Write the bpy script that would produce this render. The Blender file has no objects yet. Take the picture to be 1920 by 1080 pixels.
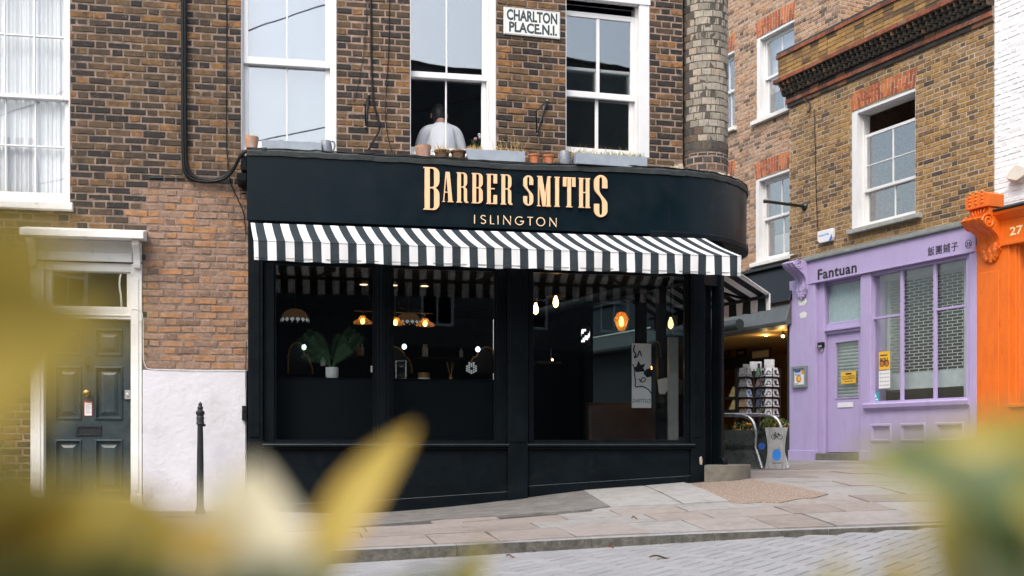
import bpy, bmesh, math, random
import numpy as np
from mathutils import Vector, Matrix

SC = bpy.context.scene
COL = SC.collection
rnd = random.Random(7)
R = math.radians

# ------------------------------------------------------------ camera, sky, sun
CAMZ = 0.87
F, CX, HY = 2133.33, 960.0, 832.0          # 40 mm lens, level camera, vertical shift
cam_d = bpy.data.cameras.new('camera')
cam = bpy.data.objects.new('camera', cam_d)
COL.objects.link(cam)
cam.location = (0, 0, CAMZ)
cam.rotation_euler = (R(90), 0, 0)
cam_d.lens = 40
cam_d.sensor_width = 36
cam_d.shift_y = (HY - 540) / 1920
cam_d.clip_start = 0.05
cam_d.clip_end = 600
cam_d.dof.use_dof = True
cam_d.dof.focus_distance = 12.6
cam_d.dof.aperture_fstop = 2.0
SC.camera = cam

SUN_EL, SUN_AZ = 52, 205                    # azimuth: where the light comes from, clockwise from +Y
world = bpy.data.worlds.new('World')
SC.world = world
world.use_nodes = True
wn = world.node_tree
bg = wn.nodes['Background']
sky = wn.nodes.new('ShaderNodeTexSky')
sky.sky_type = 'NISHITA'
sky.sun_disc = False
sky.sun_elevation = R(SUN_EL)
sky.sun_rotation = R(SUN_AZ)
sky.dust_density = 4.0
sky.air_density = 1.4
hs = wn.nodes.new('ShaderNodeHueSaturation')
hs.inputs['Saturation'].default_value = 0.75
wn.links.new(sky.outputs[0], hs.inputs['Color'])
wn.links.new(hs.outputs[0], bg.inputs['Color'])
bg.inputs['Strength'].default_value = 0.15
sun_d = bpy.data.lights.new('sun', 'SUN')
sun_d.energy = 0.8
sun_d.angle = R(24)
sun_d.color = (1.0, 0.96, 0.9)
sun = bpy.data.objects.new('sun', sun_d)
COL.objects.link(sun)
_a, _e = R(SUN_AZ), R(SUN_EL)
sdir = Vector((math.sin(_a) * math.cos(_e), math.cos(_a) * math.cos(_e), math.sin(_e)))
sun.rotation_euler = sdir.to_track_quat('Z', 'Y').to_euler()
SC.view_settings.view_transform = 'Standard'
SC.view_settings.look = 'None'
SC.view_settings.gamma = 1
SC.view_settings.exposure = 1.08
SC.render.engine = 'CYCLES'
SC.cycles.use_denoising = True
SC.cycles.use_adaptive_sampling = False
SC.cycles.denoising_prefilter = 'ACCURATE'
SC.cycles.max_bounces = 8
SC.cycles.transparent_max_bounces = 16
SC.cycles.sample_clamp_indirect = 4

# ------------------------------------------------------------ materials
def lin(c):
    def f(v):
        v /= 255
        return v / 12.92 if v <= .04045 else ((v + .055) / 1.055) ** 2.4
    return tuple(f(v) for v in c)

def newmat(name):
    m = bpy.data.materials.new(name)
    m.use_nodes = True
    nt = m.node_tree
    return m, nt, nt.nodes['Principled BSDF']

def ramp(nt, stops, fac):
    r = nt.nodes.new('ShaderNodeValToRGB')
    e = r.color_ramp.elements
    while len(e) < len(stops):
        e.new(0.5)
    for i, (p, c) in enumerate(stops):
        e[i].position = p
        e[i].color = (*c[:3], 1) if len(c) >= 3 else (c[0],) * 3 + (1,)
    nt.links.new(fac, r.inputs['Fac'])
    return r

def noise(nt, scale, detail=4, rough=.55, vec=None, stretch=None):
    n = nt.nodes.new('ShaderNodeTexNoise')
    n.inputs['Scale'].default_value = scale
    n.inputs['Detail'].default_value = detail
    n.inputs['Roughness'].default_value = rough
    tc = nt.nodes.new('ShaderNodeTexCoord')
    src = tc.outputs['Object'] if vec is None else vec
    if stretch:
        mp = nt.nodes.new('ShaderNodeMapping')
        mp.inputs['Scale'].default_value = stretch
        nt.links.new(src, mp.inputs['Vector'])
        src = mp.outputs[0]
    nt.links.new(src, n.inputs['Vector'])
    return n

def mixc(nt, a, b, fac, mode='MIX'):
    m = nt.nodes.new('ShaderNodeMix')
    m.data_type = 'RGBA'
    m.blend_type = mode
    for s, v in ((m.inputs[6], a), (m.inputs[7], b), (m.inputs[0], fac)):
        if hasattr(v, 'is_output'):
            nt.links.new(v, s)
        elif isinstance(v, (int, float)):
            s.default_value = v
        else:
            s.default_value = (*v[:3], 1)
    return m.outputs[2]

def mat(name, col, rough=.6, metal=0., vary=.15, scale=6., bump=.15, bscale=60., spec=.5, dirt=None, dscale=3., coat=0., stretch=None):
    """paint-like surface: base colour with mottling, optional patches of dirt, fine bump"""
    m, nt, b = newmat(name)
    n = noise(nt, scale, 5, .6, stretch=stretch)
    lo = tuple(c * (1 - vary) for c in col)
    hi = tuple(min(1, c * (1 + vary)) for c in col)
    c = ramp(nt, [(.3, lo), (.7, hi)], n.outputs['Fac']).outputs[0]
    if dirt:
        d = noise(nt, dscale, 8, .7, stretch=stretch)
        f = ramp(nt, [(dirt[1], (0,)), (min(1, dirt[1] + .18), (dirt[2],))], d.outputs['Fac']).outputs[0]
        c = mixc(nt, c, dirt[0], f)
    nt.links.new(c, b.inputs['Base Color'])
    rn = noise(nt, scale * 3, 4)
    rr = ramp(nt, [(.3, (max(.02, rough - .08),)), (.7, (min(1, rough + .1),))], rn.outputs['Fac'])
    nt.links.new(rr.outputs[0], b.inputs['Roughness'])
    b.inputs['Metallic'].default_value = metal
    b.inputs['Specular IOR Level'].default_value = spec
    b.inputs['Coat Weight'].default_value = coat
    if bump:
        bn = noise(nt, bscale, 4)
        bp = nt.nodes.new('ShaderNodeBump')
        bp.inputs['Strength'].default_value = bump
        bp.inputs['Distance'].default_value = .01
        nt.links.new(bn.outputs['Fac'], bp.inputs['Height'])
        nt.links.new(bp.outputs[0], b.inputs['Normal'])
    return m

def island_mat(name, stops, rough=.85, mott=.35, mscale=40., bump=.5, dirt=None, dscale=1.2, dstretch=None, smear=None, soot=None):
    """every island of the mesh (a brick, a slab, a sett) takes its own colour from the ramp"""
    m, nt, b = newmat(name)
    g = nt.nodes.new('ShaderNodeNewGeometry')
    c = ramp(nt, stops, g.outputs['Random Per Island']).outputs[0]
    n = noise(nt, mscale, 6, .7)
    k = ramp(nt, [(.25, (1 - mott,)), (.75, (1 + mott * .8,))], n.outputs['Fac'])
    c = mixc(nt, c, k.outputs[0], 1.0, 'MULTIPLY')
    if dirt:
        d = noise(nt, dscale, 8, .65, stretch=dstretch)
        f = ramp(nt, [(dirt[1], (0,)), (min(1, dirt[1] + .2), (dirt[2],))], d.outputs['Fac']).outputs[0]
        c = mixc(nt, c, dirt[0], f)
    if smear:                                       # old mortar and lime smeared over the faces
        d = noise(nt, 26, 7, .7)
        f = ramp(nt, [(smear[1], (0,)), (min(1, smear[1] + .14), (smear[2],))], d.outputs['Fac']).outputs[0]
        c = mixc(nt, c, smear[0], f)
    if soot:                                        # broad weathering in uneven patches
        d = noise(nt, .9, 6, .65)
        f = ramp(nt, [(.38, (0,)), (.68, (soot[1],))], d.outputs['Fac']).outputs[0]
        c = mixc(nt, c, soot[0], f)
    nt.links.new(c, b.inputs['Base Color'])
    b.inputs['Roughness'].default_value = rough
    bn = noise(nt, mscale * 1.6, 6, .7)
    bp = nt.nodes.new('ShaderNodeBump')
    bp.inputs['Strength'].default_value = bump
    bp.inputs['Distance'].default_value = .008
    nt.links.new(bn.outputs['Fac'], bp.inputs['Height'])
    nt.links.new(bp.outputs[0], b.inputs['Normal'])
    return m

def glass_mat(name, ior=1.5, tint=(.9, .93, .93), wave=.02, wscale=1.5):
    m, nt, b = newmat(name)
    out = nt.nodes['Material Output']
    t = nt.nodes.new('ShaderNodeBsdfTransparent')
    t.inputs[0].default_value = (*tint, 1)
    gl = nt.nodes.new('ShaderNodeBsdfGlossy')
    gl.inputs['Roughness'].default_value = .0
    gl.inputs[0].default_value = (1, 1, 1, 1)
    fr = nt.nodes.new('ShaderNodeFresnel')
    ge = nt.nodes.new('ShaderNodeNewGeometry')
    sel = nt.nodes.new('ShaderNodeMix')            # a thin pane reflects alike from both faces
    sel.data_type = 'FLOAT'
    sel.inputs[2].default_value = ior
    sel.inputs[3].default_value = 1 / ior
    nt.links.new(ge.outputs['Backfacing'], sel.inputs[0])
    nt.links.new(sel.outputs[0], fr.inputs[0])
    n = noise(nt, wscale, 2)
    bp = nt.nodes.new('ShaderNodeBump')
    bp.inputs['Strength'].default_value = wave
    bp.inputs['Distance'].default_value = .05
    nt.links.new(n.outputs['Fac'], bp.inputs['Height'])
    nt.links.new(bp.outputs[0], gl.inputs['Normal'])
    mx = nt.nodes.new('ShaderNodeMixShader')
    nt.links.new(fr.outputs[0], mx.inputs[0])
    nt.links.new(t.outputs[0], mx.inputs[1])
    nt.links.new(gl.outputs[0], mx.inputs[2])
    nt.links.new(mx.outputs[0], out.inputs[0])
    return m

def emit_mat(name, col, strength):
    m, nt, b = newmat(name)
    b.inputs['Base Color'].default_value = (*col, 1)
    b.inputs['Emission Color'].default_value = (*col, 1)
    b.inputs['Emission Strength'].default_value = strength
    return m

def amber_mat(name, col, alpha=.5, rough=.08):
    m, nt, b = newmat(name)
    out = nt.nodes['Material Output']
    t = nt.nodes.new('ShaderNodeBsdfTransparent')
    t.inputs[0].default_value = (*col, 1)
    tl = nt.nodes.new('ShaderNodeBsdfTranslucent')
    tl.inputs[0].default_value = (*col, 1)
    b.inputs['Base Color'].default_value = (*col, 1)
    b.inputs['Roughness'].default_value = rough
    m1 = nt.nodes.new('ShaderNodeMixShader')
    m1.inputs[0].default_value = .5
    nt.links.new(tl.outputs[0], m1.inputs[1])
    nt.links.new(b.outputs[0], m1.inputs[2])
    m2 = nt.nodes.new('ShaderNodeMixShader')
    m2.inputs[0].default_value = 1 - alpha
    nt.links.new(m1.outputs[0], m2.inputs[1])
    nt.links.new(t.outputs[0], m2.inputs[2])
    nt.links.new(m2.outputs[0], out.inputs[0])
    return m

M = {}
M['white'] = mat('white_paint', (.70, .70, .71), .45, vary=.05, scale=3, bump=.08, dirt=((.45, .44, .4), .62, .35), dscale=5)
M['white_worn'] = mat('worn_white_paint', (.74, .73, .7), .55, vary=.08, scale=4, bump=.2, dirt=((.22, .2, .12), .58, .6), dscale=9)
M['render'] = mat('white_render', (.60, .59, .635), .85, vary=.06, scale=2, bump=.7, bscale=18, dirt=((.40, .39, .39), .54, .5), dscale=3)
M['navy'] = mat('shopfront_paint', (.0035, .0065, .009), .40, vary=.3, scale=3, bump=.2, bscale=24, spec=.12, dirt=((.014, .016, .016), .56, .6), dscale=5)
M['fascia'] = mat('fascia_panel', (.002, .0075, .0115), .32, vary=.12, scale=1.2, bump=.02, bscale=8, spec=.2)
M['black'] = mat('black_plastic', (.006, .007, .008), .45, vary=.3, scale=20, bump=.1, spec=.3)
M['iron'] = mat('black_iron', (.012, .014, .016), .4, vary=.4, scale=40, bump=.3, bscale=80)
M['lead'] = mat('lead_flashing', (.022, .028, .028), .6, vary=.4, scale=14, bump=.6, bscale=25, dirt=((.11, .12, .11), .60, .5), dscale=12)
M['door'] = mat('door_paint', (.028, .043, .047), .38, vary=.25, scale=5, bump=.15, bscale=40, dirt=((.075, .09, .095), .58, .5), dscale=10)
M['brass'] = mat('brass', (.30, .20, .08), .3, 1.0, vary=.25, scale=30, bump=.1)
M['gold'] = mat('gold_frame', (.55, .36, .13), .3, 1.0, vary=.2, scale=30, bump=.1)
M['copper'] = mat('copper_letter', (.82, .50, .28), .5, 0.0, vary=.04, scale=8, bump=.0)
M['goldtxt'] = mat('gold_letter', (.80, .58, .36), .5, 0.0, vary=.04, scale=8, bump=.0)
M['purple'] = mat('lilac_paint', (.42, .345, .575), .5, vary=.07, scale=3, bump=.18, bscale=30, dirt=((.25, .205, .36), .56, .5), dscale=3, stretch=(2, 2, .6))
M['purple_pale'] = mat('pale_patch', (.7, .7, .66), .8, vary=.05, bump=.2)
M['orange'] = mat('orange_paint', (.74, .15, .010), .5, vary=.10, scale=3, bump=.2, bscale=25, dirt=((.36, .06, .012), .55, .5), dscale=5, stretch=(2, 2, .6))
M['cream'] = mat('cream_letter', (.85, .72, .4), .5, vary=.03, bump=0)
M['stone'] = mat('stone_sill', (.33, .33, .31), .8, vary=.2, scale=14, bump=.4, bscale=40)
M['concrete'] = mat('concrete_step', (.15, .14, .115), .85, vary=.3, scale=12, bump=.8, bscale=45, dirt=((.08, .075, .05), .52, .7), dscale=6)
M['slate'] = mat('slate_ledge', (.13, .145, .14), .7, vary=.3, scale=10, bump=.5, bscale=30)
M['terracotta'] = mat('terracotta', (.45, .15, .065), .75, vary=.2, scale=14, bump=.3, dirt=((.5, .36, .28), .55, .5), dscale=12)
M['terracotta_pale'] = mat('old_terracotta', (.46, .27, .2), .85, vary=.2, scale=14, bump=.4, dirt=((.52, .45, .4), .5, .7), dscale=10)
M['terracotta_dark'] = mat('mossy_terracotta', (.13, .075, .04), .9, vary=.4, scale=20, bump=.6, dirt=((.05, .05, .025), .5, .7), dscale=14)
M['greybox'] = mat('grey_planter_paint', (.27, .31, .36), .55, vary=.12, scale=8, bump=.2, dirt=((.4, .43, .46), .6, .4), dscale=14)
M['greyurn'] = mat('grey_zinc', (.2, .22, .25), .5, .3, vary=.35, scale=14, bump=.3)
M['soil'] = mat('soil', (.03, .022, .014), .95, vary=.5, scale=40, bump=.8)
M['strawgrass'] = mat('dry_grass', (.50, .33, .12), .8, vary=.4, scale=60, bump=0)
M['greengrass'] = mat('green_grass', (.16, .2, .06), .8, vary=.5, scale=60, bump=0)
M['stripe_w'] = mat('awning_white', (.86, .86, .87), .8, vary=.03, scale=2, bump=.12, bscale=140, dirt=((.66, .65, .64), .66, .4), dscale=5)
def cloth_translucent(m, k=.3):
    nt = m.node_tree
    b = nt.nodes['Principled BSDF']
    tl = nt.nodes.new('ShaderNodeBsdfTranslucent')
    nt.links.new(b.inputs['Base Color'].links[0].from_socket, tl.inputs[0])
    mx = nt.nodes.new('ShaderNodeMixShader')
    mx.inputs[0].default_value = k
    nt.links.new(b.outputs[0], mx.inputs[1]); nt.links.new(tl.outputs[0], mx.inputs[2])
    nt.links.new(mx.outputs[0], nt.nodes['Material Output'].inputs[0])
M['stripe_b'] = mat('awning_charcoal', (.010, .020, .027), .75, vary=.12, scale=4, bump=.15, bscale=140)
cloth_translucent(M['stripe_w'])
M['alu'] = mat('awning_bar', (.5, .5, .5), .4, .6, vary=.1)
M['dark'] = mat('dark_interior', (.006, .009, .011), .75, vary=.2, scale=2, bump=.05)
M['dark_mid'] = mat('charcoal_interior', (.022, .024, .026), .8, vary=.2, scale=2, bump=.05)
M['partition'] = mat('partition_panel', (.003, .006, .009), .55, vary=.15, scale=2, bump=.05, spec=.1)
M['skin'] = mat('skin', (.52, .30, .22), .55, vary=.08, scale=14, bump=.05)
M['hair'] = mat('dark_hair', (.012, .009, .008), .5, vary=.4, scale=60, bump=.4, bscale=120, stretch=(1, 1, .15))
M['shirt'] = mat('white_shirt', (.85, .86, .9), .8, vary=.05, scale=6, bump=.25, bscale=14)
M['trousers'] = mat('dark_trousers', (.02, .022, .03), .8, vary=.2)
M['leather'] = mat('brown_leather', (.055, .028, .016), .45, vary=.3, scale=8, bump=.3, bscale=30)
M['paper'] = mat('paper', (.75, .75, .74), .7, vary=.03, bump=.03)
M['ink'] = mat('ink', (.012, .012, .014), .6, vary=.1, bump=0)
M['signwhite'] = mat('enamel_white', (.74, .73, .71), .35, vary=.05, scale=6, bump=.05, dirt=((.35, .25, .15), .66, .5), dscale=9)
M['signink'] = mat('enamel_letter', (.035, .055, .06), .5, vary=.15, scale=30, bump=0)
M['redframe'] = mat('red_label', (.55, .07, .06), .6, vary=.05, bump=0)
M['yellow'] = mat('yellow_card', (.78, .44, .03), .55, vary=.05, bump=0)
M['food'] = mat('food_print', (.5, .15, .03), .6, vary=.5, scale=60, bump=0)
M['teal'] = mat('teal_sticker', (.03, .33, .37), .5, vary=.05, bump=0)
M['blue'] = mat('blue_print', (.02, .21, .68), .45, vary=.08, bump=0)
M['bluetxt'] = mat('blue_letter', (.03, .12, .5), .5, vary=.05, bump=0)
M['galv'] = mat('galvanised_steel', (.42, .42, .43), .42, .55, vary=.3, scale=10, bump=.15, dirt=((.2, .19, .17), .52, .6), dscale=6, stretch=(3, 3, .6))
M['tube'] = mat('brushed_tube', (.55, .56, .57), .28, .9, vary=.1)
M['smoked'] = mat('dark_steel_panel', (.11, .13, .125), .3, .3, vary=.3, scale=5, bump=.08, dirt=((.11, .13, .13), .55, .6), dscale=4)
M['plasticwhite'] = mat('white_plastic', (.74, .74, .76), .4, vary=.03, bump=0)
M['plasticcream'] = mat('cream_plastic', (.68, .64, .56), .45, vary=.06, bump=0)
M['greyframe'] = mat('grey_frame', (.22, .25, .25), .4, .3, vary=.1)
M['shutter'] = mat('roller_shutter', (.36, .42, .40), .45, .3, vary=.12, scale=5, bump=.05)
M['grille'] = mat('shutter_grille', (.52, .58, .58), .45, .2, vary=.12, scale=9, bump=.05)
M['paleframe'] = mat('pale_inner_frame', (.5, .55, .55), .6, vary=.1, scale=4, bump=.05)
M['wood'] = mat('wood', (.30, .17, .08), .6, vary=.3, scale=6, bump=.2, stretch=(1, 1, 6))
M['warmwall'] = mat('warm_wall', (.42, .25, .06), .85, vary=.1, scale=2, bump=.05)
M['curtain'] = mat('net_curtain', (.66, .67, .70), .9, vary=.06, scale=5, bump=.1, stretch=(6, 6, .4))
M['blind'] = mat('roller_blind', (.16, .19, .24), .9, vary=.03, scale=2, bump=.05)
M['palm'] = mat('palm_leaf', (.035, .10, .035), .45, vary=.4, scale=20, bump=.1)
M['leafdark'] = mat('bush_leaf', (.045, .085, .02), .45, vary=.5, scale=30, bump=.1)
M['leafyel'] = mat('leaf_yellow', (.56, .43, .085), .45, vary=.25, scale=18, bump=.05)
M['leafgreen'] = mat('leaf_green', (.12, .17, .06), .45, vary=.35, scale=18, bump=.05)
M['leaflime'] = mat('leaf_pale_yellow', (.74, .60, .17), .5, vary=.2, scale=18, bump=.05)
M['leafcream'] = mat('leaf_cream', (.74, .68, .48), .5, vary=.1, scale=14, bump=.05)
M['leafgold'] = mat('leaf_gold', (.58, .38, .06), .45, vary=.2, scale=18, bump=.05)
M['leafolive'] = mat('leaf_olive', (.34, .32, .085), .45, vary=.3, scale=18, bump=.05)
M['leafsage'] = mat('leaf_sage', (.36, .39, .28), .5, vary=.2, scale=18, bump=.05)
M['twig'] = mat('twig', (.09, .08, .04), .8, vary=.3, scale=30, bump=.3)
for k in ('leafyel', 'leafgreen', 'leafcream', 'leafgold', 'leafolive', 'leafsage', 'palm'):
    nt = M[k].node_tree
    M[k].node_tree.nodes['Principled BSDF'].inputs['Transmission Weight'].default_value = 0
for k in ('leafyel', 'leafgreen', 'leafcream', 'leafgold', 'leafolive', 'leafsage', 'leaflime'): cloth_translucent(M[k], .4)
M['pane_soft'] = glass_mat('old_window_glass', 1.6, (.97, .98, .98), .03, 1.2)
M['pane'] = glass_mat('window_glass', 2.7, (.95, .96, .97), .03, 1.2)
M['pane_dim'] = glass_mat('dim_window_glass', 2.3, (.93, .95, .96), .03, 1.2)
M['shopglass'] = glass_mat('shop_glass', 1.50, (.95, .97, .97), .008, .7)
M['tintglass'] = glass_mat('tinted_glass', 1.45, (.50, .55, .55), .01, .7)
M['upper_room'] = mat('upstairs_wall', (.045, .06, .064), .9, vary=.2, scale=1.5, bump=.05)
M['terrace_wall'] = mat('terrace_brick', (.055, .062, .062), .9, vary=.3, scale=3, bump=.3)
M['edge'] = mat('edge_highlight_paint', (.035, .045, .05), .35, vary=.5, scale=30, bump=.2)  # light caught on the paint edges, put into the colour
M['low_pane'] = glass_mat('lower_window_glass', 1.75, (.95, .96, .97), .04, 1.5)
M['clearglass'] = glass_mat('clear_glass', 1.5, (.95, .95, .95), .0)
M['amber'] = amber_mat('amber_glass', (.97, .66, .32), .35)
M['bulb'] = emit_mat('warm_filament_bulb', (1, .52, .18), 7)
M['bulbcore'] = emit_mat('filament', (1, .75, .4), 60)
M['globe'] = emit_mat('cool_globe_bulb', (.8, .95, 1.0), 1.4)
M['spot'] = emit_mat('spot_lamp', (1, .66, .3), 5)
M['downlight'] = emit_mat('downlight', (1, .62, .3), 2.2)
M['milk'] = mat('milk_glass_shade', (.62, .66, .66), .3, vary=.1, bump=0)
M['tiff'] = emit_mat('brown_stained_glass', (.16, .085, .035), .16)
M['tiff_w'] = emit_mat('white_stained_glass', (.55, .62, .62), .2)

BR_DARK = island_mat('dark_stock_brick', [(0, (.012, .011, .011)), (.28, (.026, .019, .015)), (.44, (.066, .041, .021)), (.62, (.105, .063, .028)),
                     (.82, (.15, .085, .034)), (.93, (.22, .11, .036)), (1, (.32, .145, .042))], dirt=((.014, .013, .013), .48, .85), dscale=13, mott=.55, mscale=22, smear=((.20, .145, .11), .56, .6), soot=((.03, .026, .022), .5))
BR_PINK = island_mat('pink_orange_brick', [(0, (.16, .095, .065)), (.3, (.26, .16, .11)), (.55, (.31, .195, .135)), (.78, (.31, .165, .085)), (1, (.37, .175, .07))],
                     dirt=((.10, .075, .06), .50, .75), dscale=12, mott=.5, mscale=24, smear=((.36, .27, .21), .52, .65))
BR_YEL = island_mat('yellow_stock_brick', [(0, (.045, .033, .025)), (.10, (.15, .085, .038)), (.35, (.27, .15, .050)), (.6, (.34, .195, .060)), (.85, (.40, .225, .065)), (1, (.38, .23, .12))],
                    dirt=((.06, .042, .028), .53, .7), dscale=11, mott=.5, mscale=24, smear=((.36, .27, .19), .57, .5), soot=((.10, .07, .045), .4))
BR_MID = island_mat('pinkish_brick', [(0, (.08, .055, .042)), (.15, (.25, .155, .10)), (.45, (.40, .255, .175)), (.7, (.46, .30, .21)), (1, (.42, .22, .10))],
                    dirt=((.08, .06, .05), .52, .65), dscale=10, mott=.5, mscale=24, smear=((.42, .32, .25), .55, .6))
BR_RED = island_mat('red_arch_brick', [(0, (.24, .06, .025)), (.4, (.36, .09, .035)), (.7, (.46, .12, .04)), (1, (.50, .17, .06))], mott=.3)
BR_BAND = island_mat('weathered_red_brick', [(0, (.13, .04, .022)), (.4, (.22, .065, .032)), (.75, (.29, .085, .04)), (1, (.22, .11, .07))], mott=.45, mscale=22, dirt=((.035, .03, .026), .5, .8), dscale=6)
BR_COR = island_mat('cornice_brick', [(0, (.016, .016, .015)), (.6, (.03, .028, .025)), (.85, (.07, .05, .03)), (1, (.2, .09, .045))], mott=.4)
BR_CAST = island_mat('painted_brick', [(0, (.19, .165, .13)), (.35, (.28, .25, .20)), (.7, (.34, .30, .245)), (1, (.34, .26, .20))],
                     dirt=((.13, .135, .12), .52, .7), dscale=6, mott=.3, mscale=22)
BR_SOOT = island_mat('sooty_brick', [(0, (.03, .03, .03)), (.5, (.06, .055, .05)), (1, (.13, .085, .055))], dirt=((.2, .19, .17), .62, .5), dscale=9)
BR_WHITE = island_mat('white_painted_brick', [(0, (.76, .76, .78)), (1, (.84, .84, .86))], mott=.06, dirt=((.6, .6, .62), .62, .4))
MOR_PINK = mat('pinkish_mortar', (.285, .20, .158), .95, vary=.35, scale=14, bump=.6, bscale=90, dirt=((.09, .07, .058), .48, .7), dscale=5)
MOR_DARK = mat('dark_mortar', (.235, .17, .135), .95, vary=.35, scale=14, bump=.6, bscale=90, dirt=((.07, .055, .045), .46, .75), dscale=5)
MOR_PALE = mat('pale_mortar', (.40, .33, .255), .95, vary=.2, scale=9, bump=.6, bscale=90, dirt=((.25, .2, .15), .56, .5), dscale=3)
MOR_SOOT = mat('sooty_joint', (.075, .065, .055), .95, vary=.3, scale=12, bump=.6)
MOR_WHITE = mat('white_mortar', (.76, .76, .78), .9, vary=.05, bump=.4)
RUBBLE = mat('rubble_mortar', (.36, .30, .22), .95, vary=.35, scale=18, bump=1.0, bscale=22, dirt=((.1, .085, .06), .52, .7), dscale=12)
SLAB = island_mat('york_stone_slab', [(0, (.21, .178, .16)), (.3, (.25, .215, .195)), (.6, (.265, .237, .22)), (.8, (.255, .246, .238)), (1, (.29, .28, .272))],
                  mott=.22, mscale=14, bump=.45, dirt=((.15, .13, .115), .50, .55), dscale=3.2)
KERB = island_mat('granite_kerb', [(0, (.25, .255, .26)), (1, (.31, .315, .32))], mott=.5, mscale=55, bump=.6, dirt=((.06, .055, .045), .55, .75), dscale=3.5)
SETT = island_mat('grey_block_paving', [(0, (.235, .237, .245)), (.5, (.26, .262, .27)), (1, (.285, .287, .295))], mott=.2, mscale=70, bump=.5, dirt=((.20, .197, .195), .52, .5), dscale=2.2)
M['joint'] = mat('sand_joint', (.05, .047, .043), .95, vary=.3, scale=20, bump=.5)
M['asphalt'] = mat('asphalt', (.15, .142, .135), .95, vary=.3, scale=6, bump=1.0, bscale=90, dirt=((.27, .255, .24), .54, .7), dscale=60)
M['paleslab'] = mat('pale_concrete_slab', (.29, .286, .278), .85, vary=.12, scale=5, bump=.4, bscale=60, dirt=((.165, .16, .15), .52, .7), dscale=6)
M['gravel'] = mat('resin_gravel', (.22, .165, .128), .9, vary=.6, scale=70, bump=1.0, bscale=90, dirt=((.46, .39, .33), .50, .95), dscale=48)

# ------------------------------------------------------------ geometry helpers
WL = {}                                           # world location of every parent object

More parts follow.
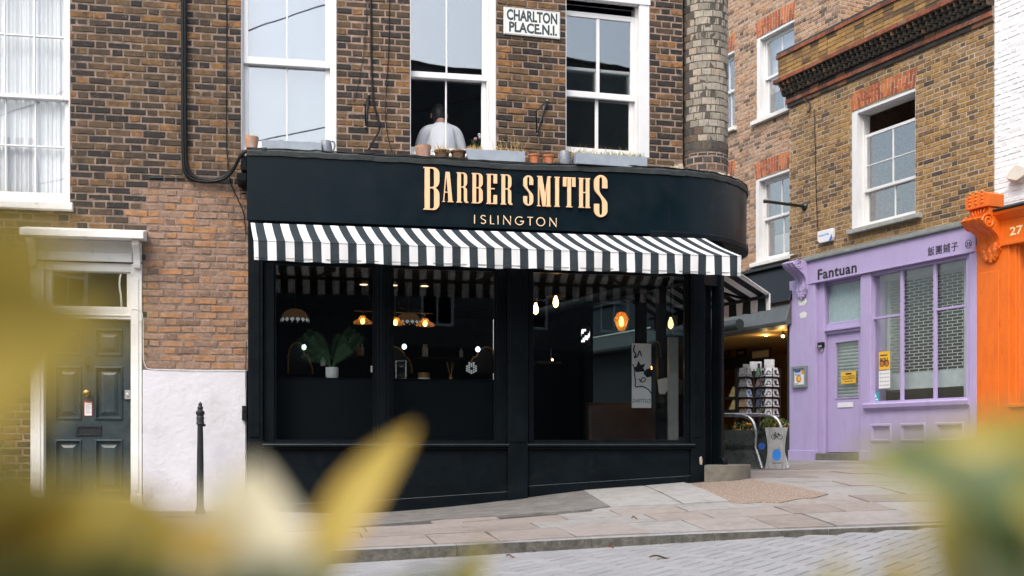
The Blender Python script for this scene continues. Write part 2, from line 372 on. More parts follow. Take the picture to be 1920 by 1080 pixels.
class MB:
    def __init__(self):
        self.v, self.f, self.m = [], [], []
    def add(self, vs, fs, mi=0):
        o = len(self.v)
        self.v += [Vector(x) for x in vs]
        self.f += [tuple(i + o for i in f) for f in fs]
        self.m += [mi] * len(fs)
        return self
    def hexa(self, p, mi=0):
        """8 points: bottom ring 0-3, top ring 4-7"""
        return self.add(p, [(3, 2, 1, 0), (4, 5, 6, 7), (0, 1, 5, 4), (1, 2, 6, 5), (2, 3, 7, 6), (3, 0, 4, 7)], mi)
    def fbox(self, fr, u0, u1, n0, n1, z0, z1, mi=0):
        P = fr.p
        return self.hexa([P(u0, n0, z0), P(u1, n0, z0), P(u1, n1, z0), P(u0, n1, z0), P(u0, n0, z1), P(u1, n0, z1), P(u1, n1, z1), P(u0, n1, z1)], mi)
    def fquad(self, fr, u0, u1, z0, z1, n, mi=0):
        P = fr.p
        return self.add([P(u0, n, z0), P(u1, n, z0), P(u1, n, z1), P(u0, n, z1)], [(0, 1, 2, 3)], mi)
    def prism(self, fr, pts, n0, n1, mi=0):
        """outline pts (u,z) extruded along n"""
        k = len(pts)
        vs = [fr.p(u, n0, z) for u, z in pts] + [fr.p(u, n1, z) for u, z in pts]
        fs = [tuple(range(k)), tuple(range(2 * k - 1, k - 1, -1))] + [(i, i + k, (i + 1) % k + k, (i + 1) % k) for i in range(k)]
        return self.add(vs, fs, mi)
    def profile(self, fr, pts, u0, u1, mi=0):
        """outline pts (n,z) extruded along u"""
        k = len(pts)
        vs = [fr.p(u0, n, z) for n, z in pts] + [fr.p(u1, n, z) for n, z in pts]
        fs = [tuple(range(k)), tuple(range(2 * k - 1, k - 1, -1))] + [(i, i + k, (i + 1) % k + k, (i + 1) % k) for i in range(k)]
        return self.add(vs, fs, mi)
    def tube(self, pts, r, seg=8, mi=0, cap=True):
        pts = [Vector(p) for p in pts]
        rs = r if isinstance(r, (list, tuple)) else [r] * len(pts)
        vs, fs = [], []
        up = None
        for i, p in enumerate(pts):
            d = (pts[min(i + 1, len(pts) - 1)] - pts[max(i - 1, 0)]).normalized()
            if up is None:
                up = Vector((0, 0, 1)) if abs(d.z) < .9 else Vector((1, 0, 0))
            a = d.cross(up).normalized()
            b = a.cross(d).normalized()
            up = b
            for k in range(seg):
                t = 2 * math.pi * k / seg
                vs.append(p + (a * math.cos(t) + b * math.sin(t)) * rs[i])
        for i in range(len(pts) - 1):
            for k in range(seg):
                fs.append((i * seg + k, i * seg + (k + 1) % seg, (i + 1) * seg + (k + 1) % seg, (i + 1) * seg + k))
        if cap:
            fs.append(tuple(range(seg - 1, -1, -1)))
            fs.append(tuple(range((len(pts) - 1) * seg, len(pts) * seg)))
        return self.add(vs, fs, mi)
    def lathe(self, c, prof, seg=20, mi=0, axis=None, cap=True, flute=0., nfl=0):
        """prof: (r, h) list; around +Z (or given axis triple)"""
        c = Vector(c)
        ax = axis or (Vector((1, 0, 0)), Vector((0, 1, 0)), Vector((0, 0, 1)))
        vs, fs = [], []
        for r, h in prof:
            for k in range(seg):
                t = 2 * math.pi * k / seg
                rr = r * (1 + flute * math.cos(nfl * t)) if nfl else r
                vs.append(c + ax[0] * (rr * math.cos(t)) + ax[1] * (rr * math.sin(t)) + ax[2] * h)
        for i in range(len(prof) - 1):
            for k in range(seg):
                fs.append((i * seg + k, i * seg + (k + 1) % seg, (i + 1) * seg + (k + 1) % seg, (i + 1) * seg + k))
        if cap:
            fs.append(tuple(range(seg - 1, -1, -1)))
            fs.append(tuple(range((len(prof) - 1) * seg, len(prof) * seg)))
        return self.add(vs, fs, mi)
    def ball(self, c, r, seg=14, mi=0, sz=1.):
        n = max(6, seg // 2)
        prof = [(max(1e-4, r * math.sin(math.pi * i / n)), -r * sz * math.cos(math.pi * i / n)) for i in range(n + 1)]
        return self.lathe(c, prof, seg, mi, cap=False)
    def build(self, name, mats, parent=None, smooth=False, bevel=0., origin=None, fix=True, seg=1):
        me = bpy.data.meshes.new(name)
        base = Vector(WL[parent.name]) if parent else Vector(origin or (0, 0, 0))
        me.from_pydata([tuple(v - base) for v in self.v], [], self.f)
        for m in (mats if isinstance(mats, (list, tuple)) else [mats]):
            me.materials.append(M[m] if isinstance(m, str) else m)
        me.polygons.foreach_set('material_index', self.m)
        if fix:
            bm = bmesh.new()
            bm.from_mesh(me)
            bmesh.ops.recalc_face_normals(bm, faces=bm.faces)
            bm.to_mesh(me)
            bm.free()
        if smooth:
            me.polygons.foreach_set('use_smooth', [True] * len(me.polygons))
            try:
                me.set_sharp_from_angle(angle=R(40))
            except Exception:
                pass
        me.update()
        o = bpy.data.objects.new(name, me)
        COL.objects.link(o)
        if parent:
            o.parent = parent
        else:
            o.location = base
        WL[o.name] = tuple(base)
        if bevel:
            b = o.modifiers.new('bevel', 'BEVEL')
            b.width = bevel
            b.segments = seg
            b.limit_method = 'ANGLE'
            b.angle_limit = R(50)
        return o

def tag(o, label=None, cat=None, group=None, kind=None):
    if label: o['label'] = label
    if cat: o['category'] = cat
    if group: o['group'] = group
    if kind: o['kind'] = kind
    return o

def thing(name, label, cat, loc, group=None):
    o = bpy.data.objects.new(name, None)
    COL.objects.link(o)
    o.location = loc
    o.empty_display_size = .1
    WL[o.name] = tuple(loc)
    return tag(o, label, cat, group)

def copy_tree(o, loc, label=None, parent=None):
    c = o.copy()
    COL.objects.link(c)
    if parent: c.parent = parent
    else:
        c.location = loc
        WL[c.name] = tuple(loc)
    if label: c['label'] = label
    for ch in list(o.children):
        copy_tree(ch, None, None, c)
    return c

class Frame:
    """a wall plane: U runs along it, N points out of it, Z is up"""
    def __init__(self, O, U):
        self.O = Vector((O[0], O[1], 0))
        self.U = Vector((U[0], U[1], 0)).normalized()
        self.N = self.U.cross(Vector((0, 0, 1)))
    def p(self, u, n, z):
        v = self.O + self.U * u + self.N * n
        return Vector((v.x, v.y, z))
    def px(self, x, y=HY, n=0.):
        d = Vector(((x - CX) / F, 1, (HY - y) / F))
        t = (self.O + self.N * n).dot(self.N) / d.dot(self.N)
        w = d * t
        return ((w - self.O).dot(self.U), w.z + CAMZ)
    def u(self, x, n=0.):
        return self.px(x, HY, n)[0]
    def z(self, x, y, n=0.):
        return self.px(x, y, n)[1]
    def w(self, x, y, n=0.):
        u, z = self.px(x, y, n)
        return self.p(u, n, z)

def at(x, y, Y):
    return Vector(((x - CX) / F * Y, Y, CAMZ + (HY - y) / F * Y))

TH = R(10.6)
A = Frame((11.85 * (300 - CX) / F, 11.85), (math.cos(TH), math.sin(TH)))
uB = A.u(945)
PB = A.p(uB, 0, 0)
TH2 = R(15.0)
U2 = Vector((math.cos(TH2), math.sin(TH2), 0))
A2 = Frame(PB - U2 * uB, U2)                       # second facet of the upper wall, same running u
B = Frame((5.55, 19.1), (.4103, -.9119))           # the shops along the passage
FO = .32                                          # fascia stands out from the brick
SO = .12                                          # shopfront timber

def subtract(rects, hole):
    out = []
    a, b, c, d = hole
    for (u0, u1, z0, z1) in rects:
        if b <= u0 or a >= u1 or d <= z0 or c >= z1:
            out.append((u0, u1, z0, z1))
            continue
        if a > u0: out.append((u0, a, z0, z1))
        if b < u1: out.append((b, u1, z0, z1))
        uu0, uu1 = max(u0, a), min(u1, b)
        if c > z0: out.append((uu0, uu1, z0, c))
        if d < z1: out.append((uu0, uu1, d, z1))
    return out

def brickwall(mb, fpos, u0, u1, z0, z1, holes, mats_of, course=.075, lb=.218, hb=.100, mor=.0165, dep=.010, bond='flemish', seed=1, zref=0., jit=.003, curved=False, mmat=0, rough=.35):
    """bricks as shallow blocks on a mortar sheet.  mats_of(u, z) -> slot of the brick (None = none)"""
    rr = random.Random(seed)
    rects = [(u0, u1, z0, z1)]
    for h in holes:
        rects = subtract(rects, h)
    for (a, b, c, d) in rects:
        n = max(1, int(math.ceil((b - a) / (.06 if curved else 50))))
        for i in range(n):
            ua, ub = a + (b - a) * i / n, a + (b - a) * (i + 1) / n
            mb.add([fpos(ua, -.0035, c), fpos(ub, -.0035, c), fpos(ub, -.0035, d), fpos(ua, -.0035, d)], [(0, 1, 2, 3)], mmat)
    k0 = int(math.floor((z0 - zref) / course))
    k1 = int(math.ceil((z1 - zref) / course))
    for k in range(k0, k1):
        za, zb = zref + k * course, zref + (k + 1) * course
        row = [(u0, u1, max(za, z0), min(zb, z1))]
        for h in holes:
            row = subtract(row, h)
        if bond == 'flemish':
            seq = [lb, hb]
            off = 0 if k % 2 else (lb + hb + 2 * mor) / 2
        elif bond == 'header':
            seq = [hb]
            off = 0 if k % 2 else (hb + mor) / 2
        else:
            seq = [lb]
            off = 0 if k % 2 else (lb + mor) / 2
        off += rr.uniform(-.012, .012)
        per = sum(seq) + mor * len(seq)
        for (a, b, c, d) in row:
            if d - c < .02: continue
            u = math.floor((a - off) / per) * per + off
            i = 0
            while u < b:
                L = seq[i % len(seq)]
                ua, ub = max(u, a + .003), min(u + L, b - .003)
                u += L + mor
                i += 1
                if ub - ua < .025: continue
                mi = mats_of((ua + ub) / 2, (c + d) / 2)
                if mi is None: continue
                j = lambda s=1: rr.uniform(-jit, jit) * s
                h = mor / 2
                n = rr.uniform(-.002, .004)
                dz = rr.uniform(-.0015, .0015)
                q = [(ua + j(), c + h + j() + dz), (ub + j(), c + h + j() + dz), (ub + j(), d - h + j() + dz), (ua + j(), d - h + j() + dz)]
                um, zm = (ua + ub) / 2, (c + d) / 2
                ins = .006
                qi = [(x + (ins if x < um else -ins), z + (ins if z < zm else -ins)) for x, z in q]
                vs = [fpos(x, -dep, z) for x, z in q] + [fpos(x, n - .004, z) for x, z in q] + [fpos(x, n + rr.uniform(-.002, .002) * rough * 3, z) for x, z in qi]
                fs = []
                for r0 in (0, 4):
                    for s in range(4):
                        fs.append((r0 + s, r0 + (s + 1) % 4, r0 + 4 + (s + 1) % 4, r0 + 4 + s))
                fs.append((8, 9, 10, 11))
                mb.add(vs, fs, mi)

def curve_mesh(polys, fr, u, n, z, height, ext):
    """2-D outlines (first solid, others holes) filled and extruded; placed on a frame"""
    cu = bpy.data.curves.new('outline', 'CURVE')
    cu.dimensions = '2D'
    cu.fill_mode = 'BOTH'
    cu.extrude = ext / 2 / height
    for pl in polys:
        s = cu.splines.new('POLY')
        s.points.add(len(pl) - 1)
        for p, (x, y) in zip(s.points, pl):
            p.co = (x, y, 0, 1)
        s.use_cyclic_u = True
    return _curve_to_mb(cu, lambda v: fr.p(u + v.x * height, n + ext / 2 + v.z * height, z + v.y * height))

def _curve_to_mb(cu, fn):
    o = bpy.data.objects.new('outline', cu)
    COL.objects.link(o)
    dg = bpy.context.evaluated_depsgraph_get()
    dg.update()
    me = bpy.data.meshes.new_from_object(o.evaluated_get(dg))
    vs = [fn(v.co) for v in me.vertices]
    fs = [tuple(p.vertices) for p in me.polygons]
    COL.objects.unlink(o)
    bpy.data.objects.remove(o)
    bpy.data.curves.remove(cu)
    bpy.data.meshes.remove(me)
    return vs, fs

def text_mb(mb, body, fr, n, box, ext=.004, bold=0., mi=0, flip=False, shear=0., space=1.):
    """built-in face lettering stretched into box = (u0, u1, z0, z1) on a frame"""
    cu = bpy.data.curves.new('lettering', 'FONT')
    cu.body = body
    cu.extrude = .02
    cu.offset = bold
    cu.resolution_u = 3
    cu.shear = shear
    cu.space_character = space
    raw = []
    vs, fs = _curve_to_mb(cu, lambda v: v.copy())
    if not vs: return
    x0, x1 = min(v.x for v in vs), max(v.x for v in vs)
    y0, y1 = min(v.y for v in vs), max(v.y for v in vs)
    u0, u1, z0, z1 = box
    out = []
    for v in vs:
        tx = (v.x - x0) / (x1 - x0)
        ty = (v.y - y0) / (y1 - y0)
        if flip: tx = 1 - tx
        out.append(fr.p(u0 + (u1 - u0) * tx, n + (v.z + .02) / .04 * ext, z0 + (z1 - z0) * ty))
    mb.add(out, fs, mi)

def arc(cx, cy, rx, ry, a0, a1, n=8):
    return [(cx + rx * math.cos(R(a0 + (a1 - a0) * i / n)), cy + ry * math.sin(R(a0 + (a1 - a0) * i / n))) for i in range(n + 1)]

def bez(p0, p1, p2, p3, n=8):
    o = []
    for i in range(n + 1):
        t = i / n
        s = 1 - t
        o.append(tuple(s**3 * a + 3 * s * s * t * b + 3 * s * t * t * c + t**3 * d for a, b, c, d in zip(p0, p1, p2, p3)))
    return o

# ------------------------------------------------------------ ground heights
def tps_fit(P, V):
    P = np.array(P); n = len(P)
    d = np.linalg.norm(P[:, None] - P[None], axis=2)
    K = np.where(d > 0, d * d * np.log(d + 1e-9), 0) + np.eye(n) * .02
    Q = np.hstack([np.ones((n, 1)), P])
    Lm = np.block([[K, Q], [Q.T, np.zeros((3, 3))]])
    w = np.linalg.solve(Lm, np.concatenate([V, np.zeros(3)]))
    return P, w

KT = math.tan(TH)
def kerbY(x): return 9.0 + KT * x
def kerb_pt(px, py):
    X = 9.0 * (px - CX) / F / (1 - KT * (px - CX) / F)
    Y = kerbY(X)
    return X, Y, CAMZ - (py - HY) / F * Y
ctrl = []
for px, py in ((657, 1032), (952, 1018), (1198, 1006), (1612, 990)):
    ctrl.append(kerb_pt(px, py))
ctrl.append((-3.5, kerbY(-3.5), CAMZ - .875)); ctrl.append((-7, kerbY(-7), CAMZ - .93)); ctrl.append((6, kerbY(6), CAMZ - .67))
for px, py, n in ((0, 955, 0), (300, 957, 0), (480, 960, .1), (673, 964, .1), (957, 939, .1), (1088, 922, .1), (1232, 911, .1), (1310, 904, .1)):
    w = A.w(px, py, n)
    ctrl.append((w.x, w.y, w.z))
for px, py in ((1482, 862), (1600, 863), (1830, 868)):
    w = B.w(px, py, 0)
    ctrl.append((w.x, w.y, w.z))
for px, py, Y in ((1410, 899, 12.75), (1465, 880, 15.0), (1365, 862, 19.0), (1920, 905, 13)):
    w = at(px, py, Y)
    ctrl.append((w.x, w.y, w.z))
TP, TW = tps_fit([(c[0], c[1]) for c in ctrl], np.array([c[2] for c in ctrl]))
def gz(x, y):
    d = np.hypot(TP[:, 0] - x, TP[:, 1] - y)
    k = np.where(d > 0, d * d * np.log(d + 1e-9), 0)
    return float(k @ TW[:-3] + TW[-3] + TW[-2] * x + TW[-1] * y)
def gpx(px, py):
    """where the sight line of a pixel meets the pavement"""
    lo = None
    t = 8.0
    while t < 30:
        z = CAMZ - (py - HY) / F * t
        if z <= gz((px - CX) / F * t, t): break
        t += .02
    return Vector(((px - CX) / F * t, t, 0))
def road_z(x): return CAMZ - .866 + .043 * max(-12, min(8, x))
# ============================================================ THE GROUND
mb = MB()
mb.add([(-150, -150, -.45), (150, -150, -.45), (150, 150, -.45), (-150, 150, -.45)], [(0, 1, 2, 3)])
tag(mb.build('ground', 'joint'), kind='structure')

# road: setts laid in herringbone over a bed of sand
mb = MB()
xs = [-14 + i for i in range(29)]
for i in range(len(xs) - 1):
    a, b = xs[i], xs[i + 1]
    mb.add([(a, -16, road_z(a) - .0045), (b, -16, road_z(b) - .0045), (b, kerbY(b) + .05, road_z(b) - .0045), (a, kerbY(a) + .05, road_z(a) - .0045)], [(0, 1, 2, 3)])
tag(mb.build('road_bed', 'joint'), kind='structure')
mb = MB()
W_ = .125
ca, sa = math.cos(R(45 + 10.6)), math.sin(R(45 + 10.6))
for i in range(-75, 95):
    for j in range(-75, 95):
        k = (i - j) % 4
        if k not in (0, 3): continue
        x0, y0 = i * W_, j * W_
        x1, y1 = (x0 + 2 * W_, y0 + W_) if k == 0 else (x0 + W_, y0 + 2 * W_)
        cx_, cy_ = (x0 + x1) / 2, (y0 + y1) / 2
        X, Y = ca * cx_ - sa * cy_ + .6, sa * cx_ + ca * cy_ + 7.0
        if not (-5.5 < X < 6.5 and 5.6 < Y < kerbY(X) + (.11 if X < 2.2 else -.02)): continue
        g, ch = .0062, .003
        dz = rnd.uniform(-.0007, .0007)
        tl = (rnd.uniform(-.003, .003), rnd.uniform(-.003, .003))
        vs = []
        for e, h in ((0, -.02), (0, -.002), (ch, 0)):
            for (x, y) in ((x0 + g + e, y0 + g + e), (x1 - g - e, y0 + g + e), (x1 - g - e, y1 - g - e), (x0 + g + e, y1 - g - e)):
                wx, wy = ca * x - sa * y + .6, sa * x + ca * y + 7.0
                vs.append((wx, wy, road_z(wx) + h + dz + (x - cx_) * tl[0] + (y - cy_) * tl[1]))
        fs = [(r0 + s, r0 + (s + 1) % 4, r0 + 4 + (s + 1) % 4, r0 + 4 + s) for r0 in (0, 4) for s in range(4)] + [(8, 9, 10, 11)]
        mb.add(vs, fs)
tag(mb.build('road', SETT), kind='structure')

M['kerbface'] = mat('grimy_shaded_kerb_face', (.085, .08, .068), .9, vary=.5, scale=14, bump=.9, bscale=40, dirt=((.20, .2, .19), .58, .7), dscale=16)
# kerb stones
mb = MB()
kx = -8.6
while kx < 5.4:
    L = rnd.uniform(.95, 1.08)
    for s0 in range(4):
        a, b = kx + L * s0 / 4 + (.004 if s0 == 0 else 0), kx + L * (s0 + 1) / 4 - (.004 if s0 == 3 else 0)
        def kp(x, d, z): return (x - d * math.sin(TH), kerbY(x) + d * math.cos(TH), z)
        za, zb = gz(a, kerbY(a)) , gz(b, kerbY(b))
        mb.hexa([kp(a, 0.0, road_z(a) - .05), kp(b, 0.0, road_z(b) - .05), kp(b, .15, road_z(b) - .05), kp(a, .15, road_z(a) - .05),
                 kp(a, .012, za), kp(b, .012, zb), kp(b, .15, zb + .002), kp(a, .15, za + .002)])
    kx += L
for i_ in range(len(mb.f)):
    if i_ % 6 == 2: mb.m[i_] = 1                    # the mossy upstand, grime with its shade painted in
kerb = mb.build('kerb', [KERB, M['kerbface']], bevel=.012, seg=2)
# weld the quarters of each stone so that a stone is one island
bm = bmesh.new(); bm.from_mesh(kerb.data); bmesh.ops.remove_doubles(bm, verts=bm.verts, dist=.0005); bm.to_mesh(kerb.data); bm.free()
tag(kerb, kind='structure')

def patch(name, poly, matr, lift, cell=.12, drop=.03):
    """a sheet of paving with the given outline, draped over the pavement's heights"""
    bm = bmesh.new()
    vs = [bm.verts.new((p[0], p[1], 0)) for p in poly]
    bm.faces.new(vs)
    x0, x1 = min(p[0] for p in poly), max(p[0] for p in poly)
    y0, y1 = min(p[1] for p in poly), max(p[1] for p in poly)
    for ax, lo, hi in ((0, x0, x1), (1, y0, y1)):
        c = lo + cell
        while c < hi:
            co, no = [0, 0, 0], [0, 0, 0]
            co[ax] = c; no[ax] = 1
            bmesh.ops.bisect_plane(bm, geom=bm.verts[:] + bm.edges[:] + bm.faces[:], plane_co=co, plane_no=no)
            c += cell
    for v in bm.verts:
        v.co.z = gz(v.co.x, v.co.y) + lift
    bmesh.ops.recalc_face_normals(bm, faces=bm.faces)
    if drop:
        edges = [e for e in bm.edges if e.is_boundary]
        r = bmesh.ops.extrude_edge_only(bm, edges=edges)
        for v in r['geom']:
            if isinstance(v, bmesh.types.BMVert): v.co.z -= drop
    me = bpy.data.meshes.new(name)
    bm.to_mesh(me); bm.free()
    me.materials.append(M[matr] if isinstance(matr, str) else matr)
    if me.polygons and sum(p.normal.z * p.area for p in me.polygons) < 0:
        me.flip_normals()
    o = bpy.data.objects.new(name, me)
    COL.objects.link(o)
    return tag(o, kind='structure')

def inpoly(x, y, poly):
    c = False
    n = len(poly)
    for i in range(n):
        xa, ya = poly[i][:2]; xb, yb = poly[(i + 1) % n][:2]
        if (ya > y) != (yb > y) and x < (xb - xa) * (y - ya) / (yb - ya) + xa: c = not c
    return c

def onA(px, n=.10):
    w = A.w(px, HY, n); return (w.x, w.y)
g = lambda x, y: tuple(gpx(x, y)[:2])
kb = lambda X, d: (X - d * math.sin(TH), kerbY(X) + d * math.cos(TH))
asph = [onA(455), g(1090, 919), g(1157, 950), g(1082, 959), g(836, 974.5), g(700, 986), g(560, 997), g(440, 1003)]
sl1 = [g(1088, 919), g(1206, 913), g(1278, 947.5), g(1145, 952), g(1120, 937)]
sl2 = [g(1209, 913), g(1280, 906), g(1366, 942), g(1282, 947)]
grav = [g(1299, 909), g(1330, 905), g(1372, 903), g(1412, 899), g(1448, 908), g(1490, 913), g(1530, 922), g(1553, 927), g(1528, 934), g(1500, 936), g(1462, 944), g(1430, 942), g(1400, 945.5), g(1372, 944), g(1345, 930), g(1322, 921)]
specials = [asph, sl1, sl2, grav]

mb = MB()          # bed under the slabs
for i in range(-40, 46):
    X0, X1 = i * .25, (i + 1) * .25
    for j in range(0, 70):
        d0, d1 = .14 + j * .25, .14 + (j + 1) * .25
        q = [kb(X0, d0), kb(X1, d0), kb(X1, d1), kb(X0, d1)]
        if q[0][1] > 24: continue
        mb.add([(x, y, gz(x, y) - .012) for x, y in q], [(0, 1, 2, 3)])
bed = mb.build('pavement_bed', 'joint')
bm = bmesh.new(); bm.from_mesh(bed.data); bmesh.ops.remove_doubles(bm, verts=bm.verts, dist=.001); bm.to_mesh(bed.data); bm.free()
tag(bed, kind='structure')

mb = MB()
r2 = random.Random(11)
d = .155
row = 0
while d < 13:
    dep_ = r2.choice([.46, .55, .6, .66])
    X = -9 + r2.uniform(0, .6)
    while X < 9.5:
        L = r2.choice([.5, .62, .75, .9, 1.05])
        cx_, cy_ = kb(X + L / 2, d + dep_ / 2)
        ins = any(inpoly(*kb(X + L * a, d + dep_ * b), s) for s in specials[:1] for a in (.5,) for b in (.5,))
        if cy_ < 24 and not ins:
            e = [r2.uniform(-.012, .012) for _ in range(4)]
            tz = r2.uniform(-.004, .004)
            nx = 2
            gp = .005
            pts = []
            for b_ in (0, 1):
                for a_ in (0, .5, 1):
                    pts.append(kb(X + gp + (L - 2 * gp) * a_ + (e[0] if b_ else e[1]) * (1 if 0 < a_ else 1), d + gp + (dep_ - 2 * gp) * b_ + (e[2] if a_ == 0 else e[3]) * .4))
            top = [(x, y, gz(x, y) + tz) for x, y in pts]
            bot = [(x, y, gz(x, y) - .03) for x, y in pts]
            mb.add(top + bot, [(0, 1, 4, 3), (1, 2, 5, 4), (0, 6, 7, 1), (1, 7, 8, 2), (2, 8, 11, 5), (5, 11, 10, 4), (4, 10, 9, 3), (3, 9, 6, 0)])
        X += L
    d += dep_
    row += 1
tag(mb.build('pavement', SLAB, fix=True), kind='structure')
patch('asphalt_ramp', asph, 'asphalt', .010)
patch('pavement_slab', sl1, 'paleslab', .014)
patch('pavement_slab', sl2, 'paleslab', .016)
patch('gravel_patch', grav, 'gravel', .007, drop=.012)
# strip of mortar fillet where the ramp meets the shopfront is part of the ramp's own mesh edge

# ============================================================ WINDOWS
def sash(name, fr, parent, u0, u1, z0, z1, zm, cols, rt, rb, back, glass, stile=.045, bottom=.07, box=.03, reveal=.0, rmat='white', open_top=0., lab=None, head=.05, bar=.018, fmat='white', rail=.04, glass_low=None):
    """double-hung sash: reveal and box frame, two sashes with glazing bars; panes as a sub-part"""
    mb = MB()
    n = -back
    # painted reveal (thin lining on the opening's sides) and outer box
    t = reveal
    if t:
        mb.fbox(fr, u0, u0 + t, n - .02, .002, z0, z1)
        mb.fbox(fr, u1 - t, u1, n - .02, .002, z0, z1)
        mb.fbox(fr, u0 + t, u1 - t, n - .02, .001, z1 - t, z1)
    a, b, c, d = u0 + t, u1 - t, z0, z1 - t
    mb.fbox(fr, a, a + box, n - .14, n, c, d)
    mb.fbox(fr, b - box, b, n - .14, n, c, d)
    mb.fbox(fr, a + box, b - box, n - .14, n, d - box, d)
    mb.fbox(fr, a + box, b - box, n - .14, n - .004, c, c + .035)
    a, b, c, d = a + box, b - box, c + .035, d - box
    gl = MB()
    gl2 = MB() if glass_low else gl
    def leaf(z0, z1, nn, rows, lower, top_r):
        T = .04
        br = bottom if lower else rail
        mb.fbox(fr, a, a + stile, nn - T, nn, z0, z1)
        mb.fbox(fr, b - stile, b, nn - T, nn, z0, z1)
        mb.fbox(fr, a + stile, b - stile, nn - T, nn - .001, z0, z0 + br)
        mb.fbox(fr, a + stile, b - stile, nn - T, nn - .001, z1 - top_r, z1)
        ia, ib, ic, id_ = a + stile, b - stile, z0 + br, z1 - top_r
        for k in range(1, cols):
            x = ia + (ib - ia) * k / cols
            mb.fbox(fr, x - bar / 2, x + bar / 2, nn - T + .004, nn - .004, ic, id_)
        ks = rows if isinstance(rows, (list, tuple)) else [k / rows for k in range(1, rows)]
        for k in ks:
            zz = ic + (id_ - ic) * k
            xs_ = [ia + (ib - ia) * q / cols for q in range(cols + 1)]
            for q in range(cols):
                xa = xs_[q] + (bar / 2 if q else 0); xb = xs_[q + 1] - (bar / 2 if q < cols - 1 else 0)
                mb.fbox(fr, xa, xb, nn - T + .005, nn - .005, zz - bar / 2, zz + bar / 2)
        (gl2 if lower else gl).fbox(fr, ia - .006, ib + .006, nn - T / 2 - .002, nn - T / 2 + .002, ic - .006, id_ + .006)
    leaf(zm - rail / 2, d - open_top, n - .02, rt, False, head)
    leaf(c, zm + rail / 2, n - .066, rb, True, rail)
    w = mb.build(name, fmat, parent, bevel=.004)
    if lab: tag(w, lab)
    gl.build('pane', glass, w, fix=True)
    if glass_low: gl2.build('pane', glass_low, w)
    return w

def sill(fr, parent, u0, u1, z, h, out, matr='stone', back=.12):
    mb = MB()
    mb.profile(fr, [(-back, z), (-back, z - h), (out - .015, z - h), (out, z - h + .006), (out, z - .012), (out - .01, z - .006)], u0, u1)
    return mb.build('window_sill', matr, parent, bevel=.004)

def redarch(fr, parent, u0, u1, z0, h, flare, n0=-.02, n1=.004, rise=.0, cnt=None, mats=None):
    """flat gauged arch of red bricks on end, splayed"""
    mb = MB()
    N_ = cnt or int(round((u1 - u0) / .078))
    def edge(t):
        lo = (u0 + (u1 - u0) * t, z0 + rise * (1 - (2 * t - 1) ** 2))
        hi = (u0 - flare + (u1 - u0 + 2 * flare) * t, z0 + h + rise * .6 * (1 - (2 * t - 1) ** 2))
        return lo, hi
    def lerp(p, q, s): return (p[0] + (q[0] - p[0]) * s, p[1] + (q[1] - p[1]) * s)
    for i in range(N_):
        l0, h0 = edge((i + .11) / N_)
        l1, h1 = edge((i + .89) / N_)
        cuts = [(0, .31), (.36, 1)] if i % 2 else [(0, .64), (.69, 1)]
        for s0, s1 in cuts:
            j = rnd.uniform(-.002, .003)
            mb.prism(fr, [lerp(l0, h0, s0), lerp(l1, h1, s0), lerp(l1, h1, s1), lerp(l0, h0, s1)], n0, n1 + j, 1)
    lo0, hi0 = edge(0); lo1, hi1 = edge(1); lm, hm = edge(.5)
    mb.prism(fr, [lo0, lm, lo1, hi1, hm, hi0] if rise else [lo0, lo1, hi1, hi0], n0 - .02, n1 - .003, 0)
    return mb.build('brick_arch', [MOR_PALE, BR_RED], parent)

def boxroom(name, parent, quads, matr):
    mb = MB()
    for q in quads: mb.add(q, [(0, 1, 2, 3)])
    return mb.build(name, matr, parent, fix=False)

# ============================================================ HOUSE NUMBER 12
uH = A.u(452)                                          # where house and shop meet
h0 = A.p(A.u(165), 0, gz(*A.p(A.u(165), 0, 0)[:2]))
house = thing('terraced_house', 'dark brick terraced house with the dark six panel door and white rendered plinth', 'house', h0)
zg = A.z(200, 957)
ZT = 6.7
wx0, wx1 = A.u(-66), A.u(131)
wz0, wz1 = A.z(60, 379), A.z(60, -62)
du0, du1 = A.u(56), A.u(266)
dz1 = A.z(150, 487)
pl_u0, pl_z1 = A.u(268), A.z(360, 694)
holesH = [(wx0, wx1, wz0, wz1), (du0 + .02, du1 - .02, zg - .5, dz1)]
def zoneA(u, z):
    x = u
    # newer pinkish brick below the cables, right of the door
    edge = A.z(400, 345)
    stag = .05 * math.sin(z * 23) + .03 * math.sin(z * 57)
    if u > A.u(262) + stag and z < edge + .02 * math.sin(u * 9): return 2
    if z < A.z(200, 365) + stag and u > A.u(285) + .3 * max(0, edge - z) and z < edge + .08: return 2
    return 1
mb = MB()
zF1 = A.z(463, 286, .32)
brickwall(mb, A.p, A.u(-420), A.u(468), zg - .3, ZT, holesH + [(pl_u0, uH + .2, zg - .5, pl_z1), (uH, A.u(468), zF1 - .36, 20)], zoneA, seed=3)
mb.build('brick_wall', [MOR_DARK, BR_DARK, BR_PINK], house, fix=False)
# body behind
mb = MB()
uL = A.u(-420)
P = A.p
def body(mb, fr, u0, u1, n0, n1, z0, z1):
    Pp = fr.p
    mb.add([Pp(u0, n0, z0), Pp(u1, n0, z0), Pp(u1, n1, z0), Pp(u0, n1, z0), Pp(u0, n0, z1), Pp(u1, n0, z1), Pp(u1, n1, z1), Pp(u0, n1, z1)],
           [(0, 1, 2, 3), (4, 5, 6, 7), (1, 2, 6, 5), (2, 3, 7, 6), (3, 0, 4, 7)])
body(mb, A, uL, uH, -.03, -6, zg - .3, 9.4)
mb.fbox(A, uL, uH, -6, -.35, A.z(200, 420), A.z(200, 412))
mb.fbox(A, uL, uH, -.25, -.0301, ZT, 9.4)
mb.build('house_body', 'dark_mid', house, fix=False)
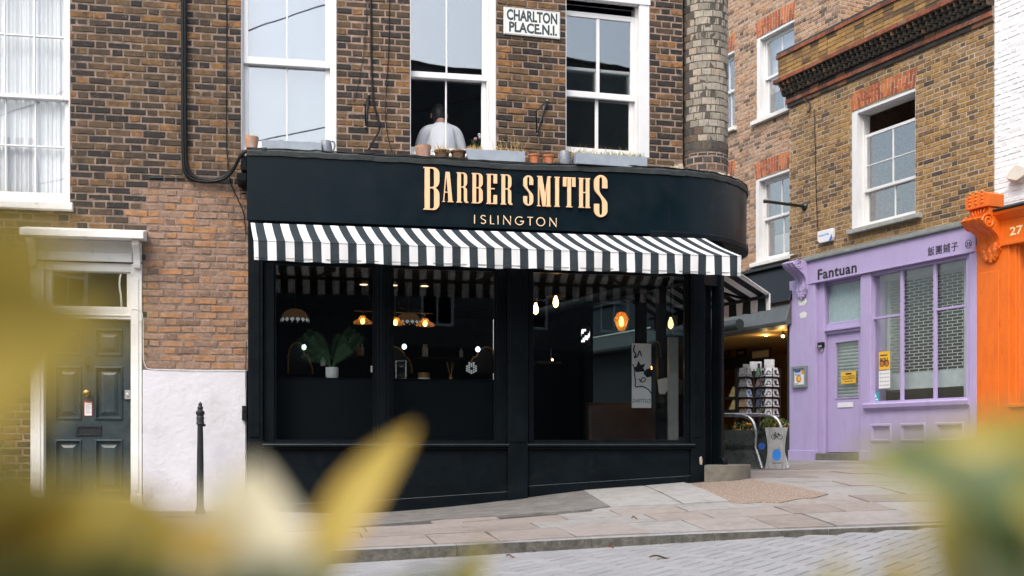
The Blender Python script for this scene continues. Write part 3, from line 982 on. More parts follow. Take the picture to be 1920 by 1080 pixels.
# plinth
mb = MB()
npu = 10
pts = [(pl_u0 + (uH + .06 - pl_u0) * i / npu, pl_z1 + rnd.uniform(-.006, .006)) for i in range(npu + 1)]
mb.prism(A, [(uH + .06, zg - .4), ] + pts[::-1] + [(pl_u0, zg - .4)], -.03, .028)
mb.build('rendered_plinth', 'render', house, bevel=.008, seg=2)
w = sash('window', A, house, wx0, wx1, wz0, wz1, A.z(60, 177), 3, 2, 2, .05, 'pane_soft', stile=.05, box=.022, bottom=.09)
mb = MB()
nf = 70
for i in range(nf):
    t0, t1 = i / nf, (i + 1) / nf
    f = lambda t: -.185 + .009 * math.sin(t * 60) + .006 * math.sin(t * 143 + 1)
    ua, ub = wx0 + .02 + (wx1 - wx0 - .04) * t0, wx0 + .02 + (wx1 - wx0 - .04) * t1
    mb.add([A.p(ua, f(t0), wz0 + .03), A.p(ub, f(t1), wz0 + .03), A.p(ub, f(t1), wz1 - .03), A.p(ua, f(t0), wz1 - .03)], [(0, 1, 2, 3)])
mb.build('net_curtain', 'curtain', w, smooth=True)
sill(A, house, A.u(-75), A.u(136, .06), wz0 + .004, .085, .07, 'white_worn', .05)

# door surround
df = MB()
jl0, jl1, jr0, jr1 = A.u(57, .02), A.u(82, .02), A.u(245, .02), A.u(266, .02)
ztr0, ztr1 = A.z(160, 597), A.z(160, 577)
zfl0, zfl1 = A.z(160, 576), A.z(160, 508)
for a, b in ((jl0, jl1), (jr0, jr1)):
    df.fbox(A, a, b, -.12, .02, zg + .06, A.z(160, 492))
    df.fbox(A, a - .004, b + .004, -.1, .03, zg - .02, A.z(160, 928))
    df.fbox(A, a + .03, b - .03, .02, .028, zg + .2, A.z(160, 520))
df.fbox(A, jl1, jr0, -.14, -.02, ztr0, ztr1)
df.fbox(A, jl1, jr0, -.125, -.008, ztr0 + .03, ztr0 + .05)
df.fbox(A, jl1, jr0, -.12, .0, zfl1, A.z(160, 492))
df.fbox(A, jl1, jl1 + .07, -.12, -.03, ztr1, zfl1)
df.fbox(A, jr0 - .045, jr0, -.12, -.03, ztr1, zfl1)
df.fbox(A, jl1 + .07, jr0 - .045, -.12, -.031, ztr1, ztr1 + .02)
dfo = df.build('door_frame', 'white_worn', house, bevel=.005)
mb = MB()
mb.fbox(A, jl1 + .07, jr0 - .045, -.085, -.08, ztr1 + .02, zfl1)
mb.build('fanlight', 'pane', house)
mb = MB()
mb.fbox(A, jl1 + .05, jr0 - .03, -.32, -.30, ztr1, zfl1)
mb.build('fanlight_blind', 'dark_mid', house)
# threshold
mb = MB()
mb.fbox(A, jl1, jr0, -.2, .05, zg - .3, A.z(160, 940))
mb.build('door_step', 'stone', house, bevel=.01)
# canopy
mb = MB()
zc0, zc1 = A.z(150, 444, .28), A.z(150, 429, .28)
cu0, cu1 = A.u(36, .28), A.u(269, .28)
mb.profile(A, [(-.02, zc0 + .02), (-.02, zc1 + .06), (.27, zc1), (.28, zc1 - .012), (.28, zc0), (.25, zc0)], cu0, cu1)
mb.fbox(A, A.u(56), A.u(266), -.03, .03, A.z(150, 489), zc0 + .015)
mb.fbox(A, A.u(66, .05), A.u(248, .05), .03, .055, A.z(150, 489, .05), A.z(150, 472, .05))
can = mb.build('door_canopy', 'white_worn', house, bevel=.006)
for x0, x1 in ((52, 66), (249, 262)):
    a, b = A.u(x0, .12), A.u(x1, .12)
    mb = MB()
    zt, zb = zc0 - .002, A.z(150, 500, .06)
    H_ = zt - zb
    prof = [(.03, zb), (.075, zb), (.085, zb + .03)] + [(.085 + .13 * (1 - math.cos(t * math.pi / 2)), zb + .03 + (H_ - .08) * math.sin(t * math.pi / 2) ** 1.0) for t in (.2, .4, .6, .8, 1)] + [(.225, zt), (.03, zt)]
    mb.profile(A, prof, a, b)
    mb.build('canopy_bracket', 'white_worn', can, bevel=.005)
# the door leaf
mb = MB()
dn = -.085
zd0, zd1 = A.z(160, 940, dn), ztr0 - .004
a0, a1 = jl1 + .003, jr0 - .003
cols_ = [(A.u(103, dn), A.u(153, dn)), (A.u(178, dn), A.u(230, dn))]
rows_ = [(A.z(160, 667, dn), A.z(160, 616, dn)), (A.z(160, 787, dn), A.z(160, 687, dn)), (A.z(160, 924, dn), A.z(160, 824, dn))]
rects = [(a0, a1, zd0, zd1)]
for ca_, cb_ in cols_:
    for ra, rb_ in rows_:
        rects = subtract(rects, (ca_, cb_, ra, rb_))
for (p, q, r_, s) in rects:
    mb.fquad(A, p, q, r_, s, dn)
mb.fbox(A, a0, a1, dn - .05, dn - .035, zd0, zd1)
for ca_, cb_ in cols_:
    for ra, rb_ in rows_:
        # bolection moulding, recess and raised fielded centre
        def ring(i0, n0, i1, n1):
            o = [(ca_ + i0, ra + i0), (cb_ - i0, ra + i0), (cb_ - i0, rb_ - i0), (ca_ + i0, rb_ - i0)]
            q = [(ca_ + i1, ra + i1), (cb_ - i1, ra + i1), (cb_ - i1, rb_ - i1), (ca_ + i1, rb_ - i1)]
            mb.add([A.p(u, n0, z) for u, z in o] + [A.p(u, n1, z) for u, z in q], [(k, (k + 1) % 4, 4 + (k + 1) % 4, 4 + k) for k in range(4)])
        ring(-.004, dn, .004, dn + .014); ring(.004, dn + .014, .014, dn + .016); ring(.014, dn + .016, .024, dn - .004)
        ring(.024, dn - .004, .032, dn - .022); ring(.032, dn - .022, .045, dn - .022); ring(.045, dn - .022, .085, dn - .002)
        i = .085
        mb.fquad(A, ca_ + i, cb_ - i, ra + i, rb_ - i, dn - .002)
door = mb.build('front_door', 'door', house, fix=False)
mb = MB()
kc = A.w(164.5, 738, dn)
mb.lathe(kc, [(.028, 0), (.028, .008), (.014, .012), (.013, .03), (.034, .045), (.040, .062), (.034, .078), (.012, .086), (.001, .087)], 18, axis=(A.U, Vector((0, 0, 1)), A.N))
mb.build('door_knob', 'brass', door, smooth=True)
mb = MB()
kp_ = [A.w(x, y, dn + n) for x, y, n in ((164, 668, .01), (163, 672, .035), (160, 680, .045), (162, 690, .045), (167, 684, .045), (168, 676, .035))]
mb.tube([A.w(165, 666, dn), A.w(165, 668, dn + .04), A.w(161, 673, dn + .05), A.w(160, 681, dn + .05), A.w(163, 688, dn + .05), A.w(166, 684, dn + .03)], .011, 8)
mb.ball(A.w(165, 667, dn + .012), .020, 12)
mb.ball(A.w(164, 690, dn + .012), .012, 10)
mb.build('door_knocker', 'iron', door, smooth=True)
mb = MB()
la, lb_, lc, ld = A.u(142, dn), A.u(190, dn), A.z(166, 817, dn), A.z(166, 798, dn)
for q in ((la, lb_, lc, lc + .022), (la, lb_, ld - .022, ld), (la, la + .022, lc + .022, ld - .022), (lb_ - .022, lb_, lc + .022, ld - .022)):
    mb.fbox(A, q[0], q[1], dn, dn + .014, q[2], q[3])
mb.fbox(A, la + .022, lb_ - .022, dn, dn + .004, lc + .022, ld - .022)
mb.build('letter_box', 'iron', door, bevel=.004)
mb = MB()
text_mb(mb, '12', A, dn + .001, (A.u(159, dn), A.u(173, dn), A.z(166, 648, dn), A.z(166, 635, dn)), .006, .012)
mb.build('house_number', 'brass', door)
mb = MB()
na, nb_, nc, nd = A.u(158, dn), A.u(173, dn), A.z(166, 780, dn), A.z(166, 752, dn)
mb.fbox(A, na, nb_, dn, dn + .003, nc, nd, 0)
mb.fbox(A, na + .006, nb_ - .006, dn + .003, dn + .0045, nc + .006, nd - .018, 1)
mb.fbox(A, na + .02, nb_ - .02, dn + .003, dn + .0045, nd - .014, nd - .006, 2)
for k in range(9):
    zz = nd - .035 - k * .012
    mb.fbox(A, na + .014, nb_ - rnd.uniform(.012, .03), dn + .0045, dn + .0055, zz, zz + .004, 3)
mb.build('door_notice', ['redframe', 'paper', 'ink', 'greyframe'], door)
mb = MB()
ka, kb_, kc_, kd = A.u(232, .0), A.u(243, .0), A.z(238, 748, 0), A.z(238, 731, 0)
mb.fbox(A, ka, kb_, dn, dn + .03, kc_, kd)
mb.lathe(A.p((ka + kb_) / 2, dn + .03, kc_ + .045), [(.02, 0), (.02, .01), (.012, .014)], 14, axis=(A.U, Vector((0, 0, 1)), A.N))
mb.build('key_safe', 'galv', door, bevel=.006)

# ---- cables and small fittings on the house
def cable(name, label, pts, r, matr='black', seg=8, wob=.0, cat='cable'):
    mb = MB()
    sets = pts if isinstance(pts[0], list) else [pts]
    for k, s in enumerate(sets):
        fine = []
        for i in range(len(s) - 1):
            n_ = max(2, int((s[i + 1] - s[i]).length / .06))
            for q in range(n_):
                v = s[i].lerp(s[i + 1], q / n_)
                fine.append(v + Vector([rnd.uniform(-wob, wob) for _ in range(3)]))
        fine.append(s[-1])
        mb.tube(fine, r if not isinstance(r, list) else r[k], seg)
    c = sets[0][0]
    o = mb.build(name, matr, None, smooth=True, origin=tuple(sets[0][-1]))
    return tag(o, label, cat)

def smooth_path(pts, it=2):
    for _ in range(it):
        o = [pts[0]]
        for i in range(len(pts) - 1):
            o += [pts[i].lerp(pts[i + 1], .25), pts[i].lerp(pts[i + 1], .75)]
        pts = o + [pts[-1]]
    return pts
lines = []
for k, (dx, dn_) in enumerate(((-4, .03), (0, .045), (4, .03), (2, .06), (-2, .06))):
    lines.append(smooth_path([A.w(345 + dx, -260, dn_), A.w(345 + dx, 100, dn_), A.w(345.5 + dx, 296 - dx, dn_), A.w(349 + dx, 322 - dx, dn_), A.w(363 + dx, 336 - dx * .8, dn_), A.w(395, 340 - dx * .8, dn_),
                              A.w(424, 333 - dx * .8, dn_ + .03), A.w(440, 315 - dx * .7, dn_ + .1), A.w(450, 292 - dx * .6, dn_ + .2), A.w(463, 281 - dx * .3, FO - .02), A.w(500, 279.5 - dx * .3, FO + .02 - .005 * k)]))
cable('cable_bundle', 'thick bundle of black cables running down the bricks and bending to the sign board', lines, .011, wob=.0015)
cable('cable', 'thin black cable hanging down the bricks just left of the first shop window', smooth_path([A.w(424, -260, .012), A.w(425, 80, .012), A.w(424, 200, .014), A.w(426, 330, .02), A.w(445, 372, .02), A.w(458, 400, .03), A.w(461, 440, .03)]), .006, wob=.003)
cable('cable', 'thin black cable down the corner of the white rendered plinth', [A.w(462, 640, .03), A.w(461, 700, .04), A.w(461, 760, .04), A.w(461, 870, .04), A.w(459, 960, .04)], .004, wob=.003)
cable('pipe_stub', 'short thin grey pipe lying level on the bricks by the cable bend', [A.w(279, 332.5, .014), A.w(345, 334, .014)], .007, 'lead', cat='pipe')
mb = MB()
mb.fbox(A, A.u(454, .03), A.u(463.5, .03), .028, .075, A.z(458, 788, .03), A.z(458, 761, .03))
mb.fbox(A, A.u(455, .03), A.u(462, .03), .075, .082, A.z(458, 772, .03), A.z(458, 765, .03))
tag(mb.build('junction_box', 'black', None, bevel=.006, origin=tuple(A.w(458, 775, .03))), 'small black junction box on the edge of the white rendered plinth', 'electrical box')
mb = MB()
mb.tube(smooth_path([A.w(246, 579, .03), A.w(262, 580, .035), A.w(268.5, 588, .03), A.w(268.5, 640, .03), A.w(269, 690, .03), A.w(290, 693.5, .035), A.w(463, 695, .035)]), .0035, 6)
tag(mb.build('cable', 'white', None, smooth=True, origin=tuple(A.w(268, 690, .03))), 'thin white cable beside the door frame along the top of the plinth', 'cable')

# iron post by the plinth
pb = A.w(375.5, 958, .35)
zb = gz(pb.x, pb.y)
pst = thing('iron_post', 'slender black iron post with turned finial before the white plinth', 'post', (pb.x, pb.y, zb))
s = Vector(pb).y / F
def zz(py): return CAMZ - (py - HY) * s
mb = MB()
mb.lathe((pb.x, pb.y, 0), [(.05, zb - .05), (.05, zb + .04), (.036, zb + .07), (.034, zz(860)), (.028, zz(800)), (.030, zz(797))], 14)
mb.build('shaft', 'iron', pst, smooth=True)
mb = MB()
mb.lathe((pb.x, pb.y, 0), [(.030, zz(797)), (.042, zz(795)), (.036, zz(789)), (.040, zz(783)), (.034, zz(780)), (.044, zz(776)), (.044, zz(772)), (.024, zz(768)), (.030, zz(764)), (.018, zz(761)), (.022, zz(758)), (.012, zz(755)), (.001, zz(753))], 14)
mb.ball(A.w(383, 797, .35), .016)
mb.build('finial', 'iron', pst, smooth=True)
# ============================================================ THE CORNER SHOP
shop_g = A.w(880, 940, SO)
shop = thing('corner_shop', 'corner shop building with the black curved fascia and dark shopfront', 'shop', tuple(shop_g))
zF1 = A.z(463, 286, FO)                     # top of fascia
C = Frame((2.35, 13.27), (-.4103, .9119))   # shop's flank along the passage
uE = A2.u(1280)                             # right end of upper brick
def AU(u, n, z):
    """point on the bent upper wall"""
    return A.p(u, n, z) if u <= uB else A2.p(u, n, z)
zw0 = zF1 - .05
wins = []
W1 = (A.u(449), A.u(631), A.z(540, 284), A.z(540, -66))
W2 = (A.u(769), A.u(930), A.z(850, 292), A.z(850, -72))
W3 = (A2.u(1061), A2.u(1218), A2.z(1140, 290), A2.z(1170, 2))
def zoneS(u, z):
    if u > A2.u(1238) and z < zF1 + .19 + .05 * math.sin(u * 31): return None
    return 1
mb = MB()
brickwall(mb, AU, uH, uE, zw0 - .3, ZT, [W1, W2, W3], zoneS, seed=5)
mb.build('upper_wall', [MOR_PINK, BR_DARK], shop, fix=False)

# window linings (painted reveals) + sashes
def lined(fr, W, s0, s1, back, **k):
    w = sash('sash_window', fr, shop, s0, s1, W[2], W[3], back=back, **k)
    mb = MB()
    if s1 < W[1]:
        mb.prism(fr, [(s1, W[2]), (W[1], W[2]), (W[1], W[3]), (s1, W[3])], -back - .1, -.004)
    mb.fbox(fr, s0 - .01, W[1] + .01, -back - .12, -.004, W[3] - .02, W[3] + .05)
    if W[0] < s0:
        mb.fbox(fr, W[0], s0, -back - .1, -.004, W[2], W[3] - .02)
    else:
        mb.fbox(fr, W[0], W[0] + .008, -back, -.003, W[2], W[3] - .021)
    mb.build('window_lining', 'white', w, bevel=.003)
    return w
w1 = lined(A, W1, A.u(453), A.u(622), .045, zm=A.z(540, 113), cols=2, rt=1, rb=1, glass='pane', stile=.05, box=.016, bottom=.09, rail=.075)
w2 = lined(A, W2, A.u(759, -.09), A.u(918), .08, zm=A.z(845, 137), cols=2, rt=1, rb=1, glass='pane', glass_low='low_pane', stile=.05, box=.016, bottom=.08, rail=.065)
# third window: its outer sash stands dropped, leaving a dark gap at the head
def third():
    fr = A2
    s0, s1, back = A2.u(1050, -.09), A2.u(1199), .08
    n = -back
    Z = lambda y: A2.z(1125, y, n)
    mb, gl = MB(), MB()
    a, b, c, d = s0, s1, W3[2], W3[3]
    mb.fbox(fr, a, a + .016, n - .14, n, c, d); mb.fbox(fr, b - .016, b, n - .14, n, c, d)
    mb.fbox(fr, a + .016, b - .016, n - .14, n, d - .02, d)
    mb.fbox(fr, a + .016, b - .016, n - .14, n - .004, c, c + .03)
    a += .016; b -= .016
    for (za, zb, nn, br, tr) in ((Z(184), Z(24), n - .02, .07, .06), (c + .03, Z(126), n - .066, .07, .035)):
        T, st = .04, .05
        mb.fbox(fr, a, a + st, nn - T, nn, za, zb); mb.fbox(fr, b - st, b, nn - T, nn, za, zb)
        mb.fbox(fr, a + st, b - st, nn - T, nn - .001, za, za + br); mb.fbox(fr, a + st, b - st, nn - T, nn - .001, zb - tr, zb)
        x = (a + b) / 2
        mb.fbox(fr, x - .018, x + .018, nn - T + .004, nn - .004, za + br, zb - tr)
        gl.fbox(fr, a + st - .006, b - st + .006, nn - T / 2 - .002, nn - T / 2 + .002, za + br - .006, zb - tr + .006)
    w = mb.build('sash_window', 'white', shop, bevel=.004)
    tag(w, 'right hand sash window whose upper sash has slipped down')
    gl.build('pane', 'pane_dim', w)
    mb = MB()
    mb.fbox(fr, s1, W3[1], -back - .1, -.004, c, d)
    mb.fbox(fr, s0 - .01, W3[1] + .01, -back - .12, .006, d - .02, d + .06)
    mb.fbox(fr, W3[0], W3[0] + .008, -back, -.003, c, d - .021)
    mb.build('window_lining', 'white', w, bevel=.003)
third()
# blind behind the first window
mb = MB()
mb.fbox(A, W1[0] + .02, W1[1] - .02, -.20, -.19, W1[2] - .02, W1[3])
mb.build('window_blind', 'blind', w1)

# body of the building above the shop
def poly_body(name, parent, pts, z0, z1, matr, skip=(), caps=(1, 1)):
    k = len(pts)
    vs = [(p[0], p[1], z0) for p in pts] + [(p[0], p[1], z1) for p in pts]
    fs = [(i, (i + 1) % k, k + (i + 1) % k, k + i) for i in range(k) if i not in skip]
    if caps[0]: fs.append(tuple(range(k - 1, -1, -1)))
    if caps[1]: fs.append(tuple(range(k, 2 * k)))
    mb = MB(); mb.add(vs, fs)
    return mb.build(name, matr, parent, fix=False)
PE = A2.p(uE, -.012, 0)
cend = Vector((PE.x, PE.y, 0)) + C.U * 6.0
bl = A.p(uH, -6, 0)
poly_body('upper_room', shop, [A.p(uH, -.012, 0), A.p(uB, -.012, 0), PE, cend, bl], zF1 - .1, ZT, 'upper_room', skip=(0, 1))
poly_body('roof_storey', shop, [A.p(uH, -.004, 0), A.p(uB, -.004, 0), A2.p(uE, -.004, 0), cend, bl], ZT + .001, 9.4, BR_DARK)

# rounded corner of painted bricks
yE = A2.p(uE, 0, 0).y
cY = yE + .14
ccx = (1321.5 - CX) / F * cY
cr = (1365 - 1278) / 2 / F * cY * .99
def cyl(u, n, z):
    t = R(-175) + u / cr
    return Vector((ccx + (cr + n) * math.cos(t), cY + (cr + n) * math.sin(t), z))
mb = MB()
clen = cr * R(230)
def zoneC(u, z):
    if z < zF1 + .42: return 2
    if u < .16 + .05 * math.sin(z * 9) : return 2
    if z < zF1 + .62 and u < .33 + .12 * math.sin(z * 7): return 2
    return 1
brickwall(mb, cyl, 0, clen, zF1 + .33, ZT, [], zoneC, hb=.104, bond='header', seed=9, curved=True, jit=.0025, dep=.008, mor=.0055, course=.083)
brickwall(mb, cyl, 0, clen, zF1 - .1, zF1 + .33, [], lambda u, z: 2, hb=.095, bond='header', seed=10, curved=True, jit=.003, dep=.008, mor=.017, course=.083, mmat=3)
mb.build('corner_column', [MOR_SOOT, BR_CAST, BR_SOOT, MOR_PINK], shop, fix=False)
# rubble and mortar skirt under the column and at the wall's foot
mb = MB()
k = 36
rings = []
for (rr_, zz_) in ((cr + .10, zF1 + .0), (cr + .08, zF1 + .04), (cr + .03, zF1 + .07), (cr + .0, zF1 + .10)):
    rings.append([Vector((ccx + (rr_ + rnd.uniform(-.02, .02)) * math.cos(2 * math.pi * i / k), cY + (rr_ + rnd.uniform(-.02, .02)) * math.sin(2 * math.pi * i / k), zz_ + rnd.uniform(-.02, .03))) for i in range(k)])
mb.add([v for r_ in rings for v in r_], [(a * k + i, a * k + (i + 1) % k, (a + 1) * k + (i + 1) % k, (a + 1) * k + i) for a in range(3) for i in range(k)])
nn_ = 14
ua, ub = A2.u(1228), uE
vs = []
for j, (n_, z_) in enumerate(((.14, 0), (.12, .06), (.05, .13), (.012, .21), (-.02, .22))):
    for i in range(nn_ + 1):
        t = i / nn_
        vs.append(A2.p(ua + (ub - ua) * t, n_ * (.4 + .6 * t) + rnd.uniform(-.012, .012), zF1 + z_ * (.55 + .45 * t) + rnd.uniform(-.02, .02)))
mb.add(vs, [(j * (nn_ + 1) + i, j * (nn_ + 1) + i + 1, (j + 1) * (nn_ + 1) + i + 1, (j + 1) * (nn_ + 1) + i) for j in range(4) for i in range(nn_)])
mb.build('rubble_skirt', RUBBLE, shop, fix=False)

# ---------------------------------------------------- fascia swept round the corner
uF0 = A.u(463, FO)
Pf = A.p(A.u(1255, FO), FO, 0)
aS = math.atan((1400 - CX) / F)
nr = Vector((math.cos(aS), -math.sin(aS), 0))
nin = -A.N
rF = -Pf.dot(nr) / (1 + nin.dot(nr))
cF = Pf + nin * rF
ySil = (cF + nr * rF).y
zF0 = CAMZ + (HY - 470) / F * ySil
path = [(A.p(uF0 + (A.u(1255, FO) - uF0) * i / 40, FO, 0), A.N) for i in range(41)]
a0 = math.atan2(-nin.y, -nin.x)
for i in range(1, 49):
    t = a0 + R(103.6) * i / 48
    nv = Vector((math.cos(t), math.sin(t), 0))
    path.append((cF + nv * rF, nv))
lastp, lastn = path[-1]
dirb = Vector((-lastn.y, lastn.x, 0))
for i in range(1, 9): path.append((lastp + dirb * .3 * i, lastn))
def sweep(mb, prof, path, mi=0, zw=None, closed=True):
    k = len(prof)
    vs = []
    for i, (p, nv) in enumerate(path):
        for (o, z) in prof:
            w_ = zw(i) if zw else 0
            vs.append((p.x + nv.x * o, p.y + nv.y * o, z + w_))
    fs = []
    for i in range(len(path) - 1):
        for j in range(k if closed else k - 1):
            fs.append((i * k + j, (i + 1) * k + j, (i + 1) * k + (j + 1) % k, i * k + (j + 1) % k))
    if closed:
        fs.append(tuple(range(k))); fs.append(tuple(range(len(path) * k - 1, len(path) * k - k - 1, -1)))
    mb.add(vs, fs, mi)
mb = MB()
sweep(mb, [(0, zF0), (0, zF1 - .004), (-.78, zF1 - .004), (-.78, zF1 - .06), (-.05, zF1 - .06), (-.05, zF0)], path)
fas = mb.build('fascia', 'fascia', shop, smooth=True)
mb = MB()
sweep(mb, [(.022, zF0 - .03), (.022, zF0 + .02), (.006, zF0 + .035), (.002, zF0 + .04), (-.02, zF0 + .04), (-.30, zF0 - .0), (-.30, zF0 - .03)], path[38:])
mb.build('fascia_moulding', 'navy', fas, smooth=True)
mb = MB()
wv = [rnd.uniform(-.006, .006) - .016 * math.exp(-((i - 25) / 5.) ** 2) + .010 * math.exp(-((i - 6) / 6.) ** 2) for i in range(len(path))]
sweep(mb, [(.018, zF1 - .035), (.024, zF1 + .012), (.012, zF1 + .030), (-.79, zF1 + .02), (-.79, zF1 - .002), (.002, zF1 - .003), (.002, zF1 - .035)], path, zw=lambda i: wv[i])
mb.build('lead_capping', 'lead', fas, smooth=True)
mb = MB()
def stud(u, z):
    mb = MB()
    mb.lathe(A.p(u, FO - .001, z), [(.007, 0), (.006, .004), (.001, .005)], 8, axis=(A.U, Vector((0, 0, 1)), A.N))
    mb.build('screw', 'black', fas)
for x, y in ((468.5, 292), (468.5, 320), (468.5, 351), (468.5, 385), (492, 294), (1249, 328), (1249, 357), (1249, 388), (1249, 417), (585, 296), (700, 302)):
    stud(*A.px(x, y, FO))
    if x == 1249: stud(*A.px(1256.5, y + .5, FO))
mb = MB()
us = A.u(1253, FO)
mb.fbox(A, us - .0015, us + .0015, FO - .001, FO + .002, zF0 + .1, zF1 - .01)
mb.build('panel_seam', 'black', fas)
# bracket and boxing at the fascia's left end
mb = MB()
mb.fbox(A, A.u(452, .2), uF0 - .002, .02, FO - .06, A.z(458, 322, .2), zF1 - .02)
mb.fbox(A, A.u(445, .2), uF0 - .003, .015, FO - .01, A.z(458, 344, .2), A.z(458, 329, .2))
mb.build('end_bracket', 'navy', shop, bevel=.006)

# cables lying along the capping
def along(x0, x1, n0, dz, amp, ph, cnt=40):
    o = []
    L = len(path)
    for i in range(cnt + 1):
        t = i / cnt
        q = x0 + (x1 - x0) * t
        k = min(int(q), L - 2); f_ = q - k
        p = path[k][0].lerp(path[k + 1][0], f_); nv = path[k][1]
        o.append(Vector((p.x + nv.x * n0(t), p.y + nv.y * n0(t), zF1 + .03 + dz + wv[k] + amp * abs(math.sin(t * 9 + ph)))))
    return o
cable('cable_bundle', 'loose black cables lying along the top edge of the shop fascia', [
    along(0, 72, lambda t: .012, .004, .008, 0, 70), along(0, 66, lambda t: -.01, .006, .012, 1, 70), along(10, 70, lambda t: .02 - .02 * t, -.008, .012, 2, 60), along(14, 60, lambda t: -.03, .006, .016, 4, 60)], .007, wob=.003)
cable('cable', 'thick black cable hanging between the first and second shop windows down to the capping', [
    smooth_path([A.w(694.5, -260, .015), A.w(695.5, 60, .015), A.w(697, 150, .015), A.w(700, 195, .02), A.w(710, 225, .025), A.w(712, 245, .03), A.w(700, 264, .05), A.w(692, 280, .15)])], .011, wob=.002)
cable('cable', 'thin dark cable on the bricks to the left of the second shop window', [
    smooth_path([A.w(730, -260, .01), A.w(731, 70, .01), A.w(724, 165, .012), A.w(722, 220, .012), A.w(728, 262, .03), A.w(735, 284, .15)])], .005, wob=.003)
cable('cable', 'pale grey wire slanting down the bricks between the first and second shop windows', [
    smooth_path([A.w(690, -200, .01), A.w(688, 40, .01), A.w(678, 130, .01), A.w(668, 172, .01), A.w(663, 190, .012)])], .0035, 'lead', wob=.002)

# ---------------------------------------------------- sign lettering
def shear_z(x, y, n): return A.px(x, y, n)
S_ = [(.34, .69), (.34, .84)] + arc(.17, .84, .17, .16, 0, 180, 16)[1:] + [(0, .70)] + bez((0, .70), (0, .56), (.21, .50), (.21, .33), 10)[1:] + [(.21, .12)] + arc(.17, .12, .04, .075, 0, -180, 8)[1:] + \
     [(.13, .31), (0, .31), (0, .16)] + arc(.17, .16, .17, .16, 180, 360, 16)[1:] + [(.34, .30)] + bez((.34, .30), (.34, .44), (.13, .50), (.13, .67), 10)[1:] + [(.13, .88)] + arc(.17, .88, .04, .075, 180, 0, 8)[1:] + [(.21, .69)]
bt = arc(.22, .86, .145, .14, 90, 0, 6)
B_o = [(0, 0), (0, .025), (.03, .025), (.03, .975), (0, .975), (0, 1), (.20, 1)] + bt + bez((.365, .68), (.365, .58), (.30, .54), (.27, .52), 5) + bez((.27, .52), (.30, .50), (.365, .46), (.365, .36), 5)[1:] + arc(.22, .14, .145, .14, 0, -90, 6) + [(.2, 0)]
hole_t = [(.145, .972), (.19, .972)] + arc(.19, .90, .055, .072, 90, 0, 5)[1:] + arc(.19, .60, .055, .065, 0, -90, 5) + [(.145, .535)]
hole_b = [(.145, .505), (.19, .505)] + arc(.19, .44, .055, .065, 90, 0, 5)[1:] + arc(.19, .10, .055, .072, 0, -90, 5) + [(.145, .028)]
R_o = [(0, 0), (0, .025), (.03, .025), (.03, .975), (0, .975), (0, 1), (.20, 1)] + arc(.22, .86, .13, .14, 90, 0, 6) + bez((.35, .68), (.35, .58), (.29, .54), (.26, .525), 5) + bez((.26, .525), (.30, .50), (.345, .48), (.345, .40), 5)[1:] + \
      [(.345, .06), (.385, .03), (.385, 0), (.30, 0), (.245, .06), (.245, .44)] + arc(.19, .44, .055, .065, 0, 90, 5)[1:] + [(.145, .505), (.145, .025), (.18, .025), (.18, 0)]
GL = {
 'B': ([B_o, hole_t, hole_b], .365), 'R': ([R_o, hole_t], .385), 'S': ([S_], .34),
 'A': ([[(0, 0), (0, .025), (.03, .025), (.115, 1), (.25, 1), (.345, .025), (.385, .025), (.385, 0), (.185, 0), (.185, .025), (.215, .025), (.193, .31), (.086, .31), (.060, .025), (.095, .025), (.095, 0)],
        [(.089, .34), (.19, .34), (.138, .86)]], .385),
 'E': ([[(0, 0), (0, .025), (.03, .025), (.03, .975), (0, .975), (0, 1), (.36, 1), (.36, .69), (.24, .69), (.24, .97), (.145, .97), (.145, .53), (.28, .53), (.28, .495), (.145, .495), (.145, .03), (.24, .03), (.24, .3), (.36, .3), (.36, 0)]], .36),
 'I': ([[(0, 0), (0, .03), (.03, .03), (.03, .97), (0, .97), (0, 1), (.18, 1), (.18, .97), (.15, .97), (.15, .03), (.18, .03), (.18, 0)]], .18),
 'T': ([[(.11, 0), (.11, .03), (.15, .03), (.15, .965), (.115, .965), (.115, .69), (0, .69), (0, 1), (.42, 1), (.42, .69), (.305, .69), (.305, .965), (.27, .965), (.27, .03), (.31, .03), (.31, 0)]], .42),
 'H': ([[(0, 0), (0, .03), (.03, .03), (.03, .97), (0, .97), (0, 1), (.18, 1), (.18, .97), (.15, .97), (.15, .53), (.25, .53), (.25, .97), (.22, .97), (.22, 1), (.40, 1), (.40, .97), (.37, .97), (.37, .03), (.40, .03), (.40, 0), (.22, 0), (.22, .03), (.25, .03), (.25, .495), (.15, .495), (.15, .03), (.18, .03), (.18, 0)]], .40),
 'M': ([[(0, 0), (0, .03), (.035, .03), (.035, .97), (0, .97), (0, 1), (.17, 1), (.275, .40), (.36, 1), (.48, 1), (.48, .97), (.45, .97), (.45, .03), (.48, .03), (.48, 0), (.3, 0), (.3, .03), (.33, .03), (.33, .66), (.285, 0), (.19, 0), (.075, .66), (.075, .03), (.115, .03), (.115, 0)]], .48),
}
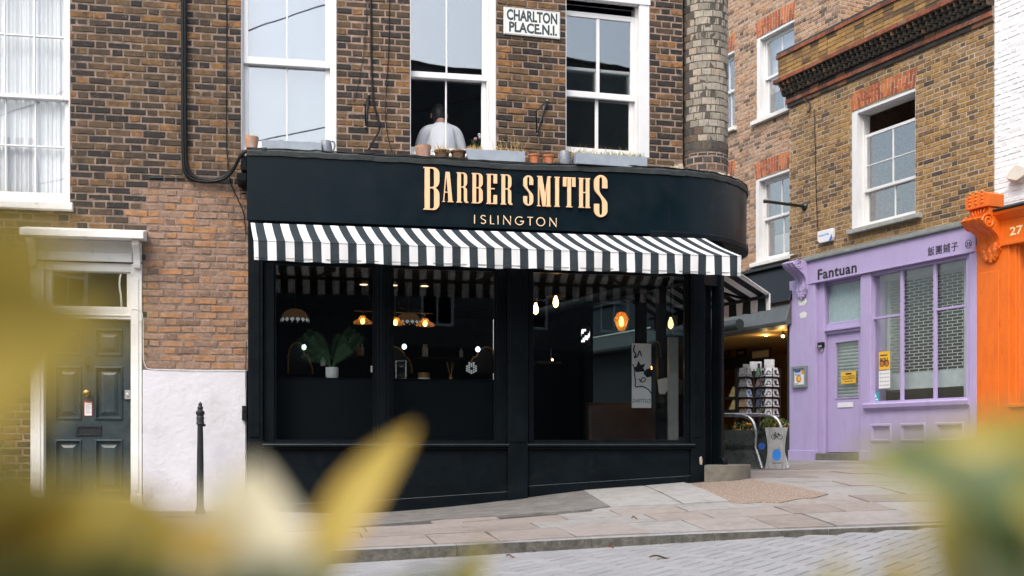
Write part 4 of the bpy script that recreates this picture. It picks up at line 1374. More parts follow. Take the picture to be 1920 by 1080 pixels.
# word outline in the photo: (letter, x left, x right, y top at its middle, y bottom)
word = [('B', 793.5, 823.5, 314.3, 394), ('A', 829, 850, 323, 379.3), ('R', 855.5, 877.5, 324.2, 380.6), ('B', 884, 904.6, 325.4, 381.8), ('E', 911.5, 931.5, 327, 383), ('R', 938.3, 960.3, 328, 384.2),
        ('S', 980.8, 999.2, 329.6, 386), ('M', 1006.5, 1032.6, 331, 387.5), ('I', 1039, 1049, 332.3, 388.2), ('T', 1055, 1078.3, 333.2, 389.2), ('H', 1084, 1106, 334.6, 390.2), ('S', 1113.3, 1138, 329, 407.5)]
sgn = thing('shop_sign', 'raised copper coloured letters reading BARBER SMITHS ISLINGTON on the black fascia', 'sign', tuple(A.w(960, 425, FO)))
def put_glyph(g, x0, x1, yt, yb, n, ext, matr):
    polys, wd = GL[g]
    u0, u1 = A.u(x0, n), A.u(x1, n)
    xm = (x0 + x1) / 2
    z0, z1 = A.z(xm, yb, n), A.z(xm, yt, n)
    H_ = 1.0
    vs, fs = curve_mesh([[(x / wd, y) for x, y in pl] for pl in polys], Frame((0, 0), (1, 0)), 0, 0, 0, 1.0, .02)
    mb = MB()
    mb.add([A.p(u0 + (u1 - u0) * v.x, n + (.02 - (v.y + .02)) / .02 * ext, z0 + (z1 - z0) * v.z) for v in vs], fs)
    return mb.build('letter', matr, sgn)
for w_ in word: put_glyph(*w_, FO + .012, .022, 'copper')
def stroke(path_, w, close=False):
    """monoline stroke as an outline polygon"""
    n = len(path_)
    L_, R__ = [], []
    for i in range(n):
        a = path_[max(0, i - 1)]; b = path_[min(n - 1, i + 1)]
        dx, dy = b[0] - a[0], b[1] - a[1]
        l = math.hypot(dx, dy) or 1
        nx, ny = -dy / l * w / 2, dx / l * w / 2
        if 0 < i < n - 1:
            d1 = (path_[i][0] - a[0], path_[i][1] - a[1]); d2 = (b[0] - path_[i][0], b[1] - path_[i][1])
            c = (d1[0] * d2[0] + d1[1] * d2[1]) / ((math.hypot(*d1) * math.hypot(*d2)) or 1)
            k = 1 / max(.45, math.sqrt((1 + c) / 2))
            nx *= k; ny *= k
        L_.append((path_[i][0] + nx, path_[i][1] + ny)); R__.append((path_[i][0] - nx, path_[i][1] - ny))
    return L_ + R__[::-1]
t_ = .092
mono = {'I': ([[(0, 0), (0, 1)]], .0), 'L': ([[(0, 1), (0, t_ / 2), (.45, t_ / 2)]], .45), 'T': ([[(.3, 0), (.3, 1 - t_)], [(0, 1 - t_ / 2), (.6, 1 - t_ / 2)]], .6),
        'N': ([[(0, 0), (0, .98), (.72, .02), (.72, 1)]], .72),
        'S': ([[(.50, .86)] + arc(.27, .75, .21, .20, 40, 215, 9) + [(.27, .52)] + arc(.27, .27, .23, .22, 60, -150, 10)], .54),
        'G': ([arc(.48, .5, .45, .45, 48, 350, 18) + [(.93, .46), (.55, .46)]], .95), 'O': ([arc(.48, .5, .45, .45, 0, 180, 12), arc(.48, .5, .45, .45, 180, 360, 12)], .96)}
isl = [('I', 889.6, 889.6, 403, 419.5), ('S', 900.5, 911, 403.4, 420.3), ('L', 919.5, 926.3, 404, 420.8), ('I', 933.6, 933.6, 404.5, 421), ('N', 944, 957, 405, 421.5), ('G', 965.5, 982, 406, 422.5), ('T', 988.5, 999, 407, 423), ('O', 1005.5, 1021.5, 407.5, 424.5), ('N', 1030.5, 1042.6, 409, 425)]
for ch, x0, x1, yt, yb in isl:
    n = FO + .001
    st, wd = mono[ch]
    u0, u1 = A.u(x0, n), A.u(x1, n)
    z0, z1 = A.z((x0 + x1) / 2, yb, n), A.z((x0 + x1) / 2, yt, n)
    H_ = z1 - z0
    sx = (u1 - u0) / wd if wd else H_
    mb = MB()
    for q, pl in enumerate(st):
        pp = [((x * sx), y * H_) for x, y in pl]
        ol = stroke(pp, t_ * H_)
        vs, fs = curve_mesh([ol], A, u0, n, z0, 1.0, .012 + q * .0006)
        mb.add(vs, fs)
    mb.build('letter', 'goldtxt', sgn)

# ---------------------------------------------------- shopfront joinery
Px = A.u
zHead = A.z(720, 497, .06)
zB = gz(*A.p(A.u(500), 0, 0)[:2]) - .35
zSill0, zSill1 = A.z(720, 843, .15), A.z(720, 829, .15)
zTop = zF0 + .06
P1u = Px(1322, SO)
sf = MB()
sf.fbox(A, Px(465, SO), Px(493, SO), -.1, SO, zB, zTop)                    # left pilaster
sf.fbox(A, Px(468, SO + .02), Px(487, SO + .02), SO, SO + .012, zSill1 + .05, zHead + .1)
sf.fbox(A, Px(953, .15), Px(990, .15), -.1, .15, zB, zTop)                 # middle pier
sf.fbox(A, Px(957, .17), Px(985, .17), .15, .162, zSill1, zHead + .1)
sf.fbox(A, Px(1296, SO), P1u, -.1, SO, zB, zTop)                           # right corner post
sf.fbox(A, Px(1300, SO + .01), Px(1317, SO + .01), SO, SO + .01, zSill1 + .05, zHead)
sf.fbox(A, Px(493, SO), Px(953, .15), -.08, .07, zHead, zTop)              # heads
sf.fbox(A, Px(990, .15), Px(1296, SO), -.08, .07, zHead, zTop)
shopfront = sf.build('shopfront', 'navy', shop, bevel=.006)
def bayframe(x0, x1, y0, lights, nf=.06, ng=.02):
    mb, gl = MB(), MB()
    z0, z1 = zSill1 - .005, zHead
    edges = [Px(x0, nf)] + [None] * (2 * len(lights)) + [Px(x1, nf)]
    prev = Px(x0, nf)
    for (a, b) in lights:
        ua, ub = Px(a, nf), Px(b, nf)
        mb.fbox(A, prev, ua, -.04, nf, z0, z1)
        mb.fbox(A, ua, ua + .02, -.02, nf - .02, z0 + .03, z1 - .03)
        mb.fbox(A, ub - .02, ub, -.02, nf - .02, z0 + .03, z1 - .03)
        mb.fbox(A, ua, ub, -.02, nf - .012, z0, z0 + .03)
        mb.fbox(A, ua, ub, -.02, nf - .012, z1 - .03, z1)
        gl.fbox(A, ua + .018, ub - .018, ng - .003, ng + .003, z0 + .028, z1 - .028)
        prev = ub
    mb.fbox(A, prev, Px(x1, nf), -.04, nf, z0, z1)
    w = mb.build('shop_window', 'navy', shop, bevel=.004)
    gl.build('pane', 'shopglass', w)
    return w
sw1 = bayframe(494, 951, 0, [(514, 703), (735, 931)])
mb = MB()
mb.fbox(A, Px(707, .08), Px(731, .08), .06, .085, zSill1, zHead)
mb.fbox(A, Px(714, .1), Px(724, .1), .085, .1, zSill1, zHead)
mb.build('mullion', 'navy', sw1, bevel=.006)
mb = MB()
mb.fbox(A, Px(515, .05), Px(930, .05), .03, .06, A.z(720, 522, .05), A.z(720, 517, .05))
sw2 = bayframe(990.5, 1296, 0, [(998, 1288)])
for (x0, x1) in ((491, 955), (989, 1304)):
    mb = MB()
    mb.profile(A, [(-.03, zSill0), (.12, zSill0), (.125, zSill0 + .015), (.15, zSill0 + .03), (.155, zSill0 + .05), (.14, zSill1 - .01), (.075, zSill1 - .001), (-.03, zSill1 - .001)], Px(x0, .15), Px(x1, .15))
    mb.build('window_sill', 'navy', shop, bevel=.003)
mb = MB()
mb.fbox(A, Px(493, SO), Px(953, .15), -.06, .085, zB, zSill0 + .001)
mb.fbox(A, Px(990, .15), Px(1296, SO), -.06, .085, zB, zSill0 + .001)
eb = MB()
for (x0, x1) in ((491, 955), (989, 1304)): eb.tube([A.p(Px(x0, .15), .1525, zSill0 + .052), A.p(Px(x1, .15), .1525, zSill0 + .052)], .0045, 6)
# skirting whose top follows the sloping pavement
def skirt(pts, n):
    ps = [A.px(x, y, n) for x, y in pts]
    mb.prism(A, [(ps[-1][0], zB), ] + ps[::-1] + [(ps[0][0], zB)], .085, n)
    for (p, q) in zip(ps, ps[1:]): eb.tube([A.p(p[0], n - .001, p[1]), A.p(q[0], n - .001, q[1])], .004, 6)
skirt([(494, 947), (702, 939), (952, 922)], .10)
skirt([(991, 911.5), (1232, 896), (1296, 892)], .10)
# fine bead on panels
for (x0, x1, y) in ((500, 948, 858), (996, 1294, 856)):
    pass
mb.build('stall_riser', 'navy', shop, bevel=.004)
eb.build('highlight_bead', 'edge', shop, smooth=True)  # paler beads painted in as the edge highlight

mb = MB()
mb.prism(A, [A.px(x, y, SO) for x, y in ((1311, 858), (1315, 855), (1317, 862), (1316, 872), (1312, 870))], SO, SO + .002)
mb.build('paint_chip', mat('bare_wood', (.42, .33, .24), .8, vary=.3, scale=40), shopfront)
# corner entrance
P1 = A.p(P1u, SO, 0)
def c_at(px):
    d = Vector(((px - CX) / F, 1, 0))
    t = C.O.dot(C.N) / d.dot(C.N)
    return d * t
P2 = c_at(1357)
D = Frame((P1.x, P1.y), (P2.x - P1.x, P2.y - P1.y))
dl = (P2 - P1).length
en = MB()
en.fbox(D, dl - .075, dl, -.12, .0, zB, zTop)
en.fbox(D, dl - .068, dl - .008, .0, .014, zB, zTop - .2)
en.fbox(D, 0.0, dl - .075, -.2, -.02, zHead - .12, zTop)
en.fbox(D, -.06, 0.03, -.16, -.06, zB, zTop)
en.build('entrance_frame', 'navy', shop, bevel=.006)
mb = MB()
bz = CAMZ - (868 - HY) / F * P2.y
mb.profile(D, [(-.02, bz - .14), (.06, bz - .14), (.066, bz + .02), (.05, bz + .055), (.0, bz + .075), (-.02, bz + .075)], dl - .085, dl + .01)
mb.build('post_boot', 'navy', shop, smooth=True, bevel=.01)
mb = MB()
mb.fbox(D, .031, dl - .08, -.17, -.13, zB, zHead - .12)
dr = mb.build('entrance_door', 'navy', shop)
mb = MB()
mb.fbox(D, .09, dl - .14, -.128, -.124, zB + 1.2, zHead - .3)
mb.build('pane', 'shopglass', dr)
mb = MB()
mb.fbox(C, .0, 6.0, -.2, -.02, zB, zSill0)
mb.fbox(C, .0, 6.0, -.2, -.02, zHead, zF0 + .1)
for ta, tb_ in ((.0, .08), (1.45, 1.53), (2.9, 6.0)): mb.fbox(C, ta, tb_, -.16, -.03, zSill0, zHead)
fwl = mb.build('flank_wall', 'navy', shop)
mb = MB()
for ta, tb_ in ((.08, 1.45), (1.53, 2.9)): mb.fbox(C, ta, tb_, -.09, -.084, zSill0, zHead)
mb.build('pane', 'tintglass', fwl)
# step
mb = MB()
sc_ = (2.30, 13.10)
zs1 = CAMZ - (872 - HY) / F * 12.72
sp_o = [(sc_[0] + .44 * math.cos(R(a)), sc_[1] + .44 * math.sin(R(a))) for a in range(-111, 61, 6)]
sp_o = [(P1.x + .01, 13.5), (P1.x + .01, sp_o[0][1])] + sp_o + [(2.5, 13.5)]
k_ = len(sp_o)
mb.add([(x, y, zs1 - .45) for x, y in sp_o] + [(x, y, zs1) for x, y in sp_o], [tuple(range(k_)), tuple(range(2 * k_ - 1, k_ - 1, -1))] + [(i, (i + 1) % k_, k_ + (i + 1) % k_, k_ + i) for i in range(k_)])
tag(mb.build('entrance_step', 'concrete', shop, bevel=.015, seg=2))

# room behind the shop windows
zC = CAMZ + 2.02
zFl = CAMZ - .55
roomp = [A.p(Px(480), -.085, 0), A.p(Px(1318), -.085, 0), A.p(Px(1318), -.085, 0) + C.U * .3, A.p(Px(1318), -.085, 0) + C.U * 6, A.p(Px(480), -6, 0)]
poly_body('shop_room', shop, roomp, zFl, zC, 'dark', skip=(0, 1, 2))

# ---------------------------------------------------- awning over the windows
AN = FO + .86
aw = thing('striped_awning', 'long black and white striped awning across the front of the corner shop', 'awning', tuple(A.w(930, 500, AN)))
TL, TRr = A.w(470, 417.5, FO + .012), A.w(1322, 448, FO + .012)
FL, FR = A.w(475.5, 450, AN), A.w(1390, 480, AN)
VL, VR = A.w(476.5, 488, AN + .005), A.w(1390, 517, AN + .005)
TRr.z = TL.z = (TL.z + TRr.z) / 2
def awning_cloth(TL, TR, FL, FR, VL, VR, periods, parent, first_white=True):
    mb = MB()
    nb = periods * 2
    edges = [0.0] + [(k + .5) / nb for k in range(nb)] + [1.0]
    for k in range(len(edges) - 1):
        s0, s1 = edges[k], edges[k + 1]
        mi = 0 if (k % 2 == 0) == first_white else 1
        sub = 3
        for q in range(sub):
            a, b = s0 + (s1 - s0) * q / sub, s0 + (s1 - s0) * (q + 1) / sub
            rows = []
            for s in (a, b):
                col_ = []
                for i in range(7):
                    t = i / 6
                    p = TL.lerp(TR, s).lerp(FL.lerp(FR, s), t)
                    p = p + Vector((0, 0, -.012 * math.sin(math.pi * t)))
                    col_.append(p)
                nv = (FL.lerp(FR, s) - TL.lerp(TR, s)); nv.z = 0; nv.normalize()
                for i in range(1, 6):
                    t = i / 5
                    p = FL.lerp(FR, s).lerp(VL.lerp(VR, s), t)
                    p = p + nv * (.010 * math.sin(s * 61) * t + .007 * math.sin(s * 147 + 2) * t) + Vector((0, 0, (.004 * math.sin(s * 37) + .003 * math.sin(s * 113 + 1)) * t))
                    col_.append(p)
                rows.append(col_)
            n = len(rows[0])
            mb.add(rows[0] + rows[1], [(i, i + 1, n + i + 1, n + i) for i in range(n - 1)], mi)
    o = mb.build('awning_cloth', ['stripe_w', 'stripe_b'], parent, fix=False)
    bm = bmesh.new(); bm.from_mesh(o.data); bmesh.ops.remove_doubles(bm, verts=bm.verts, dist=.0004); bmesh.ops.recalc_face_normals(bm, faces=bm.faces); bm.to_mesh(o.data); bm.free()
    sd = o.modifiers.new('thickness', 'SOLIDIFY'); sd.thickness = .003; sd.offset = 0
    return o
awning_cloth(TL, TRr, FL, FR, VL, VR, 29, aw)
mb = MB()
off = A.N * -.03 + Vector((0, 0, -.02))
mb.tube([FL + off, FR + off], .022, 10)
mb.build('front_bar', 'stripe_b', aw, smooth=True)
hm = MB()
for (p, q, dz_) in ((VL, VR, .022), (VL, VR, .028), (FL, FR, -.006)):
    e = A.N * .0055
    hm.tube([p + e + Vector((0, 0, dz_)), q + e + Vector((0, 0, dz_))], .0016, 5)
hm.build('hem_stitching', 'lead', aw)
for s in (.12, .5, .88):
    mb = MB()
    p0 = TL.lerp(TRr, s) + Vector((0, 0, -.22)); p2 = FL.lerp(FR, s) + off
    el = p0.lerp(p2, .5) + A.U * (.25 if s < .6 else -.25) + Vector((0, 0, -.02))
    mb.tube([p0, el], .02, 8); mb.tube([el, p2], .017, 8); mb.ball(el, .03)
    mb.build('folding_arm', 'navy', aw, smooth=True)

# awning on the passage side
aw2 = thing('striped_awning', 'small striped awning round the corner seen from its end, over the passage', 'awning', tuple(at(1443, 585, 13.6)))
f1 = at(1442.5, 551, 13.6)
t1 = f1 - C.N * .98 + Vector((0, 0, .50))
Lp = C.U * 2.7
v1 = f1 + Vector((0, 0, -.195))
awning_cloth(t1, t1 + Lp, f1, f1 + Lp, v1, v1 + Lp, 9, aw2, first_white=True)
mb = MB()
mb.tube([t1 - C.U * .01, f1 - C.U * .01], .006, 6)
mb.tube([f1 - C.U * .01, v1 - C.U * .01], .006, 6)
mb.build('end_trim', 'white', aw2, smooth=True)
mb = MB()
mb.tube([f1 + Vector((0, 0, -.03)) - C.N * .03, f1 + Lp + Vector((0, 0, -.03)) - C.N * .03], .022, 8)
mb.build('front_bar', 'stripe_b', aw2, smooth=True)
mb = MB()
q = t1 + C.U * .35 + Vector((0, 0, -.2)); q2 = f1 + C.U * .35 + Vector((0, 0, -.04)) - C.N * .03
e_ = q.lerp(q2, .5) + C.U * .3
mb.tube([q, e_], .02, 8); mb.tube([e_, q2], .017, 8)
mb.build('folding_arm', 'navy', aw2, smooth=True)
# ============================================================ THINGS ON THE LEDGE AND UPPER WALL
zL = zF1 + .03
def ledge_y(px):                                   # capping height under a point
    return zL
def grass_mb(mb, c, rx, ry, cnt, h, mi, ax=(A.U, A.N), lean=.35, w=.003):
    for _ in range(cnt):
        a, b = rnd.uniform(-1, 1), rnd.uniform(-1, 1)
        p = Vector(c) + ax[0] * rx * a + ax[1] * ry * b
        d = Vector((rnd.uniform(-lean, lean), rnd.uniform(-lean, lean), 1)).normalized()
        hh = h * rnd.uniform(.5, 1.15)
        t = Vector((rnd.uniform(-1, 1), rnd.uniform(-.4, .4), 0)).normalized() * w
        m_ = p + d * hh * .55
        e = p + d * hh + Vector((rnd.uniform(-1, 1), rnd.uniform(-1, 1), -.4)) * hh * .18
        mb.add([p - t, p + t, m_ + t * .8, m_ - t * .8, e], [(0, 1, 2, 3), (3, 2, 4)], mi)
def leaf_clump(mb, c, rx, ry, rz, cnt, s, mi):
    for _ in range(cnt):
        while True:
            a = Vector((rnd.uniform(-1, 1), rnd.uniform(-1, 1), rnd.uniform(-1, 1)))
            if a.length < 1: break
        p = Vector(c) + Vector((a.x * rx, a.y * ry, a.z * rz))
        n = Vector((rnd.uniform(-1, 1), rnd.uniform(-1, 1), rnd.uniform(-.2, 1))).normalized()
        t = n.orthogonal().normalized(); t = Matrix.Rotation(rnd.uniform(0, 6.3), 3, n) @ t
        b = n.cross(t)
        q = s * rnd.uniform(.6, 1.3)
        mb.add([p - t * q, p + b * q * .4, p + t * q, p - b * q * .4], [(0, 1, 2, 3)], mi if isinstance(mi, int) else rnd.choice(mi))

def pot(label, fr, px, n, r_top, r_bot, h, matr, plant, rim=True, name='flower_pot', tilt=0., group=None):
    """pot whose foot stands on the ledge at pixel column px"""
    u = fr.u(px, n)
    c = fr.p(u, n, zL)
    o = thing(name, label, 'flower pot', tuple(c), group)
    mb = MB()
    rim_h = .18 * h
    prof = [(r_bot, 0), (r_bot + (r_top - r_bot) * .8, h - rim_h)]
    if rim: prof += [(r_top * 1.0 + .004, h - rim_h), (r_top + .006, h), (r_top - .01, h)]
    else: prof += [(r_top, h), (r_top - .012, h)]
    prof += [(r_top - .016, h - .03)]
    mb.lathe(c, prof, 22)
    body_ = mb.build('pot_body', matr, o, smooth=True)
    mb = MB()
    mb.lathe(c, [(.001, h - .025), (r_top - .012, h - .027)], 14, mi=0, cap=False)
    mats = ['soil', 'strawgrass', 'greengrass', 'leafdark', 'leafcream']
    plant(mb, c + Vector((0, 0, h - .03)), r_top)
    mb.build('plant', mats, o, fix=False)
    if tilt: o.rotation_euler = (0, tilt, TH)
    return o
pot('old pale terracotta pot of short dry grass at the left end of the ledge', A, 471.5, .25, .076, .055, .145, 'terracotta_pale', lambda mb, c, r: grass_mb(mb, c, r * .8, r * .8, 90, .07, 1, lean=.5), rim=False)
pot('tilted pale terracotta pot with green and dry grass under the second window', A, 795, .23, .092, .062, .145, 'terracotta_pale', lambda mb, c, r: (grass_mb(mb, c, r * .9, r * .9, 80, .05, 1, lean=.9), leaf_clump(mb, c + A.U * .08 + Vector((0, 0, -.02)), .03, .03, .06, 40, .012, (3, 2))), rim=False, tilt=-.10)
pot('dark mossy pot trailing dry straw below the person in the window', A, 829, .25, .082, .06, .10, 'terracotta_dark', lambda mb, c, r: (grass_mb(mb, c, r * .9, r * .9, 90, .11, 1, lean=.9),))
pot('dark pot with a clean rim and few dry stalks, right of the straw pot', A, 859.5, .25, .082, .062, .105, 'terracotta_dark', lambda mb, c, r: grass_mb(mb, c, r * .8, r * .8, 45, .07, 1, lean=.5))
g1 = 'small terracotta pots on the ledge'
pot('small clean terracotta pot touching the end of the middle grey planter', A2, 1001.5, .30, .060, .044, .098, 'terracotta', lambda mb, c, r: None, group=g1)
pot('small clean terracotta pot next to the grey zinc urn', A2, 1029, .31, .060, .044, .098, 'terracotta', lambda mb, c, r: None, group=g1)

def planter(label, fr, x0, x1, n0, n1, h, plant, flare=.0):
    u0, u1 = fr.u(x0, n1), fr.u(x1, n1)
    c = fr.p((u0 + u1) / 2, (n0 + n1) / 2, zL)
    o = thing('planter_box', label, 'planter', tuple(c), 'grey wooden planters on the ledge')
    mb = MB()
    t = .016
    P_ = fr.p
    def slab(pts): mb.hexa(pts)
    f = flare
    mb.prism(fr, [(u0, zL), (u1, zL), (u1 + 0, zL + h), (u0 - f, zL + h)][:], n1 - t, n1)
    mb.fbox(fr, u0, u1, n0, n0 + t, zL, zL + h - .002)
    mb.fbox(fr, u0, u0 + t, n0 + t, n1 - t, zL, zL + h - .003)
    mb.fbox(fr, u1 - t, u1, n0 + t, n1 - t, zL, zL + h - .003)
    mb.build('box', 'greybox', o, bevel=.003)
    mb = MB()
    mb.fquad(fr, u0 + t, u1 - t, 0, 0, 0) if False else None
    mb.add([P_(u0 + t, n0 + t, zL + h - .02), P_(u1 - t, n0 + t, zL + h - .02), P_(u1 - t, n1 - t, zL + h - .02), P_(u0 + t, n1 - t, zL + h - .02)], [(0, 1, 2, 3)])
    plant(mb, u0, u1, (n0 + n1) / 2, zL + h - .02, fr)
    mb.build('plant', ['soil', 'strawgrass', 'greengrass', 'leafdark', 'leafcream'], o, fix=False)
    return o
planter('long grey planter with mossy tufts below the leftmost shop window', A, 490.5, 603, .17, .33, .108, lambda mb, u0, u1, n, z, fr: (
    leaf_clump(mb, fr.p(u0 + .32 * (u1 - u0), n, z + .02), .07, .05, .022, 130, .012, (2, 3, 2)), leaf_clump(mb, fr.p(u0 + .52 * (u1 - u0), n, z + .018), .06, .05, .018, 90, .012, (2, 2, 1)),
    leaf_clump(mb, fr.p(u0 + .85 * (u1 - u0), n, z + .02), .04, .04, .028, 60, .012, (3, 2, 4)), leaf_clump(mb, fr.p(u0 + .12 * (u1 - u0), n, z + .01), .06, .05, .012, 60, .01, 1)))
planter('grey planter with dry twiggy weeds between the second and third windows', A, 878, 985, .20, .335, .115, lambda mb, u0, u1, n, z, fr: (
    grass_mb(mb, fr.p(u0 + .13 * (u1 - u0), n, z), .09, .05, 80, .09, 1, lean=.35), grass_mb(mb, fr.p(u0 + .70 * (u1 - u0), n, z), .16, .05, 36, .22, 1, lean=.5, w=.0015), leaf_clump(mb, fr.p(u0 + .75 * (u1 - u0), n, z + .13), .17, .05, .09, 46, .010, (1, 4, 1)),
    leaf_clump(mb, fr.p(u0 + .85 * (u1 - u0), n + .06, z + .01), .1, .04, .03, 50, .008, (1, 4))), flare=.03)
planter('grey planter full of green grass below the third window', A2, 1081, 1214, .27, .44, .12, lambda mb, u0, u1, n, z, fr: (
    grass_mb(mb, fr.p((u0 + u1) / 2, n, z), (u1 - u0) * .47, .06, 420, .085, 2, lean=.45), grass_mb(mb, fr.p((u0 + u1) / 2 - .1, n, z), (u1 - u0) * .42, .06, 130, .15, 1, lean=.7, w=.002)))
def urn(label, fr, px, n):
    c = fr.p(fr.u(px, n), n, zL)
    o = thing('zinc_jug', label, 'jug', tuple(c), 'grey zinc jugs on the ledge')
    mb = MB()
    mb.lathe(c, [(.062, 0), (.070, .03), (.064, .10), (.052, .14), (.050, .150), (.040, .150), (.036, .06)], 20)
    mb.build('jug_body', 'greyurn', o, smooth=True)
    mb = MB()
    mb.tube(smooth_path([c + fr.U * .045 + Vector((0, 0, .145)), c + fr.U * .085 + Vector((0, 0, .15)), c + fr.U * .095 + Vector((0, 0, .09)), c + fr.U * .066 + Vector((0, 0, .03))]), .009, 8)
    mb.build('handle', 'greyurn', o, smooth=True)
urn('grey zinc jug at the right end of the leftmost planter', A, 611, .24)
urn('grey zinc jug between the small terracotta pots and the grassy planter', A2, 1058.5, .33)

# street name plate
sp = thing('street_sign', 'white enamel street sign reading CHARLTON PLACE.N.1. on the bricks', 'street sign', tuple(A2.w(998, 43, .0)))
n = .02
su0, su1 = A2.u(944.5, n), A2.u(1050.5, n)
sz0, sz1 = A2.z(998, 68.5, n), A2.z(998, 17.5, n)
mb = MB()
mb.prism(A2, [(su0, sz0), (su1, sz0), (su1, sz1), (su0, sz1)], .004, n)
mb.build('plate', 'signwhite', sp, bevel=.008, seg=2)
mb = MB()
for a, b, c, d in ((su0 + .012, su1 - .012, sz0 + .010, sz0 + .013), (su0 + .012, su1 - .012, sz1 - .013, sz1 - .010), (su0 + .012, su0 + .015, sz0 + .014, sz1 - .014), (su1 - .015, su1 - .012, sz0 + .014, sz1 - .014)):
    mb.fbox(A2, a, b, n - .001, n + .0006, c, d)
mb.build('border_line', 'signink', sp)
def bx(x0, x1, y0, y1):
    xm = 998
    return (A2.u(x0, n), A2.u(x1, n), A2.z(xm, y1, n), A2.z(xm, y0, n))
mb = MB(); text_mb(mb, 'CHARLTON', A2, n, bx(950, 1045, 21.0, 42.0), .001, .038); mb.build('lettering', 'signink', sp)
mb = MB(); text_mb(mb, 'PLACE.N.I.', A2, n, bx(954.5, 1044.5, 44.0, 63.5), .001, .038); mb.build('lettering', 'signink', sp)

# hanging-basket brackets
def wallbracket(label, fr, pts, tip, group='black iron wall brackets'):
    o = thing('wall_bracket', label, 'bracket', tuple(fr.w(*pts[0], .0)), group)
    mb = MB()
    top, mid, bot = pts
    a = fr.w(*top, .012); b = fr.w(*bot, .012); t = fr.w(*mid, tip)
    mb.tube([a, b], .011, 6); mb.build('back_plate', 'iron', o)
    mb = MB(); mb.tube([a, t], .008, 6); mb.ball(t, .014, 8); mb.build('arm', 'iron', o)
    mb = MB(); mb.tube([b, t], .008, 6); mb.build('brace', 'iron', o)
    mb = MB()
    for p in (a, b): mb.ball(p + fr.N * .008, .012, 8)
    mb.build('bolt', 'galv', o)
wallbracket('black iron wall bracket left of the second shop window', A, [(691.5, 178), (684.5, 195), (685.5, 238)], .30)
wallbracket('black iron wall bracket below the street sign', A2, [(1025.5, 189), (1005.5, 208), (1006.5, 251)], .36)

# ---------------------------------------------------- person seated behind the second window
def skin_figure(name, verts, edges, radii, matr, parent, sub=2, root=0):
    me = bpy.data.meshes.new(name)
    base = Vector(WL[parent.name])
    me.from_pydata([tuple(Vector(v) - base) for v in verts], edges, [])
    me.materials.append(M[matr])
    o = bpy.data.objects.new(name, me)
    COL.objects.link(o)
    o.parent = parent
    WL[o.name] = tuple(base)
    sk = o.modifiers.new('skin', 'SKIN')
    sk.use_smooth_shade = True
    for i, r_ in enumerate(radii):
        sv = me.skin_vertices[0].data[i]
        sv.radius = r_ if isinstance(r_, tuple) else (r_, r_)
        sv.use_root = (i == root)
    s = o.modifiers.new('sub', 'SUBSURF')
    s.levels = s.render_levels = sub
    return o
pn = -.36
nk = A.w(827, 233, pn)                        # nape of the neck
U_, I_ = A.U, -A.N                            # right in the photo, into the room
Zv = Vector((0, 0, 1))
pelvis = nk + Vector((0, 0, -.60)) - I_ * .05
per = thing('person', 'person in a white shirt seated with the back to the second window', 'person', (pelvis.x, pelvis.y, pelvis.z - .52))
chest = nk + Vector((0, 0, -.20)); waist = nk + Vector((0, 0, -.42)) - I_ * .03
sh = [nk + U_ * s * .175 + Zv * -.085 + I_ * .02 for s in (-1, 1)]
el = [nk + U_ * s * .27 + Zv * -.37 + I_ * .05 for s in (-1, 1)]
wr = [nk + U_ * s * .17 + Zv * -.46 + I_ * .28 for s in (-1, 1)]
V_ = [pelvis, waist, chest, nk + Zv * -.06, nk + Zv * .0, sh[0], el[0], wr[0], sh[1], el[1], wr[1]]
skin_figure('shirt', V_, [(0, 1), (1, 2), (2, 3), (3, 4), (3, 5), (5, 6), (6, 7), (3, 8), (8, 9), (9, 10)],
            [(.17, .13), (.17, .12), (.20, .13), (.10, .085), (.062, .062), .085, .055, .042, .085, .055, .042], 'shirt', per)
hip = [pelvis + U_ * s * .10 for s in (-1, 1)]
kn = [h + I_ * .42 + U_ * s * .06 for h, s in zip(hip, (-1, 1))]
ft = [k_ + Zv * -.44 + I_ * .02 for k_ in kn]
toe = [f_ + I_ * .18 + Zv * -.03 for f_ in ft]
skin_figure('trousers', [pelvis, hip[0], kn[0], ft[0], toe[0], hip[1], kn[1], ft[1], toe[1]], [(0, 1), (1, 2), (2, 3), (3, 4), (0, 5), (5, 6), (6, 7), (7, 8)],
            [(.15, .12), .10, .065, .05, .04, .10, .065, .05, .04], 'trousers', per)
hd = nk + Zv * .125 + I_ * .085 + U_ * -.012     # head bowed forward
mb = MB()
ring_, segs = [], 16
hv = []
ax_ = (Zv * .92 + I_ * .38).normalized()
fw = (I_ * .92 - Zv * .38).normalized()
for i in range(11):
    t = math.pi * i / 10
    h_ = -math.cos(t) * .125
    for k in range(segs):
        a = 2 * math.pi * k / segs
        w_ = math.sin(t) * .083 * (1 if h_ > -.03 else .86)
        d_ = math.sin(t) * (.10 if math.sin(a) < 0 else .105)
        hv.append(hd + ax_ * h_ + U_ * (w_ * math.cos(a)) + fw * (d_ * math.sin(a)))
mb.add(hv, [(i * segs + k, i * segs + (k + 1) % segs, (i + 1) * segs + (k + 1) % segs, (i + 1) * segs + k) for i in range(10) for k in range(segs)])
mb.tube([nk - Zv * .05 - I_ * .005, nk + Zv * .03 + I_ * .015, hd - ax_ * .06], [.062, .056, .056], 14)
for s in (-1, 1):                              # ears
    e = hd + U_ * s * .087 - ax_ * .015
    mb.lathe(e, [(.006, -.006), (.026, -.002), (.030, .006), (.018, .012), (.010, .008)], 12, axis=(fw * .8, ax_ * 1.15, U_ * s))
mb.lathe(hd + fw * .1 - ax_ * .02, [(.02, 0), (.012, .02), (.004, .03)], 8, axis=(U_, ax_, fw))   # nose
